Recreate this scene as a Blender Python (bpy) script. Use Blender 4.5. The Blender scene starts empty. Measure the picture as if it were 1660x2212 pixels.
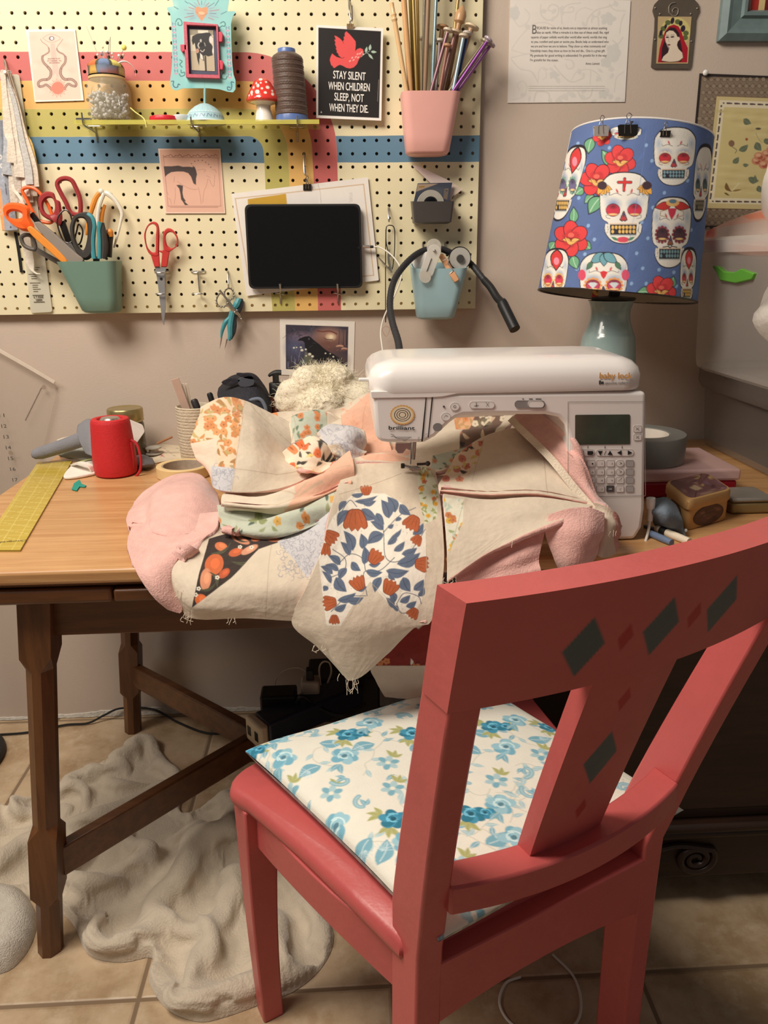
import bpy, bmesh, math, random
import numpy as np
from mathutils import Matrix, Vector

SC = bpy.context.scene
COL = SC.collection
rnd = random.Random(7)

# ------------------------------------------------------------------ camera
RM = np.array([[0.99856305, 0.01022966, -0.05260411], [-0.02611489, 0.95005915, -0.31097527], [0.04679585, 0.31190216, 0.94896111]])
CAM = np.stack([RM[:, 0], RM[:, 2], -RM[:, 1]], 1)          # world -> camera (x right, y down, z forward)
FPX, HC = 1660.0, 1.13                                       # focal length in pixels, camera height
cd = bpy.data.cameras.new('camera')
cam = bpy.data.objects.new('camera', cd)
COL.objects.link(cam)
mw = np.eye(4)
mw[:3, 0] = CAM[0]; mw[:3, 1] = -CAM[1]; mw[:3, 2] = -CAM[2]; mw[:3, 3] = (0, 0, HC)
cam.matrix_world = Matrix(mw.tolist())
cd.sensor_fit = 'VERTICAL'; cd.sensor_height = 36.0; cd.lens = 36.0 * FPX / 2212.0
cd.clip_start = 0.02
SC.camera = cam

# ------------------------------------------------------------------ light
SC.view_settings.view_transform = 'Standard'
SC.view_settings.look = 'None'
SC.view_settings.gamma = 1.0
SC.view_settings.use_curve_mapping = False
SC.view_settings.exposure = 0.15
w = bpy.data.worlds.new('room_air'); SC.world = w; w.use_nodes = True
bg = w.node_tree.nodes['Background']
bg.inputs[0].default_value = (1.0, 0.93, 0.86, 1); bg.inputs[1].default_value = 0.10

def area(name, loc, target, size, power, colr, spread=180):
 l = bpy.data.lights.new(name, 'AREA'); l.shape = 'DISK'; l.size = size; l.energy = power; l.color = colr
 l.spread = math.radians(spread)
 o = bpy.data.objects.new(name, l); COL.objects.link(o)
 o.location = loc
 o.rotation_euler = (Vector(target) - Vector(loc)).to_track_quat('-Z', 'Y').to_euler()
 return o
area('floor_lamp_light', (-0.70, 0.68, 2.42), (-0.10, 1.40, 0.9), 0.85, 41, (1.0, 0.90, 0.78))
area('left_fill_light', (-1.9, 0.4, 2.45), (-0.2, 1.0, 0.5), 0.7, 17, (1.0, 0.91, 0.82))  # added fill with no visible source, brightens the chair's left faces

# ------------------------------------------------------------------ pixel -> world helpers (authoring aid: real distance given each time)
def ray(px, py): return CAM.T @ np.array([(px - 830) / FPX, (py - 1106) / FPX, 1.0])
def aY(px, py, Y): r = ray(px, py); return r * Y / r[1] + np.array([0, 0, HC])
def aZ(px, py, Z): r = ray(px, py); return r * (Z - HC) / r[2] + np.array([0, 0, HC])
def aX(px, py, X): r = ray(px, py); return r * X / r[0] + np.array([0, 0, HC])
def pj(P):
 q = (np.asarray(P, float) - np.array([0, 0, HC])) @ CAM.T
 return q[..., :2] / q[..., 2:] * FPX + np.array([830, 1106])

def lin(c):
 c = np.asarray(c, float) / 255.0
 return np.where(c <= 0.04045, c / 12.92, ((c + 0.055) / 1.055) ** 2.4)

# ------------------------------------------------------------------ materials (all node based)
MATS = {}
def mat(name, c=(200, 200, 200), rough=0.5, metal=0.0, var=0.06, vscale=30.0, bump=0.0, bscale=120.0, trans=0.0, ior=1.45,
  alpha=1.0, sheen=0.0, attr=False, coat=0.0, emit=None, stretch=None, sss=0.0):
 if name in MATS: return MATS[name]
 m = bpy.data.materials.new(name); m.use_nodes = True; MATS[name] = m
 nt = m.node_tree; N = nt.nodes; Lk = nt.links
 b = N['Principled BSDF']
 b.inputs['Roughness'].default_value = rough; b.inputs['Metallic'].default_value = metal
 b.inputs['Transmission Weight'].default_value = trans; b.inputs['IOR'].default_value = ior
 b.inputs['Alpha'].default_value = alpha
 b.inputs['Sheen Weight'].default_value = sheen
 b.inputs['Coat Weight'].default_value = coat
 tc = N.new('ShaderNodeTexCoord')
 src = tc.outputs['Object']
 if stretch:
  mp = N.new('ShaderNodeMapping'); mp.inputs['Scale'].default_value = stretch
  Lk.new(src, mp.inputs['Vector']); src = mp.outputs['Vector']
 no = N.new('ShaderNodeTexNoise'); no.inputs['Scale'].default_value = vscale; no.inputs['Detail'].default_value = 6
 Lk.new(src, no.inputs['Vector'])
 mr = N.new('ShaderNodeMapRange'); mr.inputs['From Min'].default_value = 0.25; mr.inputs['From Max'].default_value = 0.75
 mr.inputs['To Min'].default_value = 1 - var; mr.inputs['To Max'].default_value = 1 + var
 Lk.new(no.outputs['Fac'], mr.inputs['Value'])
 mx = N.new('ShaderNodeMix'); mx.data_type = 'RGBA'; mx.blend_type = 'MULTIPLY'; mx.inputs[0].default_value = 1.0
 if attr:
  at = N.new('ShaderNodeAttribute'); at.attribute_name = 'Col'; Lk.new(at.outputs['Color'], mx.inputs[6])
 else:
  mx.inputs[6].default_value = (*lin(c), 1)
 cb = N.new('ShaderNodeCombineColor')
 for i in range(3): Lk.new(mr.outputs['Result'], cb.inputs[i])
 Lk.new(cb.outputs['Color'], mx.inputs[7])
 Lk.new(mx.outputs[2], b.inputs['Base Color'])
 if bump:
  n2 = N.new('ShaderNodeTexNoise'); n2.inputs['Scale'].default_value = bscale; n2.inputs['Detail'].default_value = 4
  Lk.new(src, n2.inputs['Vector'])
  bp = N.new('ShaderNodeBump'); bp.inputs['Strength'].default_value = bump; bp.inputs['Distance'].default_value = 0.01
  Lk.new(n2.outputs['Fac'], bp.inputs['Height']); Lk.new(bp.outputs['Normal'], b.inputs['Normal'])
 if emit:
  b.inputs['Emission Color'].default_value = (*lin(emit[0]), 1); b.inputs['Emission Strength'].default_value = emit[1]
 return m

# ------------------------------------------------------------------ geometry container
class G:
 def __init__(s): s.V = []; s.n = 0; s.FL = []; s.FC = []; s.MI = []; s.C = []
 def add(s, V, F, mi=0, C=None):
  V = np.asarray(V, float).reshape(-1, 3)
  if isinstance(F, np.ndarray):
   if len(F):
    s.FL.append((F + s.n).ravel()); s.FC.append(np.full(len(F), F.shape[1])); s.MI.append(np.full(len(F), mi))
  else:
   F = [f for f in F if len(f) > 2]
   if F:
    s.FL.append(np.concatenate([np.asarray(f) for f in F]) + s.n); s.FC.append(np.array([len(f) for f in F]))
    s.MI.append(np.asarray(mi) if hasattr(mi, '__len__') else np.full(len(F), mi))
  s.V.append(V); s.n += len(V)
  if C is None: C = np.ones((len(V), 3)) * 0.5
  C = np.asarray(C, float)
  if C.ndim == 1: C = np.tile(C, (len(V), 1))
  s.C.append(C)
  return s
 def box(s, lo, hi, mi=0, M=None):
  x0, y0, z0 = lo; x1, y1, z1 = hi
  V = np.array([[x, y, z] for z in (z0, z1) for y in (y0, y1) for x in (x0, x1)], float)
  if M is not None: V = M(V)
  return s.add(V, [[0, 2, 3, 1], [4, 5, 7, 6], [0, 1, 5, 4], [2, 6, 7, 3], [0, 4, 6, 2], [1, 3, 7, 5]], mi)
 def hexa(s, P, mi=0):          # P: 8 points, bottom ring 0-3, top ring 4-7
  return s.add(P, [[3, 2, 1, 0], [4, 5, 6, 7], [0, 1, 5, 4], [1, 2, 6, 5], [2, 3, 7, 6], [3, 0, 4, 7]], mi)
 def loft(s, rings, mi=0, cap=True, closed=True, C=None):
  R = np.asarray(rings, float); n, k = R.shape[:2]
  i = np.arange(n - 1)[:, None]; j = np.arange(k if closed else k - 1)[None, :]; j2 = (j + 1) % k
  F = np.stack([i * k + j, i * k + j2, (i + 1) * k + j2, (i + 1) * k + j], -1).reshape(-1, 4)
  s.add(R.reshape(-1, 3), F, mi, C)
  if cap and closed:
   b = s.n - n * k
   s.V.append(np.zeros((0, 3))); s.C.append(np.zeros((0, 3)))
   for f in (list(range(k))[::-1], [(n - 1) * k + q for q in range(k)]):
    s.FL.append(np.array(f) + b); s.FC.append(np.array([k])); s.MI.append(np.array([mi]))
  return s
 def lathe(s, prof, c=(0, 0, 0), seg=32, mi=0, axis=(0, 0, 1), cap=True, sx=1.0, sy=1.0):
  ax = np.asarray(axis, float); ax /= np.linalg.norm(ax)
  u = np.cross(ax, [0, 1, 0] if abs(ax[1]) < 0.9 else [1, 0, 0]); u /= np.linalg.norm(u)
  if abs(ax[2]) > 0.999: u = np.array([1.0, 0, 0])
  v = np.cross(ax, u)
  t = np.linspace(0, 2 * np.pi, seg, endpoint=False)
  rings = [np.asarray(c) + ax * z + r * (np.outer(np.cos(t) * sx, u) + np.outer(np.sin(t) * sy, v)) for r, z in prof]
  return s.loft(rings, mi, cap)
 def tube(s, P, r, seg=10, mi=0, cap=True, closed=False, flat=None):
  P = np.asarray(P, float); n = len(P)
  r = np.full(n, r) if np.isscalar(r) else np.asarray(r, float)
  T = np.gradient(P, axis=0) if not closed else np.roll(P, -1, 0) - np.roll(P, 1, 0)
  T /= np.linalg.norm(T, axis=1)[:, None] + 1e-12
  u = np.cross(T[0], [0, 0, 1.0])
  if np.linalg.norm(u) < 1e-3: u = np.cross(T[0], [1.0, 0, 0])
  if flat is not None: u = np.asarray(flat, float)
  rings = []; t = np.linspace(0, 2 * np.pi, seg, endpoint=False)
  for i in range(n):
   u = u - T[i] * (u @ T[i]); u /= np.linalg.norm(u); v = np.cross(T[i], u)
   rings.append(P[i] + r[i] * (np.outer(np.cos(t), u) + np.outer(np.sin(t), v)))
  if closed: rings.append(rings[0])
  return s.loft(rings, mi, cap and not closed)
 def ribbon(s, P, w, th, up, mi=0):      # rectangular section swept along P; w along 'up', th across
  P = np.asarray(P, float); n = len(P); T = np.gradient(P, axis=0); T /= np.linalg.norm(T, axis=1)[:, None]
  w = np.full(n, w) if np.isscalar(w) else np.asarray(w); th = np.full(n, th) if np.isscalar(th) else np.asarray(th)
  rings = []
  for i in range(n):
   a = np.asarray(up, float); a = a - T[i] * (a @ T[i]); a /= np.linalg.norm(a); b = np.cross(T[i], a)
   rings.append([P[i] + a * w[i] / 2 + b * th[i] / 2, P[i] - a * w[i] / 2 + b * th[i] / 2, P[i] - a * w[i] / 2 - b * th[i] / 2, P[i] + a * w[i] / 2 - b * th[i] / 2])
  return s.loft(rings, mi)
 def prism(s, pts, nrm, mi=0, top=None, side=None):       # planar polygon (3D pts) extruded along vector nrm
  A = np.asarray(pts, float); n = len(A); B = A + np.asarray(nrm, float)
  F = [list(range(n))[::-1], [n + i for i in range(n)]] + [[i, (i + 1) % n, n + (i + 1) % n, n + i] for i in range(n)]
  mm = [mi, mi if top is None else top] + [mi if side is None else side] * n
  return s.add(np.concatenate([A, B]), F, np.array(mm))
 def grid(s, P, mi=0, C=None, flip=False):                # P: (n,m,3)
  P = np.asarray(P, float); n, m = P.shape[:2]
  i = np.arange(n - 1)[:, None]; j = np.arange(m - 1)[None, :]
  F = np.stack([i * m + j, (i + 1) * m + j, (i + 1) * m + j + 1, i * m + j + 1], -1).reshape(-1, 4)
  if flip: F = F[:, ::-1]
  return s.add(P.reshape(-1, 3), F, mi, C)
 def sphere(s, c, r, mi=0, seg=16, rings=10, sc=(1, 1, 1)):
  a = np.linspace(0, np.pi, rings + 1)[1:-1]; t = np.linspace(0, 2 * np.pi, seg, endpoint=False)
  R = [np.stack([np.cos(t) * math.sin(q) * sc[0], np.sin(t) * math.sin(q) * sc[1], np.full(seg, math.cos(q)) * sc[2]], 1) * r + np.asarray(c) for q in a]
  return s.loft(R, mi)
 def build(s, name, mats, parent=None, smooth=40, bevel=0, origin=None, subd=0, solid=0, bseg=2):
  me = bpy.data.meshes.new(name)
  V = np.concatenate(s.V); Cc = np.concatenate(s.C)
  if parent is not None: off = np.array(world_loc(parent))
  elif origin is not None: off = np.asarray(origin, float)
  else:
   lo, hi = V.min(0), V.max(0); off = np.array([(lo[0] + hi[0]) / 2, (lo[1] + hi[1]) / 2, lo[2]])
  V = V - off
  FL = np.concatenate(s.FL).astype(np.int32); FC = np.concatenate(s.FC).astype(np.int32); MI = np.concatenate(s.MI).astype(np.int32)
  me.vertices.add(len(V)); me.vertices.foreach_set('co', V.ravel())
  me.loops.add(len(FL)); me.loops.foreach_set('vertex_index', FL)
  me.polygons.add(len(FC)); st = np.concatenate([[0], np.cumsum(FC)[:-1]]).astype(np.int32)
  me.polygons.foreach_set('loop_start', st)
  me.polygons.foreach_set('material_index', MI)
  for m in (mats if isinstance(mats, (list, tuple)) else [mats]): me.materials.append(m)
  me.update(calc_edges=True); me.validate()
  ca = me.attributes.new('Col', 'FLOAT_COLOR', 'POINT')
  ca.data.foreach_set('color', np.concatenate([Cc, np.ones((len(Cc), 1))], 1).astype(np.float32).ravel())
  me.polygons.foreach_set('use_smooth', np.full(len(FC), bool(smooth)))
  if smooth: me.set_sharp_from_angle(angle=math.radians(smooth))
  o = bpy.data.objects.new(name, me); COL.objects.link(o)
  if parent is not None: o.parent = parent
  else: o.location = off
  if solid:
   md = o.modifiers.new('thick', 'SOLIDIFY'); md.thickness = abs(solid); md.offset = -1 if solid > 0 else 0
   if len(me.materials) > 1: md.material_offset = 1; md.material_offset_rim = 1
  if bevel:
   md = o.modifiers.new('bevel', 'BEVEL'); md.width = bevel; md.segments = bseg; md.limit_method = 'ANGLE'; md.angle_limit = math.radians(40)
   md.harden_normals = False
  if subd:
   md = o.modifiers.new('subd', 'SUBSURF'); md.levels = subd; md.render_levels = subd
  return o

def world_loc(o):
 v = np.array(o.location)
 return v if o.parent is None else v + world_loc(o.parent)

def tag(o, label, cat, group=None):
 o['label'] = label; o['category'] = cat
 if group: o['group'] = group
 return o
def thing(name, label, cat, loc, group=None):
 o = bpy.data.objects.new(name, None); COL.objects.link(o); o.location = [float(q) for q in loc]; o.empty_display_size = 0.02
 return tag(o, label, cat, group)
def struct(o): o['kind'] = 'structure'; return o
def cr(P, n, closed=False):        # Catmull-Rom resample to n points
 P = np.asarray(P, float); k = len(P)
 if closed: Q = np.concatenate([P[-1:], P, P[:2]])
 else: Q = np.concatenate([2 * P[:1] - P[1:2], P, 2 * P[-1:] - P[-2:-1]])
 m = k if closed else k - 1
 t = np.linspace(0, m, n, endpoint=not closed); i = np.minimum(t.astype(int), m - 1); f = (t - i)
 f = f.reshape((-1,) + (1,) * (P.ndim - 1))
 a, b, c, d = Q[i], Q[i + 1], Q[i + 2], Q[i + 3]
 return 0.5 * (2 * b + (c - a) * f + (2 * a - 5 * b + 4 * c - d) * f ** 2 + (3 * b - a - 3 * c + d) * f ** 3)
def surf(CP, n, m):                # control net -> dense smooth grid
 A = cr(np.asarray(CP, float), n)
 return np.swapaxes(cr(np.swapaxes(A, 0, 1), m), 0, 1)
def rrect(w, h, r, n=5, cx=0, cy=0):
 P = []
 for sx, sy, a0 in ((1, 1, 0), (-1, 1, 90), (-1, -1, 180), (1, -1, 270)):
  for q in range(n + 1):
   a = math.radians(a0 + 90 * q / n); P.append((cx + sx * (w / 2 - r) + r * math.cos(a), cy + sy * (h / 2 - r) + r * math.sin(a)))
 return np.array(P)

# ------------------------------------------------------------------ lettering
_tc = {}
def text_mesh(body):
 if body in _tc: return _tc[body]
 cu = bpy.data.curves.new('t', 'FONT'); cu.body = body; cu.size = 1.0; cu.resolution_u = 3
 o = bpy.data.objects.new('t', cu); me = bpy.data.meshes.new_from_object(o)
 V = np.array([v.co[:] for v in me.vertices]); F = [list(p.vertices) for p in me.polygons]
 bpy.data.objects.remove(o); bpy.data.curves.remove(cu); bpy.data.meshes.remove(me)
 if len(V): V = V - [V[:, 0].min(), 0, 0]
 _tc[body] = (V, F); return _tc[body]
def put_text(g, body, o, ux, uy, width=None, height=0.01, mi=1, lift=0.0004, bold=0.0, center=False):
 # o: baseline start, ux/uy unit vectors; height = cap height; width squeezes the line to fit
 V, F = text_mesh(body)
 if not len(V): return
 o, ux, uy = (np.asarray(q, float) for q in (o, ux, uy))
 nz = np.cross(ux, uy)
 k = height / 0.69; sx = k if width is None else width / V[:, 0].max()
 x = V[:, 0:1] * sx
 if center: x = x - V[:, 0].max() * sx / 2
 offs = [(0, 0)] if not bold else [(0, 0), (bold, 0), (-bold, 0), (0, bold), (0, -bold)]
 for q, (a, b) in enumerate(offs):
  g.add(o + (x + a) * ux + (V[:, 1:2] * k + b) * uy + nz * (lift + q * 0.00004), F, mi)

# ------------------------------------------------------------------ painter: colours a fine mesh, in the surface's own 2-D coordinates
class Paint:
 def __init__(s, P, base, aa=0.7):
  s.P = np.asarray(P, float).reshape(-1, 2); s.c = np.tile(lin(base), (len(s.P), 1)); s.aa = aa
 def _put(s, idx, d, col, al=1.0):
  a = np.clip(0.5 - d / (2 * s.aa), 0, 1)[:, None] * al
  s.c[idx] = s.c[idx] * (1 - a) + lin(col) * a
 def _box(s, lo, hi, pad):
  P = s.P
  return np.where((P[:, 0] > lo[0] - pad) & (P[:, 0] < hi[0] + pad) & (P[:, 1] > lo[1] - pad) & (P[:, 1] < hi[1] + pad))[0]
 def poly(s, pts, col, al=1.0, sm=0):
  A = np.asarray(pts, float)
  if sm: A = cr(A, len(A) * sm, True)
  idx = s._box(A.min(0), A.max(0), s.aa * 2)
  if not len(idx): return
  p = s.P[idx]; ins = np.zeros(len(p), bool); dd = np.full(len(p), 1e9)
  for a, b in zip(A, np.roll(A, -1, 0)):
   c = ((a[1] > p[:, 1]) != (b[1] > p[:, 1])) & (p[:, 0] < (b[0] - a[0]) * (p[:, 1] - a[1]) / ((b[1] - a[1]) + 1e-12) + a[0])
   ins ^= c
   e = b - a; t = np.clip(((p - a) @ e) / (e @ e + 1e-12), 0, 1); dd = np.minimum(dd, np.linalg.norm(p - a - t[:, None] * e, axis=1))
  s._put(idx, np.where(ins, -dd, dd), col, al)
 def ell(s, c, rx, ry, col, rot=0.0, al=1.0, soft=None):
  c = np.asarray(c, float); r = max(rx, ry); idx = s._box(c - r, c + r, s.aa * 2)
  if not len(idx): return
  q = s.P[idx] - c; ca, sa = math.cos(rot), math.sin(rot)
  x = q[:, 0] * ca + q[:, 1] * sa; y = -q[:, 0] * sa + q[:, 1] * ca
  k = np.sqrt((x / rx) ** 2 + (y / ry) ** 2)
  if soft: a = np.clip((1 - k) / soft, 0, 1)[:, None] * al; s.c[idx] = s.c[idx] * (1 - a) + lin(col) * a
  else: s._put(idx, (k - 1) * min(rx, ry), col, al)
 def line(s, pts, wd, col, al=1.0, sm=0):
  A = np.asarray(pts, float)
  if sm: A = cr(A, len(A) * sm)
  idx = s._box(A.min(0), A.max(0), wd + s.aa * 2)
  if not len(idx): return
  p = s.P[idx]; dd = np.full(len(p), 1e9)
  for a, b in zip(A[:-1], A[1:]):
   e = b - a; t = np.clip(((p - a) @ e) / (e @ e + 1e-12), 0, 1); dd = np.minimum(dd, np.linalg.norm(p - a - t[:, None] * e, axis=1))
  s._put(idx, dd - wd / 2, col, al)
 def leaf(s, a, b, wd, col, vein=None, bend=0.0, out=None):
  a, b = np.asarray(a, float), np.asarray(b, float); e = b - a; n = np.array([-e[1], e[0]])
  t = np.linspace(0, 1, 9); w_ = np.sin(np.pi * t ** 0.8) * wd / (np.linalg.norm(e) + 1e-9) / 2
  ce = a + t[:, None] * e + (np.sin(np.pi * t) * bend)[:, None] * n
  pts = np.concatenate([ce + w_[:, None] * n, (ce - w_[:, None] * n)[::-1][1:-1]])
  if out: s.poly(ce[4] + (pts - ce[4]) * 1.16, out)
  s.poly(pts, col)
  if vein: s.line(ce[1:-1], max(s.aa, wd * 0.06), vein)

def card_grid(corners, Y, nu, nv):
 # corners in photo pixels TL TR BR BL, standing on the plane at depth Y -> 3-D grid + 2-D coordinates for the painter
 c3 = [aY(x, y, Y) for x, y in corners]
 u = np.linspace(0, 1, nu)[None, :, None]; v = np.linspace(0, 1, nv)[:, None, None]
 P = (c3[0] * (1 - u) + c3[1] * u) * (1 - v) + (c3[3] * (1 - u) + c3[2] * u) * v
 return P, pj(P)
def card(name, corners, Y, paint_fn, base, step=1.0, th=0.0012, rough=0.55, parent=None, extra=None, xmats=()):
 c = np.asarray(corners, float)
 nu = max(3, int(np.linalg.norm(c[1] - c[0]) / step) + 1); nv = max(3, int(np.linalg.norm(c[3] - c[0]) / step) + 1)
 P, Q = card_grid(corners, Y, nu, nv)
 pt = Paint(Q.reshape(-1, 2), base, aa=max(0.6, step * 0.6))
 if paint_fn: paint_fn(pt)
 g = G(); g.grid(P, 0, pt.c)
 edge = np.concatenate([P[0], P[1:, -1], P[-1, ::-1][1:], P[::-1, 0][1:-1]])
 k = len(edge); b = edge + [0, th, 0]
 g.add(np.concatenate([edge, b]), [[i, k + i, k + (i + 1) % k, (i + 1) % k] for i in range(k)] + [[k + i for i in range(k)][::-1]], 0, lin(base))
 if extra: extra(g)
 return g.build(name, [mat('print_%.2f' % rough, rough=rough, attr=True, var=0.02, vscale=60)] + list(xmats), parent)

# ================================================================== SETTING
YW = 1.785                                  # face of the back wall
YB = 1.767                                  # face of the pegboard
ZT = 0.715                                  # table top
BX, BZ = -0.631315, HC + 0.46585            # hole (0,0) of the pegboard

class NM:                                   # tiny node-maths helper
 def __init__(s, nt): s.nt = nt
 def m(s, op, a, b=None, c=None):
  n = s.nt.nodes.new('ShaderNodeMath'); n.operation = op
  for i, q in enumerate((a, b, c)):
   if q is None: continue
   if isinstance(q, (int, float)): n.inputs[i].default_value = q
   else: s.nt.links.new(q, n.inputs[i])
  return n.outputs[0]
 def mix(s, f, a, b):
  n = s.nt.nodes.new('ShaderNodeMix'); n.data_type = 'RGBA'
  for k, q in ((0, f), (6, a), (7, b)):
   if isinstance(q, (int, float)): n.inputs[k].default_value = q
   elif isinstance(q, (tuple, list, np.ndarray)): n.inputs[k].default_value = (*q, 1)
   else: s.nt.links.new(q, n.inputs[k])
  return n.outputs[2]
 def noise(s, vec, scale, detail=5, rough=0.5):
  n = s.nt.nodes.new('ShaderNodeTexNoise'); n.inputs['Scale'].default_value = scale; n.inputs['Detail'].default_value = detail
  n.inputs['Roughness'].default_value = rough
  s.nt.links.new(vec, n.inputs['Vector']); return n.outputs['Fac']
 def bump(s, h, st, dist=0.01):
  n = s.nt.nodes.new('ShaderNodeBump'); n.inputs['Strength'].default_value = st; n.inputs['Distance'].default_value = dist
  s.nt.links.new(h, n.inputs['Height']); return n.outputs['Normal']
 def step(s, x, a, b):
  n = s.nt.nodes.new('ShaderNodeMapRange'); n.interpolation_type = 'SMOOTHSTEP'
  n.inputs['From Min'].default_value = a; n.inputs['From Max'].default_value = b
  s.nt.links.new(x, n.inputs['Value']); return n.outputs['Result']
def newmat(name, rough=0.5):
 m = bpy.data.materials.new(name); m.use_nodes = True; nt = m.node_tree; b = nt.nodes['Principled BSDF']; b.inputs['Roughness'].default_value = rough
 geo = nt.nodes.new('ShaderNodeNewGeometry'); sp = nt.nodes.new('ShaderNodeSeparateXYZ'); nt.links.new(geo.outputs['Position'], sp.inputs[0])
 MATS[name] = m
 return m, nt, b, NM(nt), geo.outputs['Position'], sp.outputs

# wall paint
m, nt, b, n, pos, xyz = newmat('wall_paint', 0.85)
f = n.noise(pos, 3.0, 3); c1 = n.mix(f, lin((198, 181, 166)), lin((206, 189, 174)))
nt.links.new(c1, b.inputs['Base Color']); nt.links.new(n.bump(n.noise(pos, 260, 3), 0.10, 0.004), b.inputs['Normal'])
g = G(); g.box((-2.2, YW, -0.02), (2.2, YW + 0.1, 2.7))
o = struct(g.build('wall_back', m, smooth=0))
# crumbling plaster edge at the foot of the wall
g = G(); xs = np.linspace(-1.6, 0.2, 160); rr = np.random.RandomState(3)
hh = 0.012 + 0.006 * np.sin(xs * 9) + rr.rand(160) * 0.004
ring = [[[x, YW - 0.001, 0], [x, YW - 0.004 - 0.002 * rr.rand(), 0.002], [x, YW - 0.003, h], [x, YW, h + 0.001]] for x, h in zip(xs, hh)]
g.loft(ring, 0, cap=False, closed=False)
struct(g.build('trim_1', mat('plaster', (205, 198, 186), 0.9, var=0.15, vscale=80, bump=0.4, bscale=150)))

# tiled floor
m, nt, b, n, pos, xyz = newmat('floor_tile', 0.38)
T = 0.41
fx = n.m('ABSOLUTE', n.m('SUBTRACT', n.m('FRACT', n.m('DIVIDE', n.m('ADD', xyz[0], 0.358 + 8 * T), T)), 0.5))
fy = n.m('ABSOLUTE', n.m('SUBTRACT', n.m('FRACT', n.m('DIVIDE', n.m('ADD', xyz[1], -0.952 + 8 * T), T)), 0.5))
ed = n.m('MAXIMUM', fx, fy)
gr = n.step(ed, 0.4885, 0.4935)
f1 = n.noise(pos, 7, 8, 0.65); f2 = n.noise(pos, 22, 6, 0.7)
ca = n.mix(n.step(f1, 0.35, 0.65), lin((168, 140, 106)), lin((203, 178, 146)))
ca = n.mix(n.m('MULTIPLY', n.step(f2, 0.45, 0.75), 0.6), ca, lin((216, 196, 168)))
cc = n.mix(gr, ca, lin((136, 114, 90)))
nt.links.new(cc, b.inputs['Base Color'])
hgt = n.m('SUBTRACT', n.m('MULTIPLY', f2, 0.25), n.step(ed, 0.480, 0.494))
nt.links.new(n.bump(hgt, 0.35, 0.006), b.inputs['Normal'])
g = G(); g.box((-2.2, -1.2, -0.05), (2.2, YW + 0.1, 0.0))
struct(g.build('floor', m, smooth=0))

# ------------------------------------------------------------------ woods and paint
def wood(name, c1, c2, rough=0.35, scale=(3, 40, 40), coat=0.0):
 m, nt, b, n, pos, xyz = newmat(name, rough)
 tc = nt.nodes.new('ShaderNodeTexCoord'); mp = nt.nodes.new('ShaderNodeMapping'); mp.inputs['Scale'].default_value = scale
 nt.links.new(tc.outputs['Object'], mp.inputs['Vector'])
 f = n.noise(mp.outputs['Vector'], 2.2, 8, 0.62); f2 = n.noise(mp.outputs['Vector'], 9, 4, 0.7); f3 = n.noise(pos, 5, 3)
 c = n.mix(n.step(f, 0.32, 0.68), lin(c1), lin(c2))
 c = n.mix(n.m('MULTIPLY', n.step(f2, 0.58, 0.74), 0.35), c, lin([q * 0.72 for q in c1]))
 c = n.mix(n.m('MULTIPLY', n.step(f3, 0.4, 0.7), 0.25), c, lin([q * 0.9 for q in c1]))
 nt.links.new(c, b.inputs['Base Color']); b.inputs['Coat Weight'].default_value = coat; b.inputs['Coat Roughness'].default_value = 0.3
 nt.links.new(n.bump(f2, 0.06, 0.003), b.inputs['Normal'])
 return m
M_top = wood('table_top_wood', (188, 138, 88), (212, 166, 114), 0.33, (2.0, 34, 34), 0.15)
M_oak = wood('dark_oak', (88, 52, 26), (112, 70, 36), 0.38, (30, 30, 3), 0.1)
M_oakx = wood('dark_oak_long', (84, 49, 24), (108, 66, 34), 0.38, (3, 30, 30), 0.1)
M_red = mat('coral_paint', (196, 92, 90), 0.36, var=0.05, vscale=18, bump=0.08, bscale=60)

# ================================================================== TABLE
tb = thing('work_table', 'old brown oak draw-leaf table with splayed legs under the sewing machine', 'table', (-0.2, 1.4, 0))
X0, X1, Y0, Y1 = -0.66, 0.87, 1.035, 1.762
g = G(); g.box((X0, Y0, ZT - 0.023), (X1, Y1, ZT)); g.build('tabletop', M_top, tb, bevel=0.006, bseg=3)
g = G(); g.box((X0 + 0.01, Y0 + 0.012, ZT - 0.031), (X1, Y1 - 0.012, ZT - 0.0225)); g.build('top_moulding', M_oakx, tb, bevel=0.003)
# extension leaf folded away under the top
g = G(); g.box((X0, Y0 + 0.006, ZT - 0.056), (-0.345, Y1 - 0.01, ZT - 0.032)); g.build('draw_leaf', M_oakx, tb, bevel=0.006, bseg=3)
g = G(); g.box((-0.343, Y0 + 0.004, ZT - 0.054), (0.10, Y0 + 0.05, ZT - 0.034)); g.build('leaf_runner', M_oakx, tb, bevel=0.004)
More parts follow.
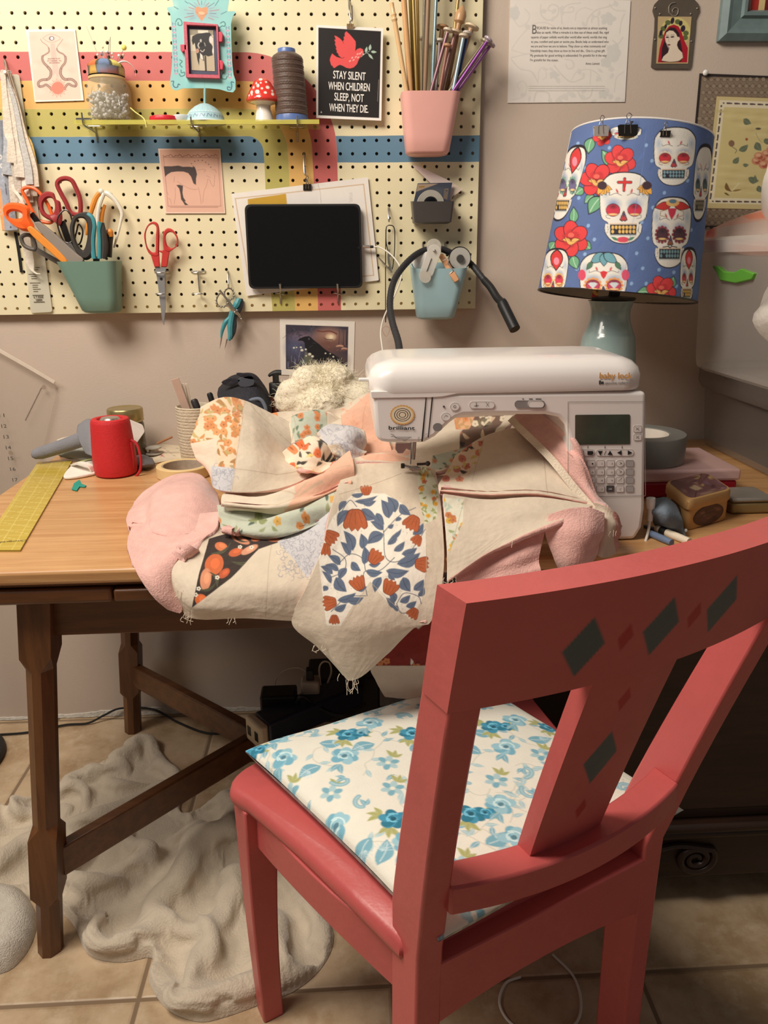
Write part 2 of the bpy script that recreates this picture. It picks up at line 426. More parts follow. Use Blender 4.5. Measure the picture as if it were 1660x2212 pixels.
# apron and legs
AZ0, AZ1 = 0.588, ZT - 0.0565
XL, XR, YF, YR = -0.496, 0.10, 1.088, 1.70
g = G(); g.box((XL + 0.03, YF - 0.004, AZ0), (XR - 0.02, YF + 0.016, AZ1)); g.build('apron', M_oakx, tb, bevel=0.002)
g = G(); g.box((XL + 0.03, YR - 0.012, AZ0), (XR - 0.02, YR + 0.01, AZ1)); g.build('apron', M_oakx, tb, bevel=0.002)
for xx in (XL - 0.004, XR - 0.012):
 g = G(); g.box((xx, YF + 0.02, AZ0), (xx + 0.02, YR - 0.014, AZ1)); g.build('apron', M_oak, tb, bevel=0.002)
def leg(xt, yt, xb, yb):
 # square blocks at top and stretcher height, chamfered octagon between (stopped chamfers)
 g = G(); prof = [(AZ1, 0), (0.560, 0), (0.535, 0.014), (0.255, 0.014), (0.235, 0.0), (0.125, 0.0), (0.105, 0.0125), (0.0, 0.0125)]
 rings = []
 for z, ch in prof:
  t = (AZ1 - z) / AZ1; cx = xt + (xb - xt) * t; cy = yt + (yb - yt) * t; h = 0.0245 - 0.002 * t + (0.0 if ch == 0 else -0.003); c = max(ch, 0.0008)
  rings.append([(cx + a, cy + b_, z) for a, b_ in ((h, -h + c), (h, h - c), (h - c, h), (-h + c, h), (-h, h - c), (-h, -h + c), (-h + c, -h), (h - c, -h))])
 g.loft(rings[::-1], 0); return g.build('leg', M_oak, tb, smooth=20)
FEET = [(-0.470, 1.092, -0.535, 1.060), (-0.500, 1.690, -0.560, 1.715), (0.09, 1.095, 0.150, 1.066), (0.09, 1.690, 0.150, 1.72)]
for a in FEET: leg(*a)
# crossed stretcher rails
def rail(p, q, z0, z1, thk=0.022):
 p, q = np.array(p), np.array(q); d = q - p; d /= np.linalg.norm(d); nn = np.array([-d[1], d[0]]) * thk / 2
 P = [(*(p + nn), z0), (*(q + nn), z0), (*(q - nn), z0), (*(p - nn), z0), (*(p + nn), z1), (*(q + nn), z1), (*(q - nn), z1), (*(p - nn), z1)]
 g = G(); g.hexa(P[::1]); return g.build('stretcher', M_oakx, tb, bevel=0.0035)
cxy = (-0.20, 1.40)
for a in FEET:
 bx_, by_ = a[0] + (a[2] - a[0]) * 0.72, a[1] + (a[3] - a[1]) * 0.72
 d = np.array(cxy) - np.array([bx_, by_]); d /= np.linalg.norm(d)
 rail(np.array([bx_, by_]) + d * 0.018, np.array(cxy) - d * 0.012, 0.140, 0.198)
g = G(); g.box((cxy[0] - 0.024, cxy[1] - 0.024, 0.134), (cxy[0] + 0.024, cxy[1] + 0.024, 0.203)); g.build('stretcher_block', M_oak, tb, bevel=0.003)

# ================================================================== CHAIR
CO = np.array([0.212, 0.711]); CA = math.radians(26.0)
CR_, CF = np.array([math.cos(CA), math.sin(CA)]), np.array([-math.sin(CA), math.cos(CA)])
def LC(P):          # chair-local (right, forward, up) -> world
 P = np.asarray(P, float); return np.concatenate([CO + P[..., :1] * CR_ + P[..., 1:2] * CF, P[..., 2:]], -1)
def ch_x(z, hw=True):
 z = np.asarray(z, float); return np.where(z < SH, WR, WR + (WT - WR) * (z - SH) / (TH - SH))
def ch_y(z):
 z = np.asarray(z, float); t = np.clip((z - SH) / (TH - SH), 0, 1); b_ = np.clip((SH - z) / SH, 0, 1)
 return YT * t ** 1.15 - 0.010 * b_ ** 1.6
SH, TH, WR, WT, WF, DF, YT = 0.438, 0.900, 0.165, 0.214, 0.264, 0.382, -0.122
chair = thing('dining_chair', 'coral painted wooden chair with grey and red diamonds on its back, seen from behind', 'chair', (CO[0], CO[1] + 0.1, 0))
def lean(z): return 0.018 * np.clip((np.asarray(z, float) - SH) / (TH - SH), 0, 1) - 0.012 * np.clip((SH - np.asarray(z, float)) / SH, 0, 1)
def post(sgn):
 g = G(); zs = np.concatenate([np.linspace(0, SH, 9), np.linspace(SH, 0.80, 10)[1:]])
 rings = []
 for z in zs:
  x = sgn * float(ch_x(z)) + lean(z); y = float(ch_y(z)); hw = 0.0165; d0, d1 = (-0.024, 0.03) if z > SH else (-0.024, 0.03 - 0.008 * (1 - z / SH))
  if z > SH: k = (z - SH) / 0.36; d1 = 0.034 - 0.012 * k; d0 = -0.026 + 0.006 * k
  rings.append([LC((x + a, y + b_, z)) for a, b_ in ((-hw, d0), (hw, d0), (hw, d1), (-hw, d1))])
 g.loft(rings, 0); return g.build('back_post', M_red, chair, bevel=0.003, bseg=2, smooth=30)
post(-1); post(1)
# curved top rail with painted diamonds (painted in the rail's own width / height)
def rail_pt(u, v, side):
 # u -1..1 across, v 0..1 up
 z = RZ0 + (TH - RZ0) * v; x = u * (float(ch_x(z)) + 0.020); y = float(ch_y(z)) - 0.026 * (1 - u * u)
 return (x, y + side, z)
RZ0 = 0.790
nu, nv = 220, 70
U, Vv = np.meshgrid(np.linspace(-1, 1, nu), np.linspace(1, 0, nv))
def rail_grid(off):
 z = RZ0 + (TH - RZ0) * Vv; x = U * (ch_x(z) + 0.0185) + lean(z); y = ch_y(z) - 0.030 * (1 - U * U) + off
 return LC(np.stack([x, y, z], -1))
def diamonds(pt, cs, dx, dz, col, k=1.0):
 for cx, cz in cs: pt.poly([(cx - dx, cz), (cx, cz + dz), (cx + dx, cz), (cx, cz - dz)], col)
GREY, DRED = (74, 88, 92), (176, 38, 44)
PB, PF = rail_grid(-0.020), rail_grid(0.018)
pt = Paint(np.stack([U * 0.235, RZ0 + (TH - RZ0) * Vv], -1).reshape(-1, 2), (196, 92, 90), aa=0.0009)
RD_Z = 0.846
diamonds(pt, [(-0.122, RD_Z - 0.010), (-0.041, RD_Z - 0.008), (0.034, RD_Z - 0.004)], 0.021, 0.031, GREY)
diamonds(pt, [(-0.080, RD_Z - 0.009), (-0.002, RD_Z - 0.006)], 0.0085, 0.0145, DRED)
g = G(); g.grid(PB, 0, pt.c)
g.grid(PF, 1, flip=True)
for A, B in ((PB[0], PF[0]), (PB[-1][::-1], PF[-1][::-1]), (PB[::-1, 0], PF[::-1, 0]), (PB[:, -1], PF[:, -1])):
 g.grid(np.stack([B, A]), 1)
M_redp = mat('coral_paint_print', rough=0.38, attr=True, var=0.05, vscale=18, bump=0.05, bscale=60)
g.build('top_rail', [M_redp, M_red], chair, smooth=35)
# splat
SZ0, SZ1 = 0.540, 0.800
nu, nv = 60, 140
U, Vv = np.meshgrid(np.linspace(-1, 1, nu), np.linspace(1, 0, nv))
def splat_grid(off):
 z = SZ0 + (SZ1 - SZ0) * Vv; hw = 0.049 + 0.006 * Vv; x = U * hw + lean(z) - 0.018; y = ch_y(z) - 0.024 + off + 0.003 * U * U
 return LC(np.stack([x, y, z], -1))
pt = Paint(np.stack([U * 0.052, SZ0 + (SZ1 - SZ0) * Vv], -1).reshape(-1, 2), (196, 92, 90), aa=0.0009)
diamonds(pt, [(-0.002, 0.665)], 0.022, 0.036, GREY); diamonds(pt, [(-0.004, 0.742), (0.000, 0.592)], 0.0078, 0.015, DRED)
PB, PF = splat_grid(-0.010), splat_grid(0.010)
g = G(); g.grid(PB, 0, pt.c); g.grid(PF, 1, flip=True)
for A, B in ((PB[::-1, 0], PF[::-1, 0]), (PB[:, -1], PF[:, -1]), (PB[0], PF[0]), (PB[-1][::-1], PF[-1][::-1])): g.grid(np.stack([B, A]), 1)
g.build('splat', [M_redp, M_red], chair, smooth=35)
# lower back rail (curved)
g = G(); us = np.linspace(-1, 1, 25); rings = []
for u in us:
 x = u * (float(ch_x(0.535)) - 0.014) + 0.003; y = float(ch_y(0.535)) - 0.002 - 0.026 * (1 - u * u)
 rings.append([LC((x, y + a, z)) for a, z in ((-0.026, 0.507), (0.012, 0.507), (0.012, 0.542), (-0.026, 0.542))])
g.loft(rings, 0); g.build('lower_back_rail', M_red, chair, bevel=0.003, smooth=30)
# seat board
out = [(-WR - 0.022, 0.004), (-WR - 0.040, 0.10), (-WR - 0.060, 0.20), (-WF + 0.012, 0.31)]
for q in range(7):
 a = math.radians(180 - 90 * q / 6); out.append((-WF + 0.055 + 0.055 * math.cos(a), DF - 0.045 + 0.045 * math.sin(a)))
out += [(-0.08, DF + 0.012), (0, DF + 0.016), (0.08, DF + 0.012)]
out += [(-x, y) for x, y in out[:11][::-1]]
bk = [(WR - 0.02, -0.004), (-WR + 0.02, -0.004)]
O2 = np.array(out + bk)
cen = np.array([0, DF / 2]); rings = []
for z, k in ((SH - 0.030, -0.012), (SH - 0.026, -0.004), (SH - 0.016, 0.0), (SH - 0.006, -0.003), (SH, -0.010)):
 d = O2 - cen; L_ = np.linalg.norm(d, axis=1)[:, None]
 rings.append(LC(np.concatenate([O2 + d / L_ * k, np.full((len(O2), 1), z)], 1)))
g = G(); g.loft(rings, 0); g.build('seat', M_red, chair, smooth=50)
# seat rails
def seat_rail(p, q, z0, z1, t=0.020, bow=0.0):
 p, q = np.array(p, float), np.array(q, float); d = q - p; nn = np.array([-d[1], d[0]]); nn /= np.linalg.norm(nn); g = G(); rings = []
 for s in np.linspace(0, 1, 9):
  c = p + d * s + nn * bow * 4 * s * (1 - s); zl = z0 + 0.014 * 4 * s * (1 - s)
  rings.append([LC((*(c - nn * t / 2), zl)), LC((*(c + nn * t / 2), zl)), LC((*(c + nn * t / 2), z1)), LC((*(c - nn * t / 2), z1))])
 g.loft(rings); return g.build('seat_rail', M_red, chair, bevel=0.002, smooth=30)
seat_rail((-WR, 0.02), (-WF + 0.036, DF - 0.06), SH - 0.095, SH - 0.027, bow=0.012)
seat_rail((WR, 0.02), (WF - 0.036, DF - 0.06), SH - 0.095, SH - 0.027, bow=-0.012)
seat_rail((-WF + 0.05, DF - 0.045), (WF - 0.05, DF - 0.045), SH - 0.095, SH - 0.027)
seat_rail((-WR + 0.01, -0.012), (WR - 0.01, -0.012), SH - 0.105, SH - 0.020, t=0.024)
for s in (-1, 1):
 g = G(); rings = []
 for z in np.linspace(0, SH - 0.028, 10):
  t = z / (SH - 0.028); h = 0.0165 + 0.009 * t ** 1.5; cx = s * (WF - 0.036 + 0.004 * math.sin(math.pi * t)); cy = DF - 0.044 + 0.006 * (1 - t) ** 2
  rings.append([LC((cx + a * h, cy + b_ * h, z)) for a, b_ in ((-1, -1), (1, -1), (1, 1), (-1, 1))])
 g.loft(rings); g.build('front_leg', M_red, chair, bevel=0.003, smooth=30)

# ------------------------------------------------------------------ seat cushion
SC_ = SH + 0.001
n = 300
fl, fr, rr_, rl = (aZ(530, 1622, SC_ + 0.024)[:2], aZ(1018, 1462, SC_ + 0.026)[:2], aZ(1478, 1750, SC_ + 0.022)[:2], aZ(948, 2035, SC_ + 0.022)[:2])
u = np.linspace(0, 1, n)[None, :, None]; v = np.linspace(0, 1, n)[:, None, None]
XY = (fl * (1 - u) + fr * u) * (1 - v) + (rl * (1 - u) + rr_ * u) * v
uu, vv = np.meshgrid(np.linspace(-1, 1, n), np.linspace(-1, 1, n))
XY = XY + (cen := XY.mean((0, 1)) - XY) * (0.03 * (1 - uu[..., None] ** 2) * vv[..., None] ** 4 + 0.03 * (1 - vv[..., None] ** 2) * uu[..., None] ** 4)
puff = np.clip((1 - uu ** 4) * (1 - vv ** 4), 0, 1) ** 0.45
wr_ = 0.0012 * np.sin(uu * 9 + vv * 4) * (1 - puff) + 0.0015 * np.sin(uu * 3.1 - vv * 5)
top = np.concatenate([XY, (SC_ + 0.019 + 0.004 + 0.026 * puff + wr_)[..., None]], -1)
bot = np.concatenate([XY, (SC_ + 0.022 - 0.021 * np.clip(puff * 1.6, 0, 1))[..., None]], -1)
cw = 0.40
pt = Paint(np.stack([(uu + 1) / 2 * cw, (vv + 1) / 2 * cw], -1).reshape(-1, 2), (240, 238, 224), aa=0.0007)
TEAL, BLU, PALE, OLI, VINE = (46, 126, 152), (128, 182, 200), (178, 210, 216), (186, 188, 128), (206, 206, 190)
R2 = random.Random(11)
def rose(c, r, dk, lt):
 for k in range(7):
  a = k * 0.9 + R2.random(); pt.ell((c[0] + r * 0.55 * math.cos(a), c[1] + r * 0.5 * math.sin(a)), r * 0.55, r * 0.42, dk if k % 2 else lt, a)
 for k in range(4):
  a = k * 1.6; pt.line([(c[0] + r * (0.2 + 0.13 * k) * math.cos(a + t), c[1] + r * (0.2 + 0.13 * k) * math.sin(a + t)) for t in np.linspace(0, 2.2, 8)], r * 0.09, [min(255, q + 70) for q in lt])
 pt.ell(c, r * 0.22, r * 0.2, [q * 0.75 for q in dk])
def sprig(c, L_, a, n_, col, vein):
 for k in range(n_):
  t = a + (k - (n_ - 1) / 2) * 0.8; e = (c[0] + L_ * math.cos(t), c[1] + L_ * math.sin(t)); pt.leaf(c, e, L_ * 0.42, col, vein, 0.1)
for k in range(46):      # pale vines
 x, y, a = R2.random() * cw, R2.random() * cw, R2.random() * 6.28
 pts = [(x, y)]
 for s in range(7): a += R2.uniform(-.7, .9); pts.append((pts[-1][0] + 0.012 * math.cos(a), pts[-1][1] + 0.012 * math.sin(a)))
 pt.line(pts, 0.0011, VINE, sm=3)
 for p_ in pts[1::2]:
  b_ = R2.random() * 6.28; pt.leaf(p_, (p_[0] + 0.017 * math.cos(b_), p_[1] + 0.017 * math.sin(b_)), 0.007, R2.choice((PALE, BLU, PALE)), (226, 236, 234))
cell = cw / 8.5
for i in range(9):
 for j in range(9):
  x, y = (i + 0.5 * (j % 2) + R2.uniform(-.18, .18)) * cell, (j + 0.3 + R2.uniform(-.18, .18)) * cell
  kind = (0, 3, 1, 2, 4, 1, 3, 2, 4)[(i * 2 + j * 5) % 9]
  if kind == 0:
   for a in (0.4, 2.4, 4.1): sprig((x + 0.016 * math.cos(a), y + 0.016 * math.sin(a)), 0.019, a, 3, OLI, (160, 160, 90))
   rose((x, y), 0.0175, TEAL, (70, 154, 186))
   rose((x + 0.016, y + 0.007), 0.012, TEAL, (60, 146, 180))
  elif kind == 1:
   rose((x, y), 0.0185, (124, 184, 206), (160, 206, 220))
   sprig((x - 0.014, y + 0.012), 0.02, 2.5, 2, BLU, (206, 228, 232))
  elif kind == 2:
   a = R2.random() * 6.28; pt.leaf((x, y), (x + 0.036 * math.cos(a), y + 0.036 * math.sin(a)), 0.021, BLU, (214, 232, 236), 0.12)
   for q in range(-3, 4): pt.line([(x + 0.018 * math.cos(a), y + 0.018 * math.sin(a)), (x + 0.018 * math.cos(a) + 0.012 * math.cos(a + q * 0.4), y + 0.018 * math.sin(a) + 0.012 * math.sin(a + q * 0.4))], 0.0008, (206, 230, 236))
  elif kind == 3:
   for k in range(6):
    a = k * 1.047 + 0.3; pt.ell((x + 0.0085 * math.cos(a), y + 0.0085 * math.sin(a)), 0.007, 0.0045, PALE if k % 2 else BLU, a)
   pt.ell((x, y), 0.0035, 0.0035, (240, 238, 220)); sprig((x + 0.012, y - 0.008), 0.016, -0.6, 3, OLI, (160, 160, 90))
  else:
   a = R2.random() * 6.28
   pts = [(x + 0.02 * t * math.cos(a + 2.2 * t), y + 0.02 * t * math.sin(a + 2.2 * t)) for t in np.linspace(0.15, 1, 8)]
   pt.line(pts, 0.0062, BLU, sm=2); pt.line(pts, 0.003, PALE, sm=2); sprig((x, y), 0.015, a + 2.5, 2, BLU, (206, 228, 232))
M_cush = mat('cushion_cotton', rough=0.85, attr=True, var=0.03, vscale=40, bump=0.12, bscale=500, sheen=0.1)
cu = thing('seat_cushion', 'flat square cushion with blue roses on white cotton lying on the coral chair', 'cushion', (CO[0], CO[1] + 0.2, SC_))
g = G(); g.grid(top, 0, pt.c); g.build('cushion_top', M_cush, cu, smooth=180)
g = G()
stripe = 0.5 + 0.5 * np.sign(np.sin(uu * 60)) * 0.5 + 0.25 * np.sign(np.sin(vv * 60))
cb_ = lin((196, 194, 186))[None, None] * (1 - 0.45 * stripe[..., None])
g.grid(bot, 0, cb_.reshape(-1, 3), flip=True); g.build('cushion_back', M_cush, cu, smooth=180)

# ================================================================== PEGBOARD
def crop(ox, oy, s): return lambda *p: [(ox + p[i] * s, oy + p[i + 1] * s) for i in range(0, len(p), 2)]
c1, c2, c3 = crop(0, 0, .33735), crop(500, 0, .33735), crop(1040, 0, .37349)
c4, c5, c6 = crop(0, 680, .33735), crop(500, 680, .33735), crop(1040, 680, .37349)
d1, d2, d3, d4, d5, d6, d7 = crop(340, 0, .12203), crop(40, 50, .15663), crop(0, 120, .2575), crop(680, 50, .09944), crop(330, 310, .10241), crop(0, 380, .16867), crop(440, 570, .09043)
IN = 0.0254
def hole(c, r): return np.array([BX + c * IN, YB, BZ - r * IN])

m, nt, b, n, pos, xyz = newmat('pegboard_paint', 0.5)
u_ = n.m('DIVIDE', n.m('SUBTRACT', xyz[0], BX), IN)               # inches right of the first hole
r_ = n.m('DIVIDE', n.m('SUBTRACT', BZ, xyz[2]), IN)               # inches down
wob = n.m('MULTIPLY', n.m('SUBTRACT', n.noise(pos, 14, 2), 0.5), 0.12)
dx = n.m('MAXIMUM', n.m('SUBTRACT', u_, 17.5), 0.0); dz = n.m('MAXIMUM', n.m('SUBTRACT', 9.85, r_), 0.0)
d_ = n.m('ADD', n.m('SQRT', n.m('ADD', n.m('MULTIPLY', dx, dx), n.m('MULTIPLY', dz, dz))), wob)
def band(x, a, b_): return n.m('MULTIPLY', n.step(x, a - 0.02, a + 0.02), n.m('SUBTRACT', 1.0, n.step(x, b_ - 0.02, b_ + 0.02)))
rb = n.m('ADD', r_, wob)
col = n.mix(n.noise(pos, 4, 3), lin((228, 217, 178)), lin((235, 225, 190)))
blue_d = n.m('MAXIMUM', n.m('SUBTRACT', 1.0, n.step(d_, 1.18, 1.22)), n.step(d_, 7.2, 7.24))
col = n.mix(n.m('MULTIPLY', band(rb, 8.65, 10.65), blue_d), col, lin((98, 134, 158)))
col = n.mix(band(d_, 1.2, 3.2), col, lin((186, 176, 98)))
col = n.mix(band(d_, 3.2, 5.2), col, lin((226, 180, 104)))
col = n.mix(band(d_, 5.2, 7.22), col, lin((200, 104, 100)))
nt.links.new(col, b.inputs['Base Color']); nt.links.new(n.bump(n.noise(pos, 180, 3), 0.06, 0.003), b.inputs['Normal'])
# board with real drilled holes: every cell is a square with a round hole
c0, c9, r0_, r9 = -11, 36, -8, 22
KH = 12; RH = 0.0034; TH_ = 0.0055
t = np.arange(KH) * 2 * np.pi / KH + np.pi / KH
circ = np.stack([np.cos(t), np.sin(t)], 1) * RH
sq = np.stack([np.cos(t), np.sin(t)], 1); sq = sq / np.abs(sq).max(1)[:, None] * IN / 2
cells = np.array([(c, r) for r in range(r0_, r9 + 1) for c in range(c0, c9 + 1)])
cx = BX + cells[:, 0] * IN; cz = BZ - cells[:, 1] * IN
def ring3(p, y): return np.stack([cx[:, None] + p[None, :, 0], np.full((len(cx), KH), y), cz[:, None] + p[None, :, 1]], -1)
# snap the outer ring onto the cell square incl. corners
A, B_, C_ = ring3(sq, YB), ring3(circ, YB), ring3(circ, YB + TH_)
V = np.stack([A, B_, C_], 1).reshape(-1, 3); base = np.arange(len(cx))[:, None] * 3 * KH; k = np.arange(KH)[None, :]; k2 = (k + 1) % KH
F = np.concatenate([np.stack([base + k, base + KH + k, base + KH + k2, base + k2], -1).reshape(-1, 4), np.stack([base + KH + k, base + 2 * KH + k, base + 2 * KH + k2, base + KH + k2], -1).reshape(-1, 4)])
pb = thing('pegboard', 'cream pegboard painted with bending red, yellow, green and blue stripes on the wall', 'pegboard', (0, YB, hole(0, 22)[2] - IN / 2))
g = G(); g.add(V, F[:, ::-1], 0)
xl, xr, zt, zb = BX + (c0 - .5) * IN, BX + (c9 + .55) * IN, BZ - (r0_ - .5) * IN, BZ - (r9 + .48) * IN
xe, ze = BX + (c9 + .5) * IN, BZ - (r9 + .5) * IN
# corner triangles of each cell
cor = np.array([[-1, -1], [1, -1], [1, 1], [-1, 1]]) * IN / 2
tri = []
for q, (sx, sz) in enumerate(((-1, -1), (1, -1), (1, 1), (-1, 1))):
 i = [j for j in range(KH) if abs(abs(sq[j, 0]) - IN / 2) < 1e-9 and sq[j, 0] * sx > 0 and sq[j, 1] * sz > 0]
 j = [j for j in range(KH) if abs(abs(sq[j, 1]) - IN / 2) < 1e-9 and sq[j, 0] * sx > 0 and sq[j, 1] * sz > 0]
 if not i or not j: continue
 P = np.stack([cx + sx * IN / 2, np.full(len(cx), YB), cz + sz * IN / 2], 1); P2 = np.stack([cx + sq[i[0], 0], np.full(len(cx), YB), cz + sq[i[0], 1]], 1); P3 = np.stack([cx + sq[j[0], 0], np.full(len(cx), YB), cz + sq[j[0], 1]], 1)
 o_ = g.n; g.add(np.stack([P, P2, P3], 1).reshape(-1, 3), np.arange(len(cx) * 3).reshape(-1, 3) if sx * sz > 0 else np.arange(len(cx) * 3).reshape(-1, 3)[:, ::-1], 0)
g.box((xe - .0001, YB, ze), (xr, YB + TH_, zt)); g.box((xl, YB, ze - 0.0002), (xe, YB + TH_, ze + 0.0001))
g.build('board', m, pb, smooth=0)
for a, c in (((xl, zb + .004), (xr, zb + .03)), ((xl, zt - .03), (xr, zt))):
 g = G(); g.box((a[0], YB + TH_, a[1]), (c[0], YW - 0.0005, c[1])); g.build('batten', mat('pine_batten', (206, 180, 138), 0.7, var=0.1), pb, smooth=0)

# ------------------------------------------------------------------ shared materials
M_steel = mat('zinc_wire', (196, 194, 190), 0.28, metal=1.0, var=0.05)
M_blade = mat('blade_steel', (158, 158, 160), 0.42, metal=0.5, var=0.05)
M_dkst = mat('dark_steel', (84, 80, 78), 0.3, metal=0.9)
M_black = mat('black_plastic', (30, 30, 31), 0.45, var=0.08)
M_white = mat('white_plastic', (232, 230, 226), 0.35, var=0.02)
M_ink = mat('black_ink', (38, 36, 36), 0.7)
M_inkw = mat('white_ink', (244, 240, 234), 0.7, var=0.01)
M_clear = mat('clear_plastic', (240, 242, 240), 0.08, trans=0.95, ior=1.3, var=0.01)
M_glass = mat('clear_glass', (236, 226, 196), 0.04, alpha=0.12, var=0.0)
def pts(P, Y): return np.array([aY(x, y, Y) for x, y in P])
def ys(P, Ys): return np.array([aY(x, y, Y) for (x, y), Y in zip(P, Ys)])
def loop(g, P, Y, r, mi=0, n_=40, seg=9): g.tube(cr(pts(P, Y), n_, True), r, seg, mi, closed=True)
def wire(g, P, Y, r, mi=0, n_=30, seg=8):
 Q = pts(P, Y) if np.isscalar(Y) else ys(P, Y); g.tube(cr(Q, n_), r if np.isscalar(r) else np.interp(np.linspace(0, 1, n_), np.linspace(0, 1, len(r)), r), seg, mi)
def plate(g, P, Y, th, mi=0, sm=0):
 Q = pts(P, Y)
 if sm: Q = cr(Q, len(Q) * sm, True)
 g.prism(Q, (0, th, 0), mi)
def px_basis(p, q, Y):      # unit vectors along a photographed baseline on the plane Y
 a, b_ = aY(*p, Y), aY(*q, Y); ux = (b_ - a); L_ = np.linalg.norm(ux); ux /= L_; return a, ux, np.cross(np.array([0, -1.0, 0]), ux), L_

# ------------------------------------------------------------------ pink card with two snakes
def snakes(p):
 p.poly(d2(140, 118, 770, 112, 868, 1050, 232, 1066), (238, 204, 186)); D = lambda *a: d2(*a)
 for q in range(14): p.ell(d2(200 + (q * 173) % 600, 200 + (q * 291) % 820)[0], 14, 10, (240, 210, 194) if q % 2 else (233, 196, 178), soft=1.0)
 p.poly(d2(440, 280, 500, 280, 560, 700, 540, 770, 510, 690, 470, 740, 470, 640), (206, 176, 166), 0.6)
 p.line(d2(335, 205, 400, 165, 455, 152, 520, 170, 580, 210, 520, 250, 455, 265, 390, 248, 335, 205), 1.0, (186, 146, 140), sm=3)
 p.ell(d2(457, 210)[0], 6.0, 5.0, (132, 112, 122)); p.ell(d2(460, 210)[0], 3.0, 3.2, (250, 246, 240))
 for S, q in ((d2(305, 222, 330, 262, 380, 295, 415, 340, 420, 395, 375, 430, 335, 455, 330, 500, 352, 550, 400, 600, 445, 660, 440, 735, 400, 775, 320, 785, 275, 820, 285, 870, 330, 872, 380, 850, 425, 880, 455, 915), 0),
     (d2(610, 222, 580, 268, 545, 310, 530, 360, 560, 400, 620, 430, 650, 480, 640, 550, 600, 600, 580, 660, 590, 725, 640, 775, 730, 775, 790, 820, 790, 865, 745, 865, 690, 840, 655, 870, 635, 910), 1)):
  n_ = len(S); L_ = cr(S, n_ * 5); k = len(L_) // 6
  for a in range(6):
   seg_ = L_[a * k:(a + 1) * k + 1] if a < 5 else L_[a * k:]
   p.line(seg_, (1.2, 3.2, 5.2, 6.0, 5.6, 5.2)[a], (136, 104, 94))
   p.line(seg_, (0.4, 1.2, 2.0, 2.4, 2.2, 2)[a], (186, 156, 142))
 p.ell(d2(542, 895)[0], 13.5, 13.5, (228, 132, 112))
 c = np.array(d2(542, 895)[0])
 for a in range(26):
  t = a * 2 * math.pi / 26; e = np.array([math.cos(t), math.sin(t)]); p.line([c + e * 12, c + e * (17 + 3 * (a % 2))], 1.1, (228, 132, 112))
def snake_txt(g):
 for s, (x, y, x2, y2) in (("WHATEVER YOU'RE", (402, 500, 575, 497)), ('NOT CHANGING - YOU', (396, 528, 592, 526)), ('ARE CHOOSING', (424, 556, 568, 554))):
  o, ux, uy, L_ = px_basis(*d2(x, y), *d2(x2, y2), 1.764); put_text(g, s, o, ux, uy, L_, 0.0022, 1)
o = card('art_card', d2(100, 88, 780, 80, 900, 1066, 225, 1086), 1.764, snakes, (246, 240, 226), 0.8, extra=snake_txt, xmats=[mat('brown_ink', (150, 112, 104), 0.8)])
tag(o, 'pale pink art card with two snakes and an eye pinned on the pegboard', 'card', 'art cards on the pegboard')
# ------------------------------------------------------------------ pink card with a black dog
def dogcard(p):
 p.poly(d5(145, 130, 1410, 130, 1510, 1450, 290, 1450), (226, 180, 158)); BR = (172, 126, 112)
 p.line(d5(215, 290, 1380, 300), 1.0, BR); p.line(d5(230, 300, 325, 1320), 0.9, BR); p.line(d5(325, 1322, 1440, 1322), 1.2, BR); p.line(d5(1380, 300, 1440, 1320), 0.9, BR)
 for k in range(18): p.line(d5(220 + k * 63, 250 + 12 * (k % 2), 250 + k * 63, 285 - 30 * (k % 3), 290 + k * 63, 262), 1.2, (158, 108, 100))
 BLK = (78, 66, 64)
 p.poly(d5(232, 480, 400, 480, 540, 466, 640, 492, 760, 488, 850, 500, 845, 468, 890, 500, 915, 560, 935, 650, 915, 740, 915, 875, 860, 840, 810, 700, 750, 625, 650, 592, 520, 590, 390, 605, 310, 655, 262, 705), BLK)
 p.poly(d5(500, 880, 560, 870, 640, 890, 630, 1040, 650, 1140, 690, 1200, 700, 1220, 672, 1220, 690, 1240, 755, 1300, 680, 1300, 640, 1230, 600, 1180, 585, 1060, 560, 950), BLK)
 L = (180, 132, 116)
 for S in (d5(520, 800, 640, 880, 760, 940, 860, 968, 945, 965), d5(965, 930, 1000, 1080, 1025, 1270), d5(1170, 740, 1130, 900, 1080, 1020, 1060, 1240), d5(1200, 760, 1250, 880, 1290, 900, 1305, 780, 1310, 660), d5(940, 560, 1050, 545, 1120, 560, 1080, 600), d5(1250, 545, 1320, 560, 1340, 610), d5(1140, 680, 1220, 720),
    d5(470, 930, 480, 1080, 455, 1280), d5(330, 1080, 300, 1000, 270, 760), d5(330, 1160, 370, 1180, 400, 1290), d5(460, 700, 450, 820)): p.line(S, 0.8, L, sm=3)
 for q in ((820, 425), (888, 376), (962, 357), (1048, 357), (1120, 397), (1180, 438), (1226, 503)): p.ell(d5(*q)[0], 1.3, 1.3, (150, 104, 98))
 for k in range(26): p.line(d5(375 + k * 39, 1345, 400 + k * 39, 1345), 1.6, (160, 116, 106), 0.8)
o = card('art_card', d5(115, 108, 1425, 108, 1532, 1472, 262, 1474), 1.764, dogcard, (240, 214, 196), 0.7)
tag(o, 'square pink art card with a black dog pinned under the blue stripe', 'card', 'art cards on the pegboard')
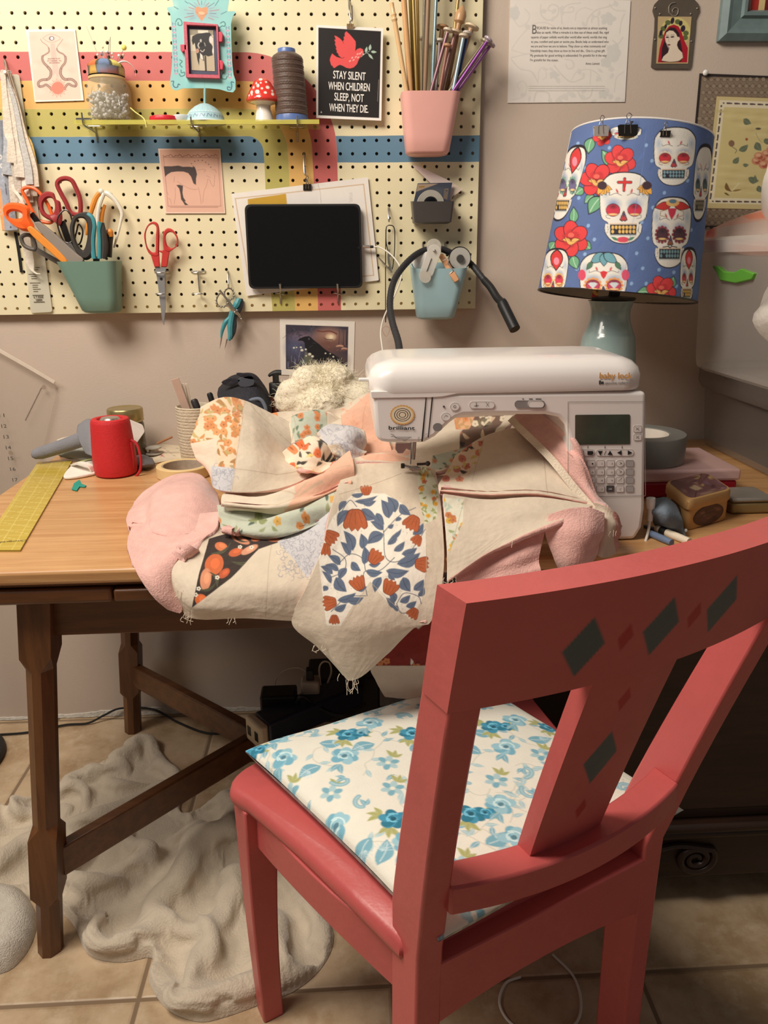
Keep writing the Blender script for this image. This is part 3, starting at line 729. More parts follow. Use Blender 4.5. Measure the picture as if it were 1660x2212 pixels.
# ------------------------------------------------------------------ black poster with a red dove
def dove(p):
 p.poly(d4(82, 94, 1445, 176, 1402, 2062, 76, 2002), (48, 45, 45)); RD = (232, 92, 92)
 p.poly(d4(330, 800, 345, 740, 380, 660, 430, 700, 480, 735, 570, 762, 545, 720, 510, 690, 525, 680, 475, 625, 490, 610, 460, 555, 475, 535, 440, 450, 455, 430, 430, 360, 460, 355, 430, 270, 480, 285, 560, 340, 610, 400, 640, 450, 615, 380, 640, 370, 630, 300, 655, 290, 655, 215, 690, 178, 760, 240, 830, 320, 890, 395, 895, 470, 882, 610, 930, 560, 990, 542, 1045, 565, 1068, 620, 1060, 670, 1000, 735, 960, 790, 920, 890, 850, 960, 770, 985, 690, 970, 610, 925, 550, 905, 500, 925, 430, 975, 400, 960, 395, 930, 365, 920, 350, 880, 340, 840), RD)
 p.line(d4(560, 735, 600, 770, 640, 740), 0.8, (70, 40, 40))
 for q in ((935, 672), (988, 662), (818, 752), (895, 735), (948, 745), (768, 822), (846, 800)): p.ell(d4(*q)[0], 2.4, 1.3, (246, 190, 180), -0.7)
 p.ell(d4(1024, 628)[0], 0.8, 1.2, (250, 230, 220)); p.poly(d4(1050, 655, 1085, 680, 1045, 690), (240, 226, 210))
 SG = (176, 200, 184)
 p.line(d4(1010, 735, 1090, 665, 1190, 610), 0.8, SG); p.line(d4(1140, 655, 1180, 670), 0.8, SG)
 for a in ((1110, 640, 1140, 510, 55), (1195, 595, 1215, 458, 60), (1225, 620, 1350, 630, 56), (1170, 670, 1272, 785, 50)): p.leaf(*d4(*a[:4]), a[4] * .099, SG)
 p.poly(d4(145, 1910, 158, 1948, 130, 1948), (236, 232, 226))
def dove_txt(g):
 for s, a in (('STAY SILENT', (405, 1200, 1105, 1244)), ('WHEN CHILDREN', (300, 1440, 1196, 1482)), ('SLEEP, NOT', (430, 1676, 1066, 1716)), ('WHEN THEY DIE.', (320, 1910, 1165, 1950))):
  o, ux, uy, L_ = px_basis(*d4(*a), 1.752); put_text(g, s, o, ux, uy, L_, 0.0140, 1, bold=0.0002)
 o, ux, uy, L_ = px_basis(*d4(1360, 1720, 1385, 1230), 1.752)
 for k in range(22):
  P = d4(1362 + k * 1.1, 1700 - k * 22, 1378 + k * 1.1, 1700 - k * 22, 1378 + k * 1.1, 1688 - k * 22, 1362 + k * 1.1, 1688 - k * 22); Q = pts(P, 1.7515); g.add(Q, [[3, 2, 1, 0]], 2)
M_dim = mat('grey_ink', (150, 145, 140), 0.7)
pst = thing('poster', 'black and white poster with a red dove and white lettering clipped to the pegboard', 'poster', aY(757, 262, 1.752))
card('print', d4(40, 40, 1490, 108, 1450, 2118, 36, 2058), 1.752, dove, (246, 242, 236), 0.6, rough=0.3, parent=pst, extra=dove_txt, xmats=[M_inkw, M_dim])
pst['label'] = 'black poster with a red dove and white lettering hanging from a hook on the pegboard'

def binder_clip(name, label, c, Y, wpx, hpx, M_body, loops, group, lean=0.0):
 # triangular spring body + two wire handles; c = photo px of the body's centre bottom
 t = thing(name, label, 'clip', aY(*c, Y), group)
 x, y = c; A = [aY(x - wpx / 2, y, Y), aY(x + wpx / 2, y, Y), aY(x + wpx / 2, y - hpx, Y), aY(x - wpx / 2, y - hpx, Y)]
 bk = 0.010; g = G(); lo, hi = np.array(A[0]), np.array(A[1])
 up = np.array(A[3]) - lo
 R = []
 for q in (0, 1):
  p0 = lo if q == 0 else hi
  R.append([p0 + [0, -0.0008, 0], p0 + up + [0, -bk * .55, 0], p0 + up + [0, bk * .55, 0], p0 + [0, 0.0016, 0], p0 + [0, 0.0008, 0], p0 + up * .93 + [0, bk * .42, 0], p0 + up * .93 + [0, -bk * .42, 0], p0 + [0, 0.0, 0]])
 g.loft(R, 0); g.build('clip_body', M_body, t, smooth=0)
 for s, (ang, ln) in zip((-1, 1), loops):
  g = G(); w_ = wpx * 0.42; P = [(x - w_ * .42, y - hpx * .25), (x - w_ * .36, y - hpx), (x - w_ * .16 + ang * .5, y - hpx - ln * .5), (x - w_ * .36 + ang, y - hpx - ln * .78), (x + ang, y - hpx - ln), (x + w_ * .36 + ang, y - hpx - ln * .78), (x + w_ * .16 + ang * .5, y - hpx - ln * .5), (x + w_ * .36, y - hpx), (x + w_ * .42, y - hpx * .25)]
  yy = [Y + s * bk * .2, Y + s * bk * .5] + [Y + s * bk * .62] * 5 + [Y + s * bk * .5, Y + s * bk * .2]
  wire(g, P, yy, 0.0007, n_=36); g.build('wire_handle', M_steel, t)
 return t
def hook(name, label, P, Ys, r=0.0019, group='pegboard hooks'):
 g = G(); wire(g, P, Ys, r, n_=30); o = g.build(name, M_steel); return tag(o, label, 'hook', group)
M_gold = mat('pale_brass', (190, 176, 146), 0.3, metal=0.9)
binder_clip('binder_clip', 'small pale metal clip holding the top of the dove poster', (757, 62), 1.7515, 15, 9, M_gold, ((0, 10), (2, 8)), 'binder clips')
hook('peg_hook', 'steel hook above the dove poster', [(753, -6), (754, 4), (755, 20), (757, 38), (761, 42), (760, 12)], [1.772, 1.762, 1.752, 1.746, 1.742, 1.738])

# ------------------------------------------------------------------ paper certificate behind the tablet
def cert(p):
 P = lambda *a: c2(*a); GD = (196, 152, 84)
 p.poly(c2(105, 1275, 350, 1240, 400, 1660, 125, 1700), (204, 160, 52)); p.poly(c2(355, 1240, 560, 1180, 560, 1400, 360, 1400), (232, 226, 220))
 p.line(c2(25, 1272, 848, 1180), 1.5, GD); p.line(c2(848, 1180, 912, 1762), 1.5, GD); p.line(c2(912, 1762, 840, 1770), 1.5, GD); p.line(c2(25, 1272, 120, 1830), 1.5, GD)
 p.line(c2(556, 1180, 570, 1230, 575, 1300), 0.7, (170, 160, 150))
 for k in range(7): p.line(c2(755 + 4 * (k % 2), 1240 + 9 * k, 775, 1235 + 9 * k), 0.6, (190, 176, 168))
 p.line(c2(840, 1430, 862, 1700), 0.6, (200, 190, 182))
def flat_card(name, label, P, Y, fn, base, step=1.0, cat='paper', **k): return tag(card(name, P, Y, fn, base, step, **k), label, cat)
flat_card('certificate', 'white certificate with a thin gold border hanging behind the black tablet', c2(0, 1240, 875, 1135, 945, 1795, 98, 1895), 1.762, cert, (238, 232, 224), 1.3)
binder_clip('binder_clip', 'black binder clip hanging the gold bordered certificate', (664, 411), 1.7605, 17, 13, M_black, ((0, 18), (-3, 13)), 'binder clips')
hook('peg_hook', 'long steel hook above the gold bordered certificate', [(657, 330), (657, 335), (657, 352), (658, 372), (661, 378), (659, 360)], [1.772, 1.764, 1.756, 1.750, 1.744, 1.740])
# ------------------------------------------------------------------ tablet
tb_ = thing('tablet', 'black tablet with a dark screen standing on two pegboard hooks', 'tablet', aY(657, 622, 1.748))
co = [aY(x, y, 1.746) for x, y in ((528, 441), (779, 440), (784, 622), (538, 624))]
def quad_round(co, r, nrm, n_=5):
 co = [np.array(q) for q in co]; P = []
 for i in range(4):
  a, b_, c = co[i - 1], co[i], co[(i + 1) % 4]; u = (a - b_) / np.linalg.norm(a - b_); v = (c - b_) / np.linalg.norm(c - b_)
  for q in range(n_ + 1):
   t = q / n_; P.append(b_ + u * r * (1 - t) ** 2 + v * r * t ** 2)
 return np.array(P)
Q = quad_round(co, 0.013, None); g = G(); g.prism(Q, (0, 0.0075, 0)); g.build('case', M_black, tb_, bevel=0.0012)
cen_ = Q.mean(0); g = G(); g.prism(cen_ + (Q - cen_) * [0.965, 1, 0.95] + [0, -0.0003, 0], (0, 0.0008, 0)); g.build('screen', mat('dark_screen', (17, 17, 18), 0.22, var=0.05, vscale=4), tb_, smooth=0)
g = G(); cc_ = aY(776, 535, 1.7455); g.lathe([(0.0032, 0), (0.0032, 0.0006)], cc_, 16, 0, (0, -1, 0)); g.build('home_button', mat('button_black', (28, 28, 30), 0.3), tb_)
def tshook(label, x):
 t = thing('shelf_hook', label, 'hook', aY(x, 645, 1.765), 'hooks under the tablet')
 g = G(); wire(g, [(x, 656), (x, 640), (x, 633), (x, 626), (x - 1, 613)], [1.764, 1.762, 1.755, 1.742, 1.739], [.0016, .0016, .0018, .0020, .0026]); g.build('hook_arm', M_steel, t)
 g = G(); wire(g, [(x - 13, 636), (x - 8, 633), (x, 635), (x + 8, 636), (x + 14, 634)], [1.770, 1.763, 1.762, 1.763, 1.770], 0.0013); g.build('cross_wire', M_steel, t)
tshook('steel hook under the left end of the tablet', 606); tshook('steel hook under the right end of the tablet', 730)
t = thing('charging_cable', 'white charging cable plugged into the tablet and falling behind the sewing machine', 'cable', aY(800, 533, 1.75))
P = [(805, 533), (822, 535), (845, 550), (864, 575), (867, 600), (852, 640), (832, 680), (823, 715), (826, 750), (832, 800)]
g = G(); wire(g, P, [1.749, 1.745, 1.73, 1.71, 1.70, 1.68, 1.66, 1.63, 1.60, 1.55], 0.0016, n_=60); g.build('cord', mat('white_cable', (226, 220, 208), 0.5), t)
g = G(); wire(g, [(784, 532), (800, 533)], 1.749, 0.0034, n_=6); g.build('plug', M_steel, t)
g = G(); wire(g, [(799, 533), (807, 533)], 1.749, 0.0028, n_=6); g.build('strain_relief', M_black, t)

# ------------------------------------------------------------------ cups that hang on the board
def cup(name, label, colr, TL, TR, BL, BR, Yt, Yb_, r=0.018, back_lift=0.0):
 t = thing(name, label, 'cup', (aY(*BL, Yb_) + aY(*BR, Yb_)) / 2, 'cups on the pegboard')
 a, b_, c, d = aY(*TL, Yt), aY(*TR, Yt), aY(*BL, Yb_), aY(*BR, Yb_); yb = YB - 0.002
 zt_, zb_ = (a[2] + b_[2]) / 2, (c[2] + d[2]) / 2
 def ring(k, inset, z):
  xl_, xr_ = c[0] + (a[0] - c[0]) * k + inset, d[0] + (b_[0] - d[0]) * k - inset; yf = Yb_ + (Yt - Yb_) * k + inset; y2 = yb - inset
  R = rrect(xr_ - xl_, y2 - yf, min(r, (y2 - yf) * .4), 5, (xl_ + xr_) / 2, (yf + y2) / 2)
  zz = z + back_lift * np.clip((R[:, 1] - yf) / (y2 - yf), 0, 1) if k > 0.9 else np.full(len(R), z)
  return np.column_stack([R, zz])
 rings = [ring(0, 0.010, zb_), ring(0.02, 0.003, zb_ + 0.002)] + [ring(k, 0, zb_ + (zt_ - zb_) * k) for k in (0.06, 0.3, 0.6, 0.9, 1)] + [ring(1, 0.0028, zt_)] + [ring(k, 0.0032, zb_ + (zt_ - zb_) * k) for k in (0.9, 0.5, 0.05)] + [ring(0.05, 0.02, zb_ + .006)]
 g = G(); g.loft(rings, 0, cap=True); g.build('cup_body', mat(name + '_' + str(colr[0]), colr, 0.38, var=0.02), t, smooth=40)
 return t, zb_, zt_
M_ = {}
_, TZB, TZT = cup('wall_cup', 'sage green plastic cup full of scissors hanging on the pegboard', (116, 148, 134), (117, 569), (246, 560), (176, 679), (252, 676), 1.690, 1.705)
_, PZB, PZT = cup('wall_cup', 'pink plastic cup full of knitting needles on the pegboard', (236, 178, 168), (869, 193), (998, 198), (880, 333), (972, 333), 1.690, 1.705)
_, LZB, LZT = cup('wall_cup', 'light blue plastic cup hanging low at the right edge of the pegboard', (166, 200, 208), (891, 583), (1013, 577), (904, 691), (984, 691), 1.692, 1.705, back_lift=0.012)
for px_, nm in ((913, 'left'), (962, 'right')): hook('peg_hook', 'short steel peg above the light blue cup, %s one of the two' % nm, [(px_, 522), (px_, 530), (px_ + 1, 538)], [1.77, 1.762, 1.755], 0.002)

# ------------------------------------------------------------------ knitting needles in the pink cup
def needle(label, rim, top, dY, r, colr, rough=0.35, metal=0.0, knob=None, kc=None, extra=0.0, name='knitting_needle'):
 Yr, Yt_ = 1.700 + dY * 0.055, 1.700 + dY * 0.060
 a, b_ = aY(*rim, Yr), aY(*top, Yt_); d = (b_ - a) / np.linalg.norm(b_ - a)
 s0 = (a[2] - PZB - 0.012) / d[2]; s0 = min(s0, 0.085)
 lo = a - d * s0; hi = b_ + d * extra
 t = thing(name, label, 'needle', lo, 'knitting needles in the pink cup')
 g = G(); g.tube(np.array([lo, lo + (hi - lo) * .33, lo + (hi - lo) * .66, hi]), [r * .6, r, r, r], 10); g.build('shaft', mat('needle_%d_%d_%d' % colr, colr, rough, metal=metal, var=0.06), t)
 if knob:
  g = G()
  if knob == 'disc': g.lathe([(r * .8, -0.006), (r * 1.1, -0.003), (r * 2.6, -0.001), (r * 2.7, 0.002), (r * 2.2, 0.0035)], hi, 18, 0, d)
  elif knob == 'acorn': g.lathe([(r, -0.016), (r * 1.9, -0.012), (r * 2.1, -0.002), (r * 1.7, 0.006), (r * 1.2, 0.009), (r * .7, 0.014), (r * .3, 0.016)], hi, 9, 0, d)
  else: g.lathe([(r, -0.012), (r * 1.35, -0.008), (r, -0.004), (r * 1.3, 0), (r * .9, 0.004), (r * .9, 0.02)], hi, 14, 0, d)
  g.build('end_cap', mat('cap_%d_%d_%d' % (kc or colr), kc or colr, 0.3, var=0.04), t)
N_ = lambda x, y, u, v: (c2(x, y)[0], c2(u, v)[0])
TAN, BRN, OLV, GREY_, MAU = (206, 160, 110), (158, 112, 74), (150, 130, 70), (150, 142, 128), (146, 104, 98)
for lb, (x, y, u, v), dY, r, cl, me_, kn, kc, ex in (
 ('bamboo knitting needle with a carved node leaning left in the pink cup', (1120, 565, 1040, 95), .15, .0045, (222, 184, 136), 0, 'node', None, 0.0),
 ('thick tan wooden knitting needle second from the left in the pink cup', (1148, 572, 1106, 10), .25, .0058, TAN, 0, None, None, .10),
 ('olive knitting needle beside the thick tan one in the pink cup', (1170, 575, 1146, 0), .45, .0034, OLV, .6, None, None, .09),
 ('dark gold knitting needle among the left bundle of the pink cup', (1188, 578, 1166, 0), .2, .0032, (176, 146, 84), .6, None, None, .11),
 ('bright gold knitting needle at the middle of the left bundle', (1204, 580, 1192, 0), .35, .0030, (196, 164, 96), .7, None, None, .08),
 ('grey brown wooden knitting needle upright in the pink cup', (1240, 582, 1262, 0), .3, .0044, (142, 114, 88), 0, None, None, .10),
 ('dull grey knitting needle behind the brown one in the pink cup', (1228, 580, 1238, 10), .65, .0034, GREY_, .5, None, None, .07),
 ('pale blue metal knitting needle standing tall in the pink cup', (1285, 582, 1312, 0), .4, .0034, (150, 178, 188), .6, None, None, .12),
 ('short grey needle with a clear cap low in the pink cup', (1240, 582, 1222, 250), .85, .0034, (160, 152, 140), .2, 'disc', (208, 200, 186), 0),
 ('brown needle with a round flat cap at the middle of the pink cup', (1300, 582, 1352, 175), .7, .0046, (142, 104, 76), 0, 'disc', (170, 130, 96), 0),
 ('dusky purple needle with a clear cap in the pink cup', (1280, 585, 1388, 196), .2, .0036, (132, 96, 104), .3, 'disc', (204, 190, 170), 0),
 ('grey lilac needle with a clear cap near the rim of the pink cup', (1310, 585, 1335, 262), .5, .0034, (160, 148, 150), .2, 'disc', (206, 196, 180), 0),
 ('mauve brown needle with a broad clear cap in the pink cup', (1340, 585, 1436, 206), .35, .0044, MAU, .1, 'disc', (200, 178, 150), 0),
 ('small red brown needle with a round cap leaning right in the pink cup', (1335, 585, 1385, 295), .1, .0032, (150, 100, 84), 0, 'disc', (180, 134, 104), 0),
 ('wooden needle with a carved acorn end in the pink cup', (1370, 585, 1470, 95), .6, .0056, (166, 124, 86), 0, 'acorn', (188, 148, 108), 0),
 ('gold brown needle rising above the acorn ended one', (1385, 585, 1452, 0), .8, .0036, (176, 142, 90), .3, None, None, .09),
 ('large wooden needle with a wide clear cap at the right of the pink cup', (1400, 586, 1540, 175), .55, .0056, (172, 136, 104), 0, 'disc', (216, 196, 164), 0),
 ('dark blue metal needle in the pink cup', (1432, 586, 1512, 215), .3, .0036, (62, 88, 140), .5, 'disc', (190, 180, 170), 0),
 ('ice blue needle beside the dark blue one in the pink cup', (1420, 586, 1488, 232), .15, .0036, (160, 186, 196), .4, 'disc', (206, 192, 168), 0),
 ('olive green needle leaning far right out of the pink cup', (1395, 586, 1622, 270), .25, .0036, (120, 112, 86), .4, 'disc', (150, 140, 110), 0),
 ('violet metal needle leaning far right out of the pink cup', (1420, 586, 1645, 256), .1, .0036, (136, 76, 146), .5, 'disc', (176, 160, 170), 0),
 ('lilac metal needle lowest of those leaning right out of the pink cup', (1446, 588, 1664, 285), .4, .0034, (156, 104, 160), .5, 'disc', (186, 170, 176), 0)):
 needle(lb, *N_(x, y, u, v), dY, r, cl, 0.3, me_, kn, kc, ex)

# ================================================================== SHELF AND WHAT STANDS ON IT
e1, e2, e3, e4, e5, e6 = crop(800, 440, .19880), crop(860, 340, .09036), crop(150, 220, .33133), crop(290, 460, .11757), crop(520, 90, .10843), crop(50, 540, .0678)
def lgrid(prof, c, n=64, axis=None, lean=(0, 0)):
 # surface of revolution as a grid (rows along the profile, columns around) + (angle, arc length) coordinates
 pr = np.asarray(prof, float); th = np.linspace(-np.pi / 2 - np.pi, np.pi / 2, n)      # seam at the back (+Y)
 s = np.concatenate([[0], np.cumsum(np.linalg.norm(np.diff(pr, axis=0), axis=1))])
 X = c[0] + pr[:, :1] * np.cos(th) + lean[0] * pr[:, 1:]; Y = c[1] + pr[:, :1] * np.sin(th) + lean[1] * pr[:, 1:]; Z = c[2] + np.repeat(pr[:, 1:], n, 1)
 return np.stack([X, Y, Z], -1), np.stack(np.broadcast_arrays(th[None] + np.pi / 2, s[:, None]), -1)
def star_card(g, outline, Y, fn, base, step=0.9, mi=0, th=0.0012, sm=3, bulge=None):
 O = cr(np.asarray(outline, float), len(outline) * sm, True) if sm else np.asarray(outline, float)
 per = np.linalg.norm(np.diff(O, axis=0), axis=1).sum(); ns = max(24, int(per / step)); t_ = np.concatenate([[0], np.cumsum(np.linalg.norm(np.diff(np.vstack([O, O[:1]]), axis=0), axis=1))])
 q = np.linspace(0, t_[-1], ns, endpoint=False); OO = np.stack([np.interp(q, t_, np.append(O[:, k], O[0, k])) for k in (0, 1)], 1)
 cen = (OO.max(0) + OO.min(0)) / 2; nt_ = max(4, int(np.linalg.norm(OO - cen, axis=1).max() / step))
 T_ = np.linspace(0.001, 1, nt_)[:, None, None]; Q = cen + T_ * (OO[None] - cen); Q = np.concatenate([Q, Q[:, :1]], 1)
 r = np.stack([(Q[..., 0] - 830) / FPX, (Q[..., 1] - 1106) / FPX, np.ones(Q.shape[:2])], -1) @ CAM
 P = r * (Y / r[..., 1:2]) + np.array([0, 0, HC])
 pt = Paint(Q.reshape(-1, 2), base, aa=max(.6, step * .7)); 
 if fn: fn(pt)
 fl = np.cross(P[-1, 1] - P[0, 0], P[-1, 0] - P[0, 0])[1] > 0
 g.grid(P, mi, pt.c, flip=not fl)
 edge = P[-1, :-1]; k = len(edge); i = np.arange(k); j = (i + 1) % k
 g.add(np.concatenate([edge, edge + [0, th, 0]]), np.stack([i, j, k + j, k + i], 1) if not fl else np.stack([j, i, k + i, k + j], 1), mi, lin(base))
 g.add(edge + [0, th, 0], [list(range(k)) if fl else list(range(k))[::-1]], mi, lin(base))
 return P
M_print = mat('print_gloss', rough=0.4, attr=True, var=0.03, vscale=50)

ZS = aY(430, 260, 1.684)[2]
sh = thing('acrylic_shelf', 'see-through yellow green acrylic shelf on wire brackets across the stripes', 'shelf', (-0.42, 1.72, ZS))
xl_, xr_ = aY(160, 255, 1.684)[0], aY(690, 265, 1.684)[0]
M_acr = mat('yellow_acrylic', (226, 220, 112), 0.08, alpha=0.22, var=0.0)
g = G(); g.box((xl_, 1.684, ZS - 0.005), (xr_, YB - 0.001, ZS)); g.build('shelf_plate', M_acr, sh, smooth=0, bevel=0.0008)
g = G(); g.box((xl_, 1.682, ZS - 0.007), (xr_, 1.6838, ZS + 0.001)); g.build('front_lip', mat('yellow_edge', (222, 214, 110), 0.15, alpha=.5), sh, smooth=0)
for k, (xx, yy, tx, ty) in enumerate(((206, 273, 176, 243), (429, 274, 412, 252), (642, 275, 642, 250))):
 b_ = thing('shelf_bracket', ('steel wire bracket bent outwards at the left end of the acrylic shelf', 'steel wire bracket under the middle of the acrylic shelf', 'steel wire bracket under the thread cone end of the acrylic shelf')[k], 'bracket', aY(xx, yy, 1.765), 'wire brackets of the acrylic shelf')
 z0 = aY(xx, yy, 1.765)[2]; x0 = aY(xx, yy, 1.765)[0]; xt = aY(tx, ty, 1.676)[0]; zt2 = aY(tx, ty, 1.676)[2]; zu = ZS - 0.0068
 g = G(); g.tube(cr([(x0, 1.7652, z0 - .028), (x0, 1.7645, z0), (x0, 1.762, zu - .002), (x0 + (xt - x0) * .35, 1.73, zu - .0018), (x0 + (xt - x0) * .85, 1.690, zu - .0018), (xt, 1.679, zu + .001), (xt, 1.677, zt2)], 40), 0.0017, 8); g.build('bracket_arm', M_steel, b_)
 g = G(); g.tube(cr([(x0 - .0135, 1.771, z0 + .001), (x0 - .0130, 1.7625, z0), (x0 + .0130, 1.7625, z0), (x0 + .0135, 1.771, z0 + .001)], 16), 0.0014, 8); g.build('cross_wire', M_steel, b_)
# jar with pins
JC = aY(240, 252, 1.722); JX, JY = JC[0], 1.722; PX = 0.00107
def Zp(px, py, Y=1.722): return aY(px, py, Y)[2]
jar = thing('pin_jar', 'small glass jar with a patchwork pincushion lid on the acrylic shelf', 'jar', (JX, JY, ZS))
zsh, znk, zlid = Zp(240, 190), Zp(240, 172), Zp(240, 168)
R_ = 0.0435
g = G(); o_ = [(R_ * .85, 0), (R_ * .97, 0.003), (R_, 0.012), (R_, zsh - ZS - .006), (R_ * .93, zsh - ZS + .004), (R_ * .80, znk - ZS - .002), (R_ * .76, znk - ZS), (R_ * .76, zlid - ZS)]
i_ = [(R_ * .72, zlid - ZS), (R_ * .72, znk - ZS), (R_ * .89, zsh - ZS + .002), (R_ * .96, zsh - ZS - .008), (R_ * .96, 0.012), (R_ * .9, 0.006)]
g.lathe(o_ + i_, (JX, JY, ZS + .0004), 40); g.build('glass', M_glass, jar)
g = G(); g.lathe([(R_ * .80, 0), (R_ * .80, .004)], (JX, JY, znk - .001), 32); g.build('neck_ring', mat('straw_ring', (214, 186, 132), 0.6), jar)
zb_, zt_ = zlid + .002, Zp(240, 148)
bd = np.array([(R_ * .79, 0), (R_ * .80, .002)] + [(R_ * .80, k) for k in np.linspace(.004, zt_ - zb_, 24)])
P, Q = lgrid(bd, (JX, JY, zb_), 200); p = Paint(Q.reshape(-1, 2), (92, 84, 66), aa=.01); H_ = zt_ - zb_
q2 = lambda a: [(x, y * H_) for x, y in a]
for base_, colr in ((-1.35, (238, 236, 220)), (-.55, (236, 184, 84)), (0.05, (110, 130, 158)), (1.25, (206, 196, 130)), (1.9, (176, 84, 56)), (-2.2, (110, 130, 158)), (-2.9, (236, 184, 84)), (2.6, (238, 236, 220))): p.poly(q2([(base_ - .26, .05), (base_ + .28, .05), (base_ + .24, .97), (base_ - .12, .97)]), colr)
p.poly(q2([(-.2, .95), (.9, .95), (.75, .40), (-.25, .10)]), (112, 132, 160)); p.poly(q2([(-.1, .05), (.9, .4), (1.1, .05)]), (176, 92, 62)); p.poly(q2([(1.0, .5), (1.6, .9), (1.6, .1)]), (204, 194, 130))
p.poly(q2([(-1.42, .3), (-1.25, .3), (-1.3, .75)]), (150, 156, 160))
g = G(); g.grid(P, 0, p.c, flip=True); g.build('lid_band', M_print, jar)
dm = np.array([(R_ * .80 * math.cos(a) if a < 1.57 else 1e-4, (Zp(240, 128) - zt_) * math.sin(a)) for a in np.linspace(0, np.pi / 2, 24)])
P, Q = lgrid(dm, (JX, JY, zt_), 160); p = Paint(Q.reshape(-1, 2), (80, 78, 64), aa=.012)
for k, colr in enumerate(((240, 116, 62), (112, 134, 172), (226, 210, 110), (232, 130, 80), (238, 230, 170), (112, 134, 172), (240, 116, 62), (226, 200, 100))):
 a = -.62 + k * .785; a = (a + np.pi) % (2 * np.pi) - np.pi; p.poly([(a - .30, -.002), (a + .30, -.002), (a + .30, .02), (a + .2, .06), (a - .2, .06), (a - .30, .02)], colr)
g = G(); g.grid(P, 0, p.c, flip=True); g.build('pincushion', mat('pincushion_cotton', rough=.9, attr=True, var=.05, bump=.2, bscale=300), jar)
# loose pins filling the jar (nobody could count them)
g = G(); rp = random.Random(5); hc = [(226, 226, 232), (190, 196, 216), (130, 116, 160), (232, 220, 176), (228, 122, 60), (186, 70, 86), (90, 106, 150), (60, 60, 72), (236, 188, 70)]
for k in range(420):
 a, rr2 = rp.random() * 6.28, R_ * .84 * math.sqrt(rp.random()); zz = ZS + .010 + rp.random() * .042; c = np.array([JX + rr2 * math.cos(a), JY + rr2 * math.sin(a), zz])
 d = np.array([rp.gauss(0, 1), rp.gauss(0, 1), rp.gauss(0, .7)]); d /= np.linalg.norm(d); e = c + d * .018
 v = e[:2] - [JX, JY]; L_ = np.linalg.norm(v)
 if L_ > R_ * .86: e[:2] = np.array([JX, JY]) + v / L_ * R_ * .86
 e[2] = max(e[2], ZS + .008); n0 = g.n; g.tube([c, e], .0004, 4, 1); g.sphere(c, .0033, 0, 8, 6); cc = lin(rp.choice(hc))
 g.C[-1] = np.tile(cc, (len(g.C[-1]), 1))
o = g.build('sewing_pins', [M_print, M_steel], smooth=60); tag(o, 'heap of round-headed sewing pins filling the glass jar on the shelf', 'pins'); o['kind'] = 'stuff'
# pins standing in the pincushion
ztop = Zp(240, 128)
def pin(label, a, b_, colr, rh=.0022, dy=0.0):
 t = thing('dressmaking_pin', label, 'pin', aY(*a, 1.715 + dy), 'pins in the pincushion lid')
 g = G(); g.tube(pts([a, b_], 1.715 + dy), .00045, 5); g.build('pin_shaft', M_steel, t)
 if rh: g = G(); g.sphere(aY(*b_, 1.715 + dy), rh, 0, 12, 8); g.build('pin_head', mat('pinhead_%d_%d_%d' % colr, colr, .3), t)
for k, (a, b_, colr, rh, nm) in enumerate(((d2(1180, 500)[0], d2(1148, 395)[0], (232, 232, 238), .0024, 'white'), (d2(1180, 520)[0], d2(1092, 436)[0], (236, 226, 226), .0022, 'white'), (d2(1170, 540)[0], d2(1150, 430)[0], (110, 116, 140), .0028, 'grey blue'), (d2(1200, 470)[0], d2(1160, 330)[0], (244, 240, 190), .0022, 'cream'),
 (d2(1205, 520)[0], d2(1215, 395)[0], (240, 236, 240), .0024, 'white'), (d2(1240, 500)[0], d2(1240, 410)[0], (150, 120, 140), .0022, 'mauve'), (d2(1270, 510)[0], d2(1290, 420)[0], (238, 238, 240), .0020, 'white'), (d2(1330, 520)[0], d2(1300, 470)[0], (236, 236, 240), .0018, 'white'),
 (d2(1360, 530)[0], d2(1386, 447)[0], (240, 238, 236), .0026, 'white'), (d2(1380, 540)[0], d2(1455, 335)[0], (246, 236, 120), .0052, 'big yellow'), (d2(1400, 520)[0], d2(1445, 440)[0], (238, 214, 200), .0024, 'blush'), (d2(1230, 520)[0], d2(1252, 225)[0], (0, 0, 0), 0, ''), (d2(1260, 520)[0], d2(1268, 190)[0], (0, 0, 0), 0, 'tall'), (d2(1110, 470)[0], d2(937, 45)[0], (0, 0, 0), 0, 'long'))):
 pin(('pin with a %s head stuck in the pincushion lid' % nm) if rh else ('headless steel needle standing in the pincushion lid', 'tallest thin steel needle standing in the pincushion lid', 'very long steel needle leaning left out of the pincushion')[k - 11], a, b_, colr, rh, .004 * (k % 3))
g = G(); wire(g, [d2(1370, 560)[0], d2(1430, 530)[0], d2(1500, 535)[0], d2(1570, 590)[0], d2(1612, 660)[0], d2(1612, 735)[0]], 1.712, [.0018, .0016, .0010, .0006, .0005, .0004]); tag(g.build('curved_needle', mat('pale_steel', (214, 208, 196), .35, metal=.6)), 'curved upholstery needle with a pale eye stuck in the pincushion lid', 'needle')
g = G(); wire(g, [c1(835, 690)[0], c1(870, 720)[0], c1(910, 748)[0], c1(930, 775)[0], c1(938, 815)[0]], [1.70, 1.695, 1.690, 1.680, 1.679], .0011); tag(g.build('thread_end', mat('pale_yellow_thread', (226, 216, 130), .9)), 'loose pale yellow thread hanging over the shelf edge', 'thread')
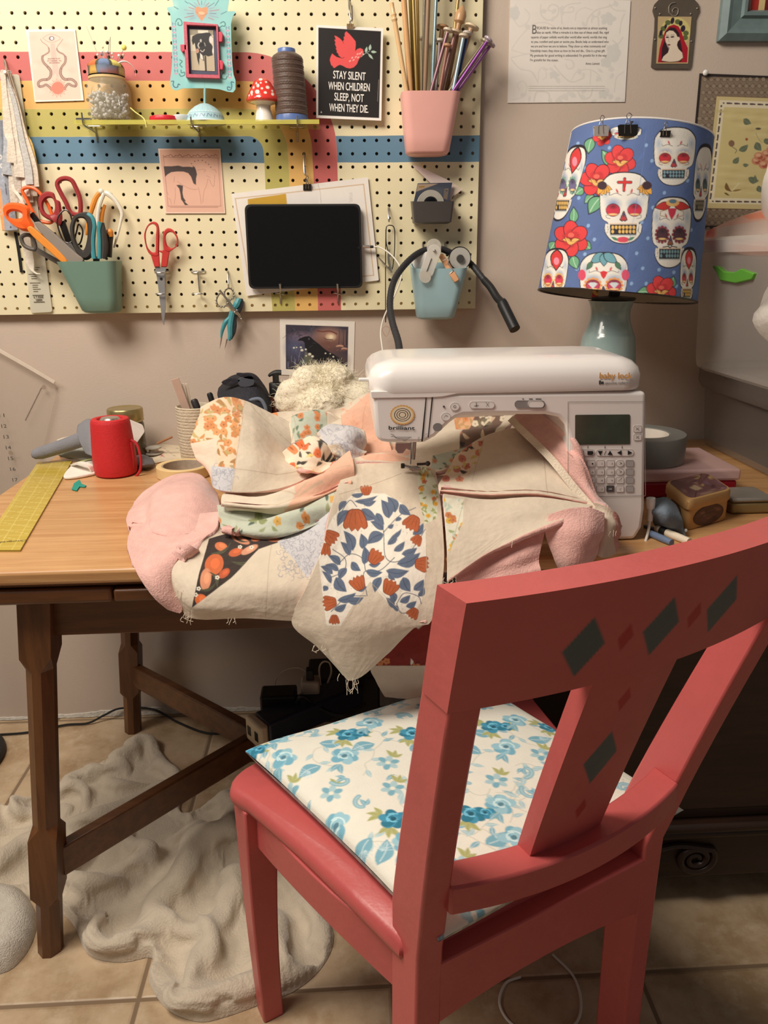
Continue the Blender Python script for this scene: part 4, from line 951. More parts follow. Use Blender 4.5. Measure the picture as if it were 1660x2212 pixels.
# small things on the shelf
def disc(name, label, cat, px_, w_, h_, colr, Y=1.715, rough=.35, metal=0, taper=1.0):
 c = aY(px_, 256, Y); r = w_ * PX / 2; t = thing(name, label, cat, (c[0], Y, ZS)); h = h_ * PX
 g = G(); g.lathe([(r * taper * .96, 0), (r * taper, .0015), (r, h * .6), (r * .97, h), (r * .9, h + .001), (r * .86, h * .7)], (c[0], Y, ZS + .0003), 36); g.build('body', mat(name + '_m', colr, rough, metal=metal), t); return t, c, r
t, c, r = disc('tape_measure', 'flat red round tape measure lying on the acrylic shelf', 'tape measure', 356, 56, 9, (208, 44, 58))
g = G(); g.lathe([(.004, 0), (.004, .002), (.002, .003)], (c[0], 1.715, ZS + .009), 16); g.build('centre_button', mat('tape_red', (214, 60, 70), .4), t)
disc('small_dish', 'small pale grey dish beside the blue foot of the tin frame', 'dish', 392, 32, 11, (206, 214, 218), 1.712, .3, 0, .8)
t = thing('pocket_knife', 'black folded pocket tool at the left end of the shelf', 'tool', aY(180, 250, 1.735))
g = G(); c0_, c1_ = aY(164, 247, 1.72), aY(196, 250, 1.72); c0_[2] = c1_[2] = ZS + .0055; g.tube(cr([c0_, c0_ * .5 + c1_ * .5, c1_], 12), .0050, 10); g.build('handle', M_black, t)
g = G(); m_ = c0_ * .5 + c1_ * .5; g.sphere(m_ + [0, -.0052, .001], .0018, 0, 8, 6); g.build('rivet', M_steel, t)
# turquoise tin frame with a dog photograph
tf = thing('tin_frame', 'turquoise painted tin photo frame on a domed foot with a black dog picture', 'photo frame', (aY(444, 256, 1.722)[0], 1.722, ZS))
def tin(p):
 D = d1
 for q in range(16): p.ell(D(300 + (q * 331) % 1000, 100 + (q * 457) % 1500)[0], 12, 16, (120, 190, 192) if q % 2 else (168, 214, 206), soft=1.0)
 p.ell(D(785, 220)[0], 52, 24, (152, 178, 190), soft=1.0); GR = (70, 128, 124); PU = (116, 116, 150)
 for a in range(-8, 9):
  t_ = -math.pi / 2 + a * .27; c_ = np.array(D(785, 230)[0]); e = np.array([math.cos(t_), math.sin(t_)]); p.line([c_ + e * 18, c_ + e * (26 + 6 * (a % 2)) * [1.2, 1]], 1.4, [(110, 118, 142), (150, 160, 172), (176, 104, 108)][a % 3])
 p.poly(D(785, 380, 690, 250, 665, 190, 680, 130, 720, 112, 770, 140, 800, 140, 860, 115, 900, 150, 895, 210, 850, 290), (206, 150, 112)); p.ell(D(780, 240)[0], 7.5, 4, (224, 184, 146)); p.line(D(695, 215, 780, 270, 890, 240), 1.2, (184, 124, 90), sm=3)
 for S in (D(330, 380, 360, 335, 410, 345, 440, 410, 420, 450, 370, 440, 370, 400), D(1120, 410, 1170, 385, 1205, 420, 1190, 465, 1150, 460, 1100, 490), D(390, 1310, 420, 1350, 480, 1330, 480, 1280, 430, 1290, 420, 1240), D(1240, 1350, 1210, 1400, 1150, 1390, 1140, 1330, 1170, 1290), D(400, 1060, 440, 1090, 400, 1140, 440, 1190)): p.line(S, 2.2, GR, sm=4)
 for S in (D(250, 1440, 290, 1440, 280, 1500, 310, 1545, 360, 1540, 370, 1490, 400, 1500), D(1355, 1460, 1310, 1450, 1320, 1520, 1300, 1590, 1250, 1590, 1245, 1540, 1290, 1550)): p.line(S, 2.0, (70, 86, 116), sm=4)
 for k in range(9):
  x = 295 + k * 5; y = 420 + k * 104; x2 = 1245 + k * 5; y2 = 490 + k * 104
  for (a, b_) in ((x, y), (x2, y2)):
   p.line(D(a - 28, b_ - 25, a - 24, b_ + 30), 1.3, PU); p.line(D(a + 24, b_ - 25, a + 28, b_ + 30), 1.3, PU); p.line(D(a - 26, b_, a + 26, b_ + 3), 1.0, PU); p.ell(D(a, b_ + 52)[0], 4, 1.8, (206, 150, 176))
 for q in ((490, 20, 540, 60), (300, 120, 370, 160), (1085, 10, 1025, 100), (1130, 250, 1225, 205)): p.line(D(*q), 1.6, (80, 130, 140))
OUT = d1(255, -60, 285, 110, 180, 130, 170, 165, 230, 250, 250, 500, 262, 800, 262, 1100, 250, 1250, 228, 1400, 235, 1530, 280, 1590, 350, 1600, 440, 1565, 640, 1560, 900, 1562, 1100, 1580, 1250, 1625, 1340, 1635, 1385, 1580, 1385, 1420, 1350, 1320, 1325, 1100, 1310, 700, 1305, 420, 1340, 280, 1385, 225, 1370, 200, 1240, 200, 1262, 60, 1280, -80, 1160, -150, 1000, -160, 790, -230, 560, -160, 400, -160, 290, -130)
g = G(); star_card(g, OUT, 1.722, tin, (146, 204, 202), .9, sm=0); g.build('tin_panel', M_print, tf)
fr = G(); RO, RI = d1(462, 380, 1070, 430, 1105, 1385, 505, 1365), d1(520, 435, 1040, 455, 1080, 1325, 560, 1310)
A, B_ = pts(RO, 1.712), pts(RI, 1.712)
for i in range(4):
 j = (i + 1) % 4; F4 = np.array([A[i], A[j], B_[j], B_[i]]); fr.prism(F4 + [0, 0, 0], (0, .009, 0), 0)
fr.build('picture_box', mat('rose_paint', (196, 92, 108), .5, var=.2, vscale=200), tf, smooth=0)
def dogphoto(p):
 D = d1; p.poly(D(575, 520, 990, 535, 1020, 1265, 610, 1240), (206, 196, 172)); K = (46, 43, 44)
 p.poly(D(590, 900, 1010, 900, 1020, 1265, 610, 1240), (186, 172, 146)); p.poly(D(575, 520, 990, 535, 1000, 620, 580, 620), (150, 142, 122)); p.poly(D(720, 530, 900, 535, 900, 600, 720, 580), (222, 216, 196))
 p.poly(D(620, 640, 700, 600, 780, 590, 870, 575, 930, 580, 985, 660, 960, 700, 920, 720, 980, 820, 980, 980, 900, 1000, 860, 980, 820, 990, 860, 1250, 840, 1250, 800, 1060, 760, 960, 740, 1160, 710, 1060, 680, 860, 660, 760, 630, 800, 610, 720), K)
 p.ell(D(950, 700)[0], 4, 8, (216, 210, 200)); p.ell(D(988, 900)[0], 2, 6, (220, 214, 206)); p.poly(D(755, 935, 800, 980, 815, 1060, 770, 1030), (224, 218, 208)); p.line(D(740, 760, 722, 800, 740, 850), 2.5, (190, 186, 180), sm=3); p.line(D(835, 760, 850, 810), 2, (150, 146, 142))
 p.ell(D(770, 720)[0], 2, 3.4, (190, 184, 178)); p.ell(D(790, 790)[0], 5, 4.2, (24, 23, 24)); p.line(D(765, 890, 800, 915, 835, 880), 2.0, (176, 170, 164), sm=3); p.ell(D(710, 900)[0], 3.6, 5, (186, 140, 120))
 p.poly(D(745, 1040, 830, 1080, 860, 1250, 750, 1245), (196, 184, 160)); p.line(D(850, 1000, 862, 1250), 4, (70, 62, 56))
g = G(); star_card(g, d1(525, 440, 780, 448, 1035, 458, 1055, 880, 1075, 1320, 820, 1315, 565, 1305, 545, 880), 1.7208, None, (74, 78, 100), 1.2, sm=0, th=.0004); g.build('mount', M_print, tf)
g = G(); star_card(g, d1(575, 520, 780, 527, 990, 535, 1005, 900, 1020, 1262, 815, 1252, 610, 1240, 592, 880), 1.7200, dogphoto, (206, 196, 172), .6, sm=0, th=.0004); g.build('photograph', M_print, tf)
for nm_, q in (('latch', (405, 785, 515, 785, 515, 880, 440, 925, 410, 890)), ('hinge', (1085, 560, 1140, 560, 1160, 600, 1150, 740, 1090, 740)), ('hinge', (1100, 1060, 1150, 1070, 1172, 1110, 1160, 1230, 1110, 1230))):
 g = G(); plate(g, d1(*q), 1.712, .008); g.build(nm_, mat('rose_tab', (206, 70, 92), .45), tf, bevel=.001)
fc = (aY(444, 256, 1.722)[0], 1.722, ZS + .0004); zd = Zp(444, 224)
zpole = [aY(443, 190, 1.7245), aY(445, 226, 1.7245)]
g = G(); g.tube([zpole[0] + [0, 0, .02], zpole[0], np.array([fc[0], 1.7245, zd - .006])], .0027, 10); g.build('pole', mat('verdigris', (140, 186, 184), .5, var=.15), tf)
HD = zd - ZS
dm = np.array([(.041, 0), (.0415, .0012), (.039, .004), (.0355, HD * .40), (.030, HD * .60), (.020, HD * .82), (.010, HD * .96), (.0035, HD), (.0001, HD)])
dm = np.stack([np.interp(np.linspace(0, 8, 70), range(9), dm[:, k]) for k in (0, 1)], 1)
P, Q = lgrid(dm, fc, 300); p = Paint(Q.reshape(-1, 2), (172, 206, 212), aa=.012); p.aa = .0006
Q2 = np.stack([Q[..., 0] * .038, Q[..., 1]], -1); p = Paint(Q2.reshape(-1, 2), (174, 210, 216), aa=.0006)
for a in range(-8, 9):
 b_ = a * .014; p.line([(b_ - .005, .008), (b_ - .002, .014), (b_ + .003, .009), (b_ + .005, .013)], .0014, (96, 112, 152), sm=4); p.line([(b_, .020), (b_, .040)], .0012, (150, 190, 200)); p.ell((b_, .0205), .0014, .0012, (222, 234, 232)); p.ell((b_ + .007, .0205), .0014, .0012, (222, 234, 232))
p.line([(-.13, .0015), (.13, .0015)], .0028, (232, 238, 238)); p.line([(-.13, .0175), (.13, .0175)], .0009, (120, 156, 176))
g = G(); g.grid(P, 0, p.c, flip=True); g.build('domed_foot', M_print, tf)
# mushroom
ms = thing('toadstool_figurine', 'red spotted ceramic toadstool figurine on the acrylic shelf', 'figurine', (aY(571, 258, 1.715)[0], 1.715, ZS))
mc = aY(571, 258, 1.715); Z5 = lambda y: aY(570, 90 + y * .10843, 1.715)[2] - ZS; s_ = .10843 * PX
g = G(); g.lathe([(160 * s_, 0), (156 * s_, .002), (142 * s_, Z5(1450)), (118 * s_, Z5(1350)), (122 * s_, Z5(1280)), (170 * s_, Z5(1235)), (225 * s_, Z5(1222)), (230 * s_, Z5(1210))], (mc[0], 1.715, ZS + .0004), 40); g.build('stalk', mat('white_glaze', (240, 232, 220), .15, coat=.5), ms)
cp = [(225, 1225), (270, 1215), (285, 1185), (278, 1140), (255, 1070), (215, 970), (175, 880), (140, 810), (100, 765), (55, 742), (1, 737)]
cp = np.array([(r * s_, Z5(y)) for r, y in cp]); cp = cr(cp, 90); cp[:, 0] = np.maximum(cp[:, 0], 1e-4)
P, Q = lgrid(cp, (mc[0], 1.715, ZS + .0004), 260); Q2 = np.stack([Q[..., 0] * np.maximum(cp[:, :1], .004), Q[..., 1]], -1); p = Paint(P[..., [0, 2]].reshape(-1, 2), (222, 62, 52), aa=.0004)
fr_ = (P[..., 1] < 1.716).reshape(-1)
for x, y, a, b_ in ((410, 775, 30, 22), (520, 832, 18, 16), (327, 858, 14, 18), (418, 855, 16, 14), (365, 915, 24, 30), (556, 948, 30, 26), (275, 945, 16, 22), (447, 978, 20, 17), (240, 1045, 22, 30), (358, 1048, 36, 34), (518, 1067, 26, 20), (655, 1085, 22, 26), (645, 1012, 14, 18), (248, 1100, 14, 14), (402, 1147, 16, 18), (187, 1100, 12, 18)):
 q = aY(520 + x * .10843, 90 + y * .10843, 1.70); w_ = aY(520 + x * .10843, 90 + y * .10843, 1.712); p.ell((w_[0], w_[2]), a * s_, b_ * s_, (246, 238, 222))
g = G(); g.grid(P, 0, p.c, flip=True); g.build('spotted_cap', mat('red_glaze', rough=.15, attr=True, var=.02, coat=.6), ms)
# thread cone
tc_ = thing('thread_cone', 'tall cone of dark brown thread on a blue core on the acrylic shelf', 'thread', (aY(630, 260, 1.718)[0], 1.718, ZS))
tcx = aY(632, 258, 1.718)[0]; ln = -0.045
Z6 = lambda y: aY(625, 90 + y * .10843, 1.718)[2] - ZS
th_ = np.linspace(0, 1, 90); zz = Z6(1475) + (Z6(330) - Z6(1475)) * th_; rr2 = (276 - 12 * th_) * s_ + .0006 * np.sin(th_ * 150) * .5 + .0004 * np.sin(th_ * 61)
prof = [(260 * s_, Z6(1490))] + list(zip(rr2, zz)) + [(235 * s_, Z6(290)), (170 * s_, Z6(238)), (150 * s_, Z6(235))]
P, Q = lgrid(prof, (tcx, 1.718, ZS), 120, lean=(ln, 0)); p = Paint(Q.reshape(-1, 2), (84, 64, 54), aa=.0012); p.aa = .0008
R3 = random.Random(9)
for k in range(46):
 y0 = R3.random() * .14; a0 = R3.uniform(-3, 2.4); p.line([(a0, y0), (a0 + .8, y0 + .003 * R3.choice((-1, 1)) + R3.uniform(-.002, .002))], .0009, R3.choice(((60, 44, 38), (112, 88, 76), (70, 52, 44))))
g = G(); g.grid(P, 0, p.c, flip=True); g.build('thread_winding', mat('brown_thread', rough=.45, attr=True, var=.08, vscale=40, bump=.2, bscale=400, sheen=.2), tc_)
g = G(); r1_ = [(285 * s_, 0), (286 * s_, .003), (270 * s_, Z6(1480)), (200 * s_, Z6(1478))]; P, Q = lgrid(r1_, (tcx, 1.718, ZS + .0004), 40, lean=(ln, 0)); g.grid(P, 0, flip=True); g.build('core_base', mat('blue_plastic', (92, 116, 172), .3), tc_)
g = G(); P, Q = lgrid([(150 * s_, Z6(250)), (150 * s_, Z6(158)), (146 * s_, Z6(150)), (132 * s_, Z6(150)), (128 * s_, Z6(230))], (tcx, 1.718, ZS), 40, lean=(ln, 0)); g.grid(P, 0, flip=True); g.build('core_top', MATS['blue_plastic'], tc_)

# ================================================================== SCISSORS IN THE SAGE CUP
def tool(name, label, cat, at, group=None): return thing(name, label, cat, aY(*at, 1.73), group)
SG_ = 'scissors and cutters in the sage green cup'
M_or = mat('orange_handle', (248, 104, 42), .35); M_mr = mat('maroon_handle', (160, 56, 58), .35); M_gy = mat('grey_grip', (140, 130, 120), .6); M_tl = mat('teal_handle', (74, 150, 160), .35); M_oy = mat('amber_grip', (232, 146, 56), .45); M_wh = mat('ivory_handle', (236, 230, 214), .35)
def into_cup(g, P, Y0_, Y1_, r, mi=0, z=None):      # shank running on down into the cup
 a, b_ = aY(*P[0], Y0_), aY(*P[1], Y1_); d = (b_ - a) / np.linalg.norm(b_ - a); zz = TZB + .02 if z is None else z
 e = b_ + d * min(max((zz - b_[2]) / d[2], 0), .075); g.ribbon(np.array([a, a * .5 + b_ * .5, b_, e]), r, [.004, .004, .003, .0015], np.cross(d, [0, 1, 0]), mi)
t = tool('scissors', 'scissors with bright orange handles leaning left out of the sage cup', 'scissors', (120, 560), SG_)
g = G()
O = d6(35, 420, 60, 370, 130, 342, 230, 345, 310, 365, 365, 395, 385, 450, 390, 540, 440, 640, 420, 700, 340, 715, 240, 680, 130, 600, 60, 520); I = d6(112, 490, 150, 456, 220, 455, 280, 485, 285, 520, 250, 545, 180, 548, 125, 530)
def ring_plate(g, O, I, Y, th, mi=0, n_=48):
 A, B_ = cr(pts(O, Y), n_, True), cr(pts(I, Y), n_, True)
 k = np.argmin(np.linalg.norm(B_[None] - A[0], axis=2)[0]); B_ = np.roll(B_, -k, 0)
 if np.linalg.norm(np.roll(B_, -n_ // 4, 0)[0] - A[n_ // 4]) > np.linalg.norm(np.roll(B_[::-1], -n_ // 4 + 1, 0)[0] - A[n_ // 4]): B_ = np.roll(B_[::-1], 1, 0)
 M_A = A * .75 + B_ * .25; M_B = A * .25 + B_ * .75; f = np.array([0, -th, 0])
 R = np.stack([A, M_A + f, M_B + f, B_, M_B - f, M_A - f], 0); R = np.concatenate([R, R[:1]]); R = np.concatenate([R, R[:, :1]], 1)
 Vv_ = np.cross(R[0, 1] - R[0, 0], R[1, 0] - R[0, 0]); g.grid(R, mi, flip=np.dot(np.cross(R[1, 0] - R[0, 0], R[0, 1] - R[0, 0]), [0, -1, 0]) < 0)
ring_plate(g, O, I, 1.700, .006); g.build('thumb_handle', M_or, t)
g = G(); loop(g, d6(285, 190, 330, 150, 410, 150, 480, 190, 540, 260, 600, 340, 650, 450, 680, 560, 640, 600, 560, 590, 500, 580, 460, 520, 400, 420, 340, 300), 1.735, .0036); g.build('finger_handle', M_or, t)
g = G(); into_cup(g, d6(400, 480, 900, 1120), 1.71, 1.722, .011, 0); g.build('blade', M_dkst, t)
t = tool('scissors', 'scissors with maroon handles standing highest in the sage cup', 'scissors', (150, 560), SG_)
g = G(); ring_plate(g, d6(490, 330, 520, 240, 600, 200, 690, 220, 720, 300, 770, 330, 790, 430, 800, 560, 760, 640, 700, 590, 600, 550, 520, 480), d6(560, 350, 610, 290, 670, 290, 700, 350, 700, 440, 670, 490, 610, 490, 565, 430), 1.727, .0045); g.build('thumb_handle', M_mr, t)
g = G(); loop(g, d6(735, 120, 760, 55, 840, 30, 920, 60, 970, 150, 1020, 270, 1035, 400, 1020, 490, 940, 490, 890, 450, 850, 350, 790, 240), 1.742, .0048); g.build('finger_handle', M_mr, t)
g = G(); into_cup(g, d6(790, 580, 960, 1050), 1.732, 1.738, .013, 0); g.build('blade', M_dkst, t)
t = tool('scissors', 'small scissors with thin wire ring handles in the sage cup', 'scissors', (150, 560), SG_)
g = G(); loop(g, d6(735, 600, 760, 500, 830, 435, 890, 470, 920, 560, 940, 680, 930, 820, 880, 860, 820, 830, 770, 740), 1.705, .0017); g.build('ring_handle', M_dkst, t)
g = G(); loop(g, d6(985, 700, 1010, 620, 1060, 700, 1040, 830, 1000, 880, 960, 820), 1.709, .0017); g.build('ring_handle', M_dkst, t)
g = G(); into_cup(g, d6(880, 850, 1000, 1080), 1.705, 1.716, .007, 0); g.build('blade', M_blade, t)
t = tool('scissors', 'scissors with teal and black padded handles in the sage cup', 'scissors', (190, 560), SG_)
g = G(); ring_plate(g, d6(895, 700, 905, 600, 950, 510, 1030, 470, 1120, 465, 1190, 510, 1230, 620, 1225, 800, 1200, 1000, 1110, 1080, 1010, 1020, 940, 900), d6(960, 760, 960, 640, 990, 560, 1040, 540, 1090, 560, 1120, 640, 1120, 780, 1095, 900, 1060, 950, 1000, 880), 1.699, .006); g.build('thumb_handle', mat('dark_grip', (58, 56, 54), .5), t)
g = G(); wire(g, d6(1120, 490, 1180, 540, 1205, 640, 1190, 780, 1190, 920, 1205, 1060), 1.6975, .0052, n_=30); g.build('teal_inlay', M_tl, t)
g = G(); wire(g, d6(1285, 590, 1270, 700, 1275, 850, 1275, 1060), 1.701, [.0056, .004, .0048, .0045], n_=30); g.build('finger_handle', M_tl, t)
g = G(); wire(g, d6(1310, 600, 1335, 760, 1345, 900, 1330, 1060), 1.7035, [.004, .006, .007, .006], n_=30); g.build('grip_pad', MATS['dark_grip'], t)
g = G(); into_cup(g, d6(1240, 1040, 1230, 1120), 1.704, 1.715, .012, 0); g.build('blade', M_blade, t)
t = tool('utility_cutter', 'grey and amber handled cutter leaning left across the sage cup rim', 'cutter', (130, 560), SG_)
g = G(); plate(g, d6(440, 610, 470, 588, 520, 600, 720, 760, 960, 980, 1055, 1050, 1050, 1110, 860, 1125, 760, 1000, 560, 780), 1.6925, .009, 0, 3); g.build('grip', M_gy, t, bevel=.002)
g = G(); plate(g, d6(345, 680, 370, 645, 420, 660, 560, 780, 720, 930, 850, 1070, 850, 1130, 790, 1110, 620, 960, 420, 780), 1.6905, .008, 0, 3); g.build('amber_side', M_oy, t, bevel=.002)
t = tool('scissors', 'scissors with one dark grey loop hanging out to the left of the sage cup', 'scissors', (80, 540), SG_)
g = G(); loop(g, d6(275, 790, 330, 755, 400, 770, 440, 850, 450, 930, 400, 935, 330, 905, 290, 860), 1.716, .0042); g.build('ring_handle', mat('charcoal_grip', (92, 86, 80), .5), t)
g = G(); into_cup(g, d6(420, 920, 900, 1190), 1.716, 1.722, .010, 0, TZT - .02); g.build('shank', MATS['charcoal_grip'], t)
t = tool('thread_snips', 'white and amber spring snips at the right of the sage cup', 'snips', (230, 560), SG_)
g = G(); wire(g, d6(1345, 215, 1400, 240, 1490, 330, 1560, 470, 1545, 600, 1500, 780, 1460, 920), 1.738, [.0048, .0055, .0045, .0038, .0028, .0024, .0022], n_=40); g.build('bow_handle', M_wh, t)
g = G(); wire(g, d6(1335, 220, 1290, 330, 1260, 450, 1245, 640), 1.737, [.004, .0042, .0036, .003], n_=30); g.build('arm', M_wh, t)
g = G(); wire(g, d6(1300, 200, 1240, 260, 1190, 380, 1130, 600, 1110, 760), 1.741, [.005, .005, .0055, .004, .003], n_=30); g.build('amber_arm', M_oy, t)
g = G(); wire(g, d6(1345, 370, 1310, 480, 1300, 620, 1320, 800), 1.744, [.003, .0045, .004, .003], n_=24); g.build('amber_arm', M_oy, t)
g = G(); g.sphere(aY(*d6(1297, 200)[0], 1.738), .0058, 0, 14, 10); g.build('spring_knuckle', M_wh, t)
g = G(); wire(g, d6(1400, 690, 1410, 760, 1400, 860, 1390, 1040), 1.722, [.006, .007, .007, .007], n_=24); g2 = g; t = tool('seam_ripper', 'dark handled ripper with an orange tip in the sage cup', 'seam ripper', (236, 560), SG_); g.build('handle', MATS['dark_grip'], t)
g = G(); wire(g, d6(1385, 700, 1410, 720, 1425, 780), 1.716, [.005, .0068, .004], n_=12); g.build('tip', M_oy, t)

# red handled scissors in double rings
t = tool('scissors', 'red handled scissors hanging point down in two wire rings on the pegboard', 'scissors', (347, 690))
M_rd = mat('scissor_red', (196, 62, 58), .35)
g = G(); ring_plate(g, e4(185, 460, 200, 330, 260, 210, 350, 158, 430, 190, 462, 280, 465, 420, 460, 700, 455, 800, 330, 790, 240, 690), e4(215, 460, 225, 330, 275, 240, 345, 208, 395, 240, 408, 300, 400, 420, 395, 640, 385, 715, 320, 715, 245, 620), 1.742, .0040); g.build('finger_handle', M_rd, t)
g = G(); plate(g, e4(300, 760, 455, 740, 465, 990, 370, 990), 1.739, .006); g.build('shank', M_rd, t, bevel=.0012)
g = G(); ring_plate(g, e4(530, 420, 545, 340, 610, 280, 700, 300, 780, 390, 815, 500, 800, 600, 720, 670, 640, 720, 560, 700, 530, 600), e4(580, 470, 600, 390, 660, 355, 720, 375, 775, 460, 780, 560, 740, 630, 670, 640, 610, 590), 1.744, .0042); g.build('thumb_handle', M_rd, t)
g = G(); plate(g, e4(535, 660, 650, 690, 600, 990, 490, 990, 515, 740, 455, 710, 455, 685, 520, 690), 1.741, .006); g.build('shank', M_rd, t, bevel=.0012)
g = G(); plate(g, e4(375, 988, 465, 988, 480, 1020, 500, 988, 590, 988, 560, 1120, 562, 1300, 572, 1600, 575, 1750, 545, 2060, 520, 2010, 480, 1700, 440, 1350, 400, 1080), 1.7425, .0035); g.build('blade', M_blade, t, smooth=0)
g = G(); g.lathe([(.0030, 0), (.0030, .001), (.0018, .0014)], aY(*e4(495, 1205)[0], 1.7423), 14, 0, (0, -1, 0)); g.build('pivot_screw', M_dkst, t)
def ring_holder(label, ox):
 t = thing('ring_holder', label, 'hook', aY(ox + 8, 600, 1.765), 'double ring tool holders')
 for (y, w_, x) in ((1095, 95, 0), (1485, 95, 14)):
  cx_, cz_ = aY(ox + x * .1176, 460 + y * .11757, 1.745)[0], aY(ox, 460 + y * .11757, 1.745)[2]; r = w_ * .11757 * .00106
  g = G(); a = np.linspace(0, 2 * np.pi, 28, endpoint=False); g.tube(np.stack([cx_ + r * np.cos(a), 1.745 + r * .95 * np.sin(a), np.full(28, cz_)], 1), .0013, 8, closed=True); g.build('ring', M_steel, t)
 za, zb2 = aY(ox, 460 + 1070 * .11757, 1.763)[2], aY(ox, 460 + 1460 * .11757, 1.763)[2]; xx = aY(ox + 3, 600, 1.763)[0]
 g = G(); g.tube(cr([(xx, 1.7562, aY(ox, 460 + 1095 * .11757, 1.745)[2]), (xx, 1.762, za - .003), (xx, 1.7625, (za + zb2) / 2), (xx, 1.762, zb2), (xx + .001, 1.7562, aY(ox, 460 + 1485 * .11757, 1.745)[2])], 24), .0014, 8); g.build('spine', M_steel, t)
 g = G(); g.tube(cr([(xx - .0135, 1.772, za + .0015), (xx - .013, 1.7628, za), (xx + .013, 1.7628, za), (xx + .0135, 1.772, za + .0015)], 16), .0013, 8); g.build('cross_wire', M_steel, t)
ring_holder('steel double ring holder gripping the red handled scissors', 290 + 485 * .11757); ring_holder('empty steel double ring holder on the pegboard', 290 + 1155 * .11757)
# embroidery scissors and teal snips on a peg
hook('peg_hook', 'steel hook carrying the small ornate scissors', [d7(575, 150)[0], d7(575, 190)[0], d7(585, 350)[0], d7(600, 520)[0], d7(600, 570)[0], d7(590, 480)[0]], [1.773, 1.763, 1.755, 1.750, 1.744, 1.740])
t = tool('embroidery_scissors', 'small ornate silver embroidery scissors hanging from a peg', 'scissors', (500, 690))
for nm_, P in (('ring_handle', d7(590, 590, 520, 640, 500, 720, 540, 820, 640, 850, 710, 790, 715, 690, 670, 610)), ('ring_handle', d7(330, 800, 310, 900, 360, 1000, 450, 1020, 540, 990, 560, 900, 500, 780, 400, 710))):
 g = G(); loop(g, P, 1.752, .0016); q = cr(pts(P, 1.752), 12, True)
 cc_ = q.mean(0)
 for k in range(12): g.sphere(cc_ + (q[k] - cc_) * 1.10, .0022, 0, 8, 6)
 g.build(nm_, mat('silver', (184, 178, 168), .3, metal=.9), t)
g = G(); wire(g, d7(380, 630, 480, 750, 600, 900, 720, 1080, 840, 1220, 900, 1310, 1040, 1470), 1.749, [.003, .0024, .003, .0034, .003, .0018, .0004], n_=40); g.build('blade', MATS['silver'], t)
g = G(); wire(g, d7(560, 970, 640, 1040, 740, 1150, 840, 1230, 910, 1330, 1030, 1460), 1.7515, [.003, .003, .003, .0026, .0016, .0004], n_=40); g.build('blade', MATS['silver'], t)
for q in d7(745, 1155, 800, 1108, 903, 1316): g = G(); g.sphere(aY(*q, 1.746), .0022, 0, 10, 8); g.build('stud', M_steel, t)
t = tool('thread_snips', 'teal spring snips with open blades hanging from a peg below the board', 'snips', (495, 740))
g = G(); wire(g, d7(860, 830, 800, 960, 720, 1100, 670, 1300, 640, 1500, 640, 1700, 610, 1830), 1.7565, [.006, .008, .006, .006, .007, .0055, .003], n_=40); g.build('handle', M_tl, t)
g = G(); wire(g, d7(900, 830, 890, 980, 820, 1130, 750, 1280, 740, 1480, 710, 1640, 660, 1800), 1.7595, [.004, .006, .006, .004, .005, .005, .002], n_=40); g.build('grip_pad', mat('navy_grip', (52, 58, 68), .5), t)
g = G(); wire(g, d7(650, 1130, 620, 1280, 520, 1400, 450, 1580, 420, 1760), 1.7585, [.003, .004, .005, .004, .002], n_=30); g.build('handle', M_tl, t)
for P in (d7(415, 1740, 450, 1740, 420, 1900, 385, 2030), d7(545, 1800, 580, 1800, 545, 1920, 500, 2060)): g = G(); plate(g, P, 1.757, .0015); g.build('blade', mat('copper_blade', (170, 150, 136), .35, metal=.8), t, smooth=0)

# ================================================================== LEFT EDGE: trims and rulers
hook('peg_hook', 'steel hook holding the bundle of fabric strips at the left edge', [d3(38, 30)[0], d3(40, 45)[0], d3(50, 110)[0], d3(48, 150)[0], d3(40, 135)[0]], [1.773, 1.762, 1.748, 1.735, 1.728], .0024)
t = thing('clear_ruler', 'long clear ruler with black print hanging at the left end of the pegboard', 'ruler', aY(95, 680, 1.762))
Q = [aY(x, y, 1.762) for x, y in d3(60, 160, 160, 155, 440, 2150, 258, 2160)]; Q = quad_round(Q, .006, None)
g = G(); g.prism(Q, (0, .002, 0)); g.build('blade', mat('clear_ruler_plastic', (224, 220, 200), .2, alpha=.72, var=.02), t, smooth=0)
g = G()
for a in ((300, 1447, 650, 1440, 3), (340, 1662, 685, 1655, 3), (385, 560, 525, 555, 2), (365, 630, 485, 628, 2), (165, 775, 420, 768, 2), (245, 840, 430, 836, 2), (260, 912, 430, 908, 2), (210, 1050, 545, 1048, 2), (295, 1120, 475, 1116, 2), (300, 1186, 468, 1182, 2), (312, 1252, 555, 1246, 2), (325, 1322, 475, 1318, 2)):
 x0, y0, x1, y1, th = a; th *= 5; g.add(pts(e6(x0, y0 + th, x1, y1 + th, x1, y1 - th, x0, y0 - th), 1.7613), [[0, 1, 2, 3]], 0)
for s, a in (('A. T. POWE', (340, 1535, 645, 1530)), ('COMPANY', (415, 1625, 615, 1618))):
 o, ux, uy, L_ = px_basis(*e6(*a), 1.7614); put_text(g, s, o, ux, uy, L_, .0042, 0, bold=.0002)
g.build('print', mat('grey_print', (104, 96, 80), .8), t, smooth=0)
t = thing('black_strap', 'narrow black strap hanging behind the sage cup', 'strap', aY(45, 585, 1.764)); g = G(); g.ribbon(pts(d3(128, 1480, 150, 1600, 165, 1700, 180, 1820), 1.7645), .0056, .0016, (1, 0, 0)); g.build('strap_band', M_black, t)
t = thing('packet', 'grey patterned plastic packet hanging at the far left edge', 'packet', aY(10, 500, 1.757))
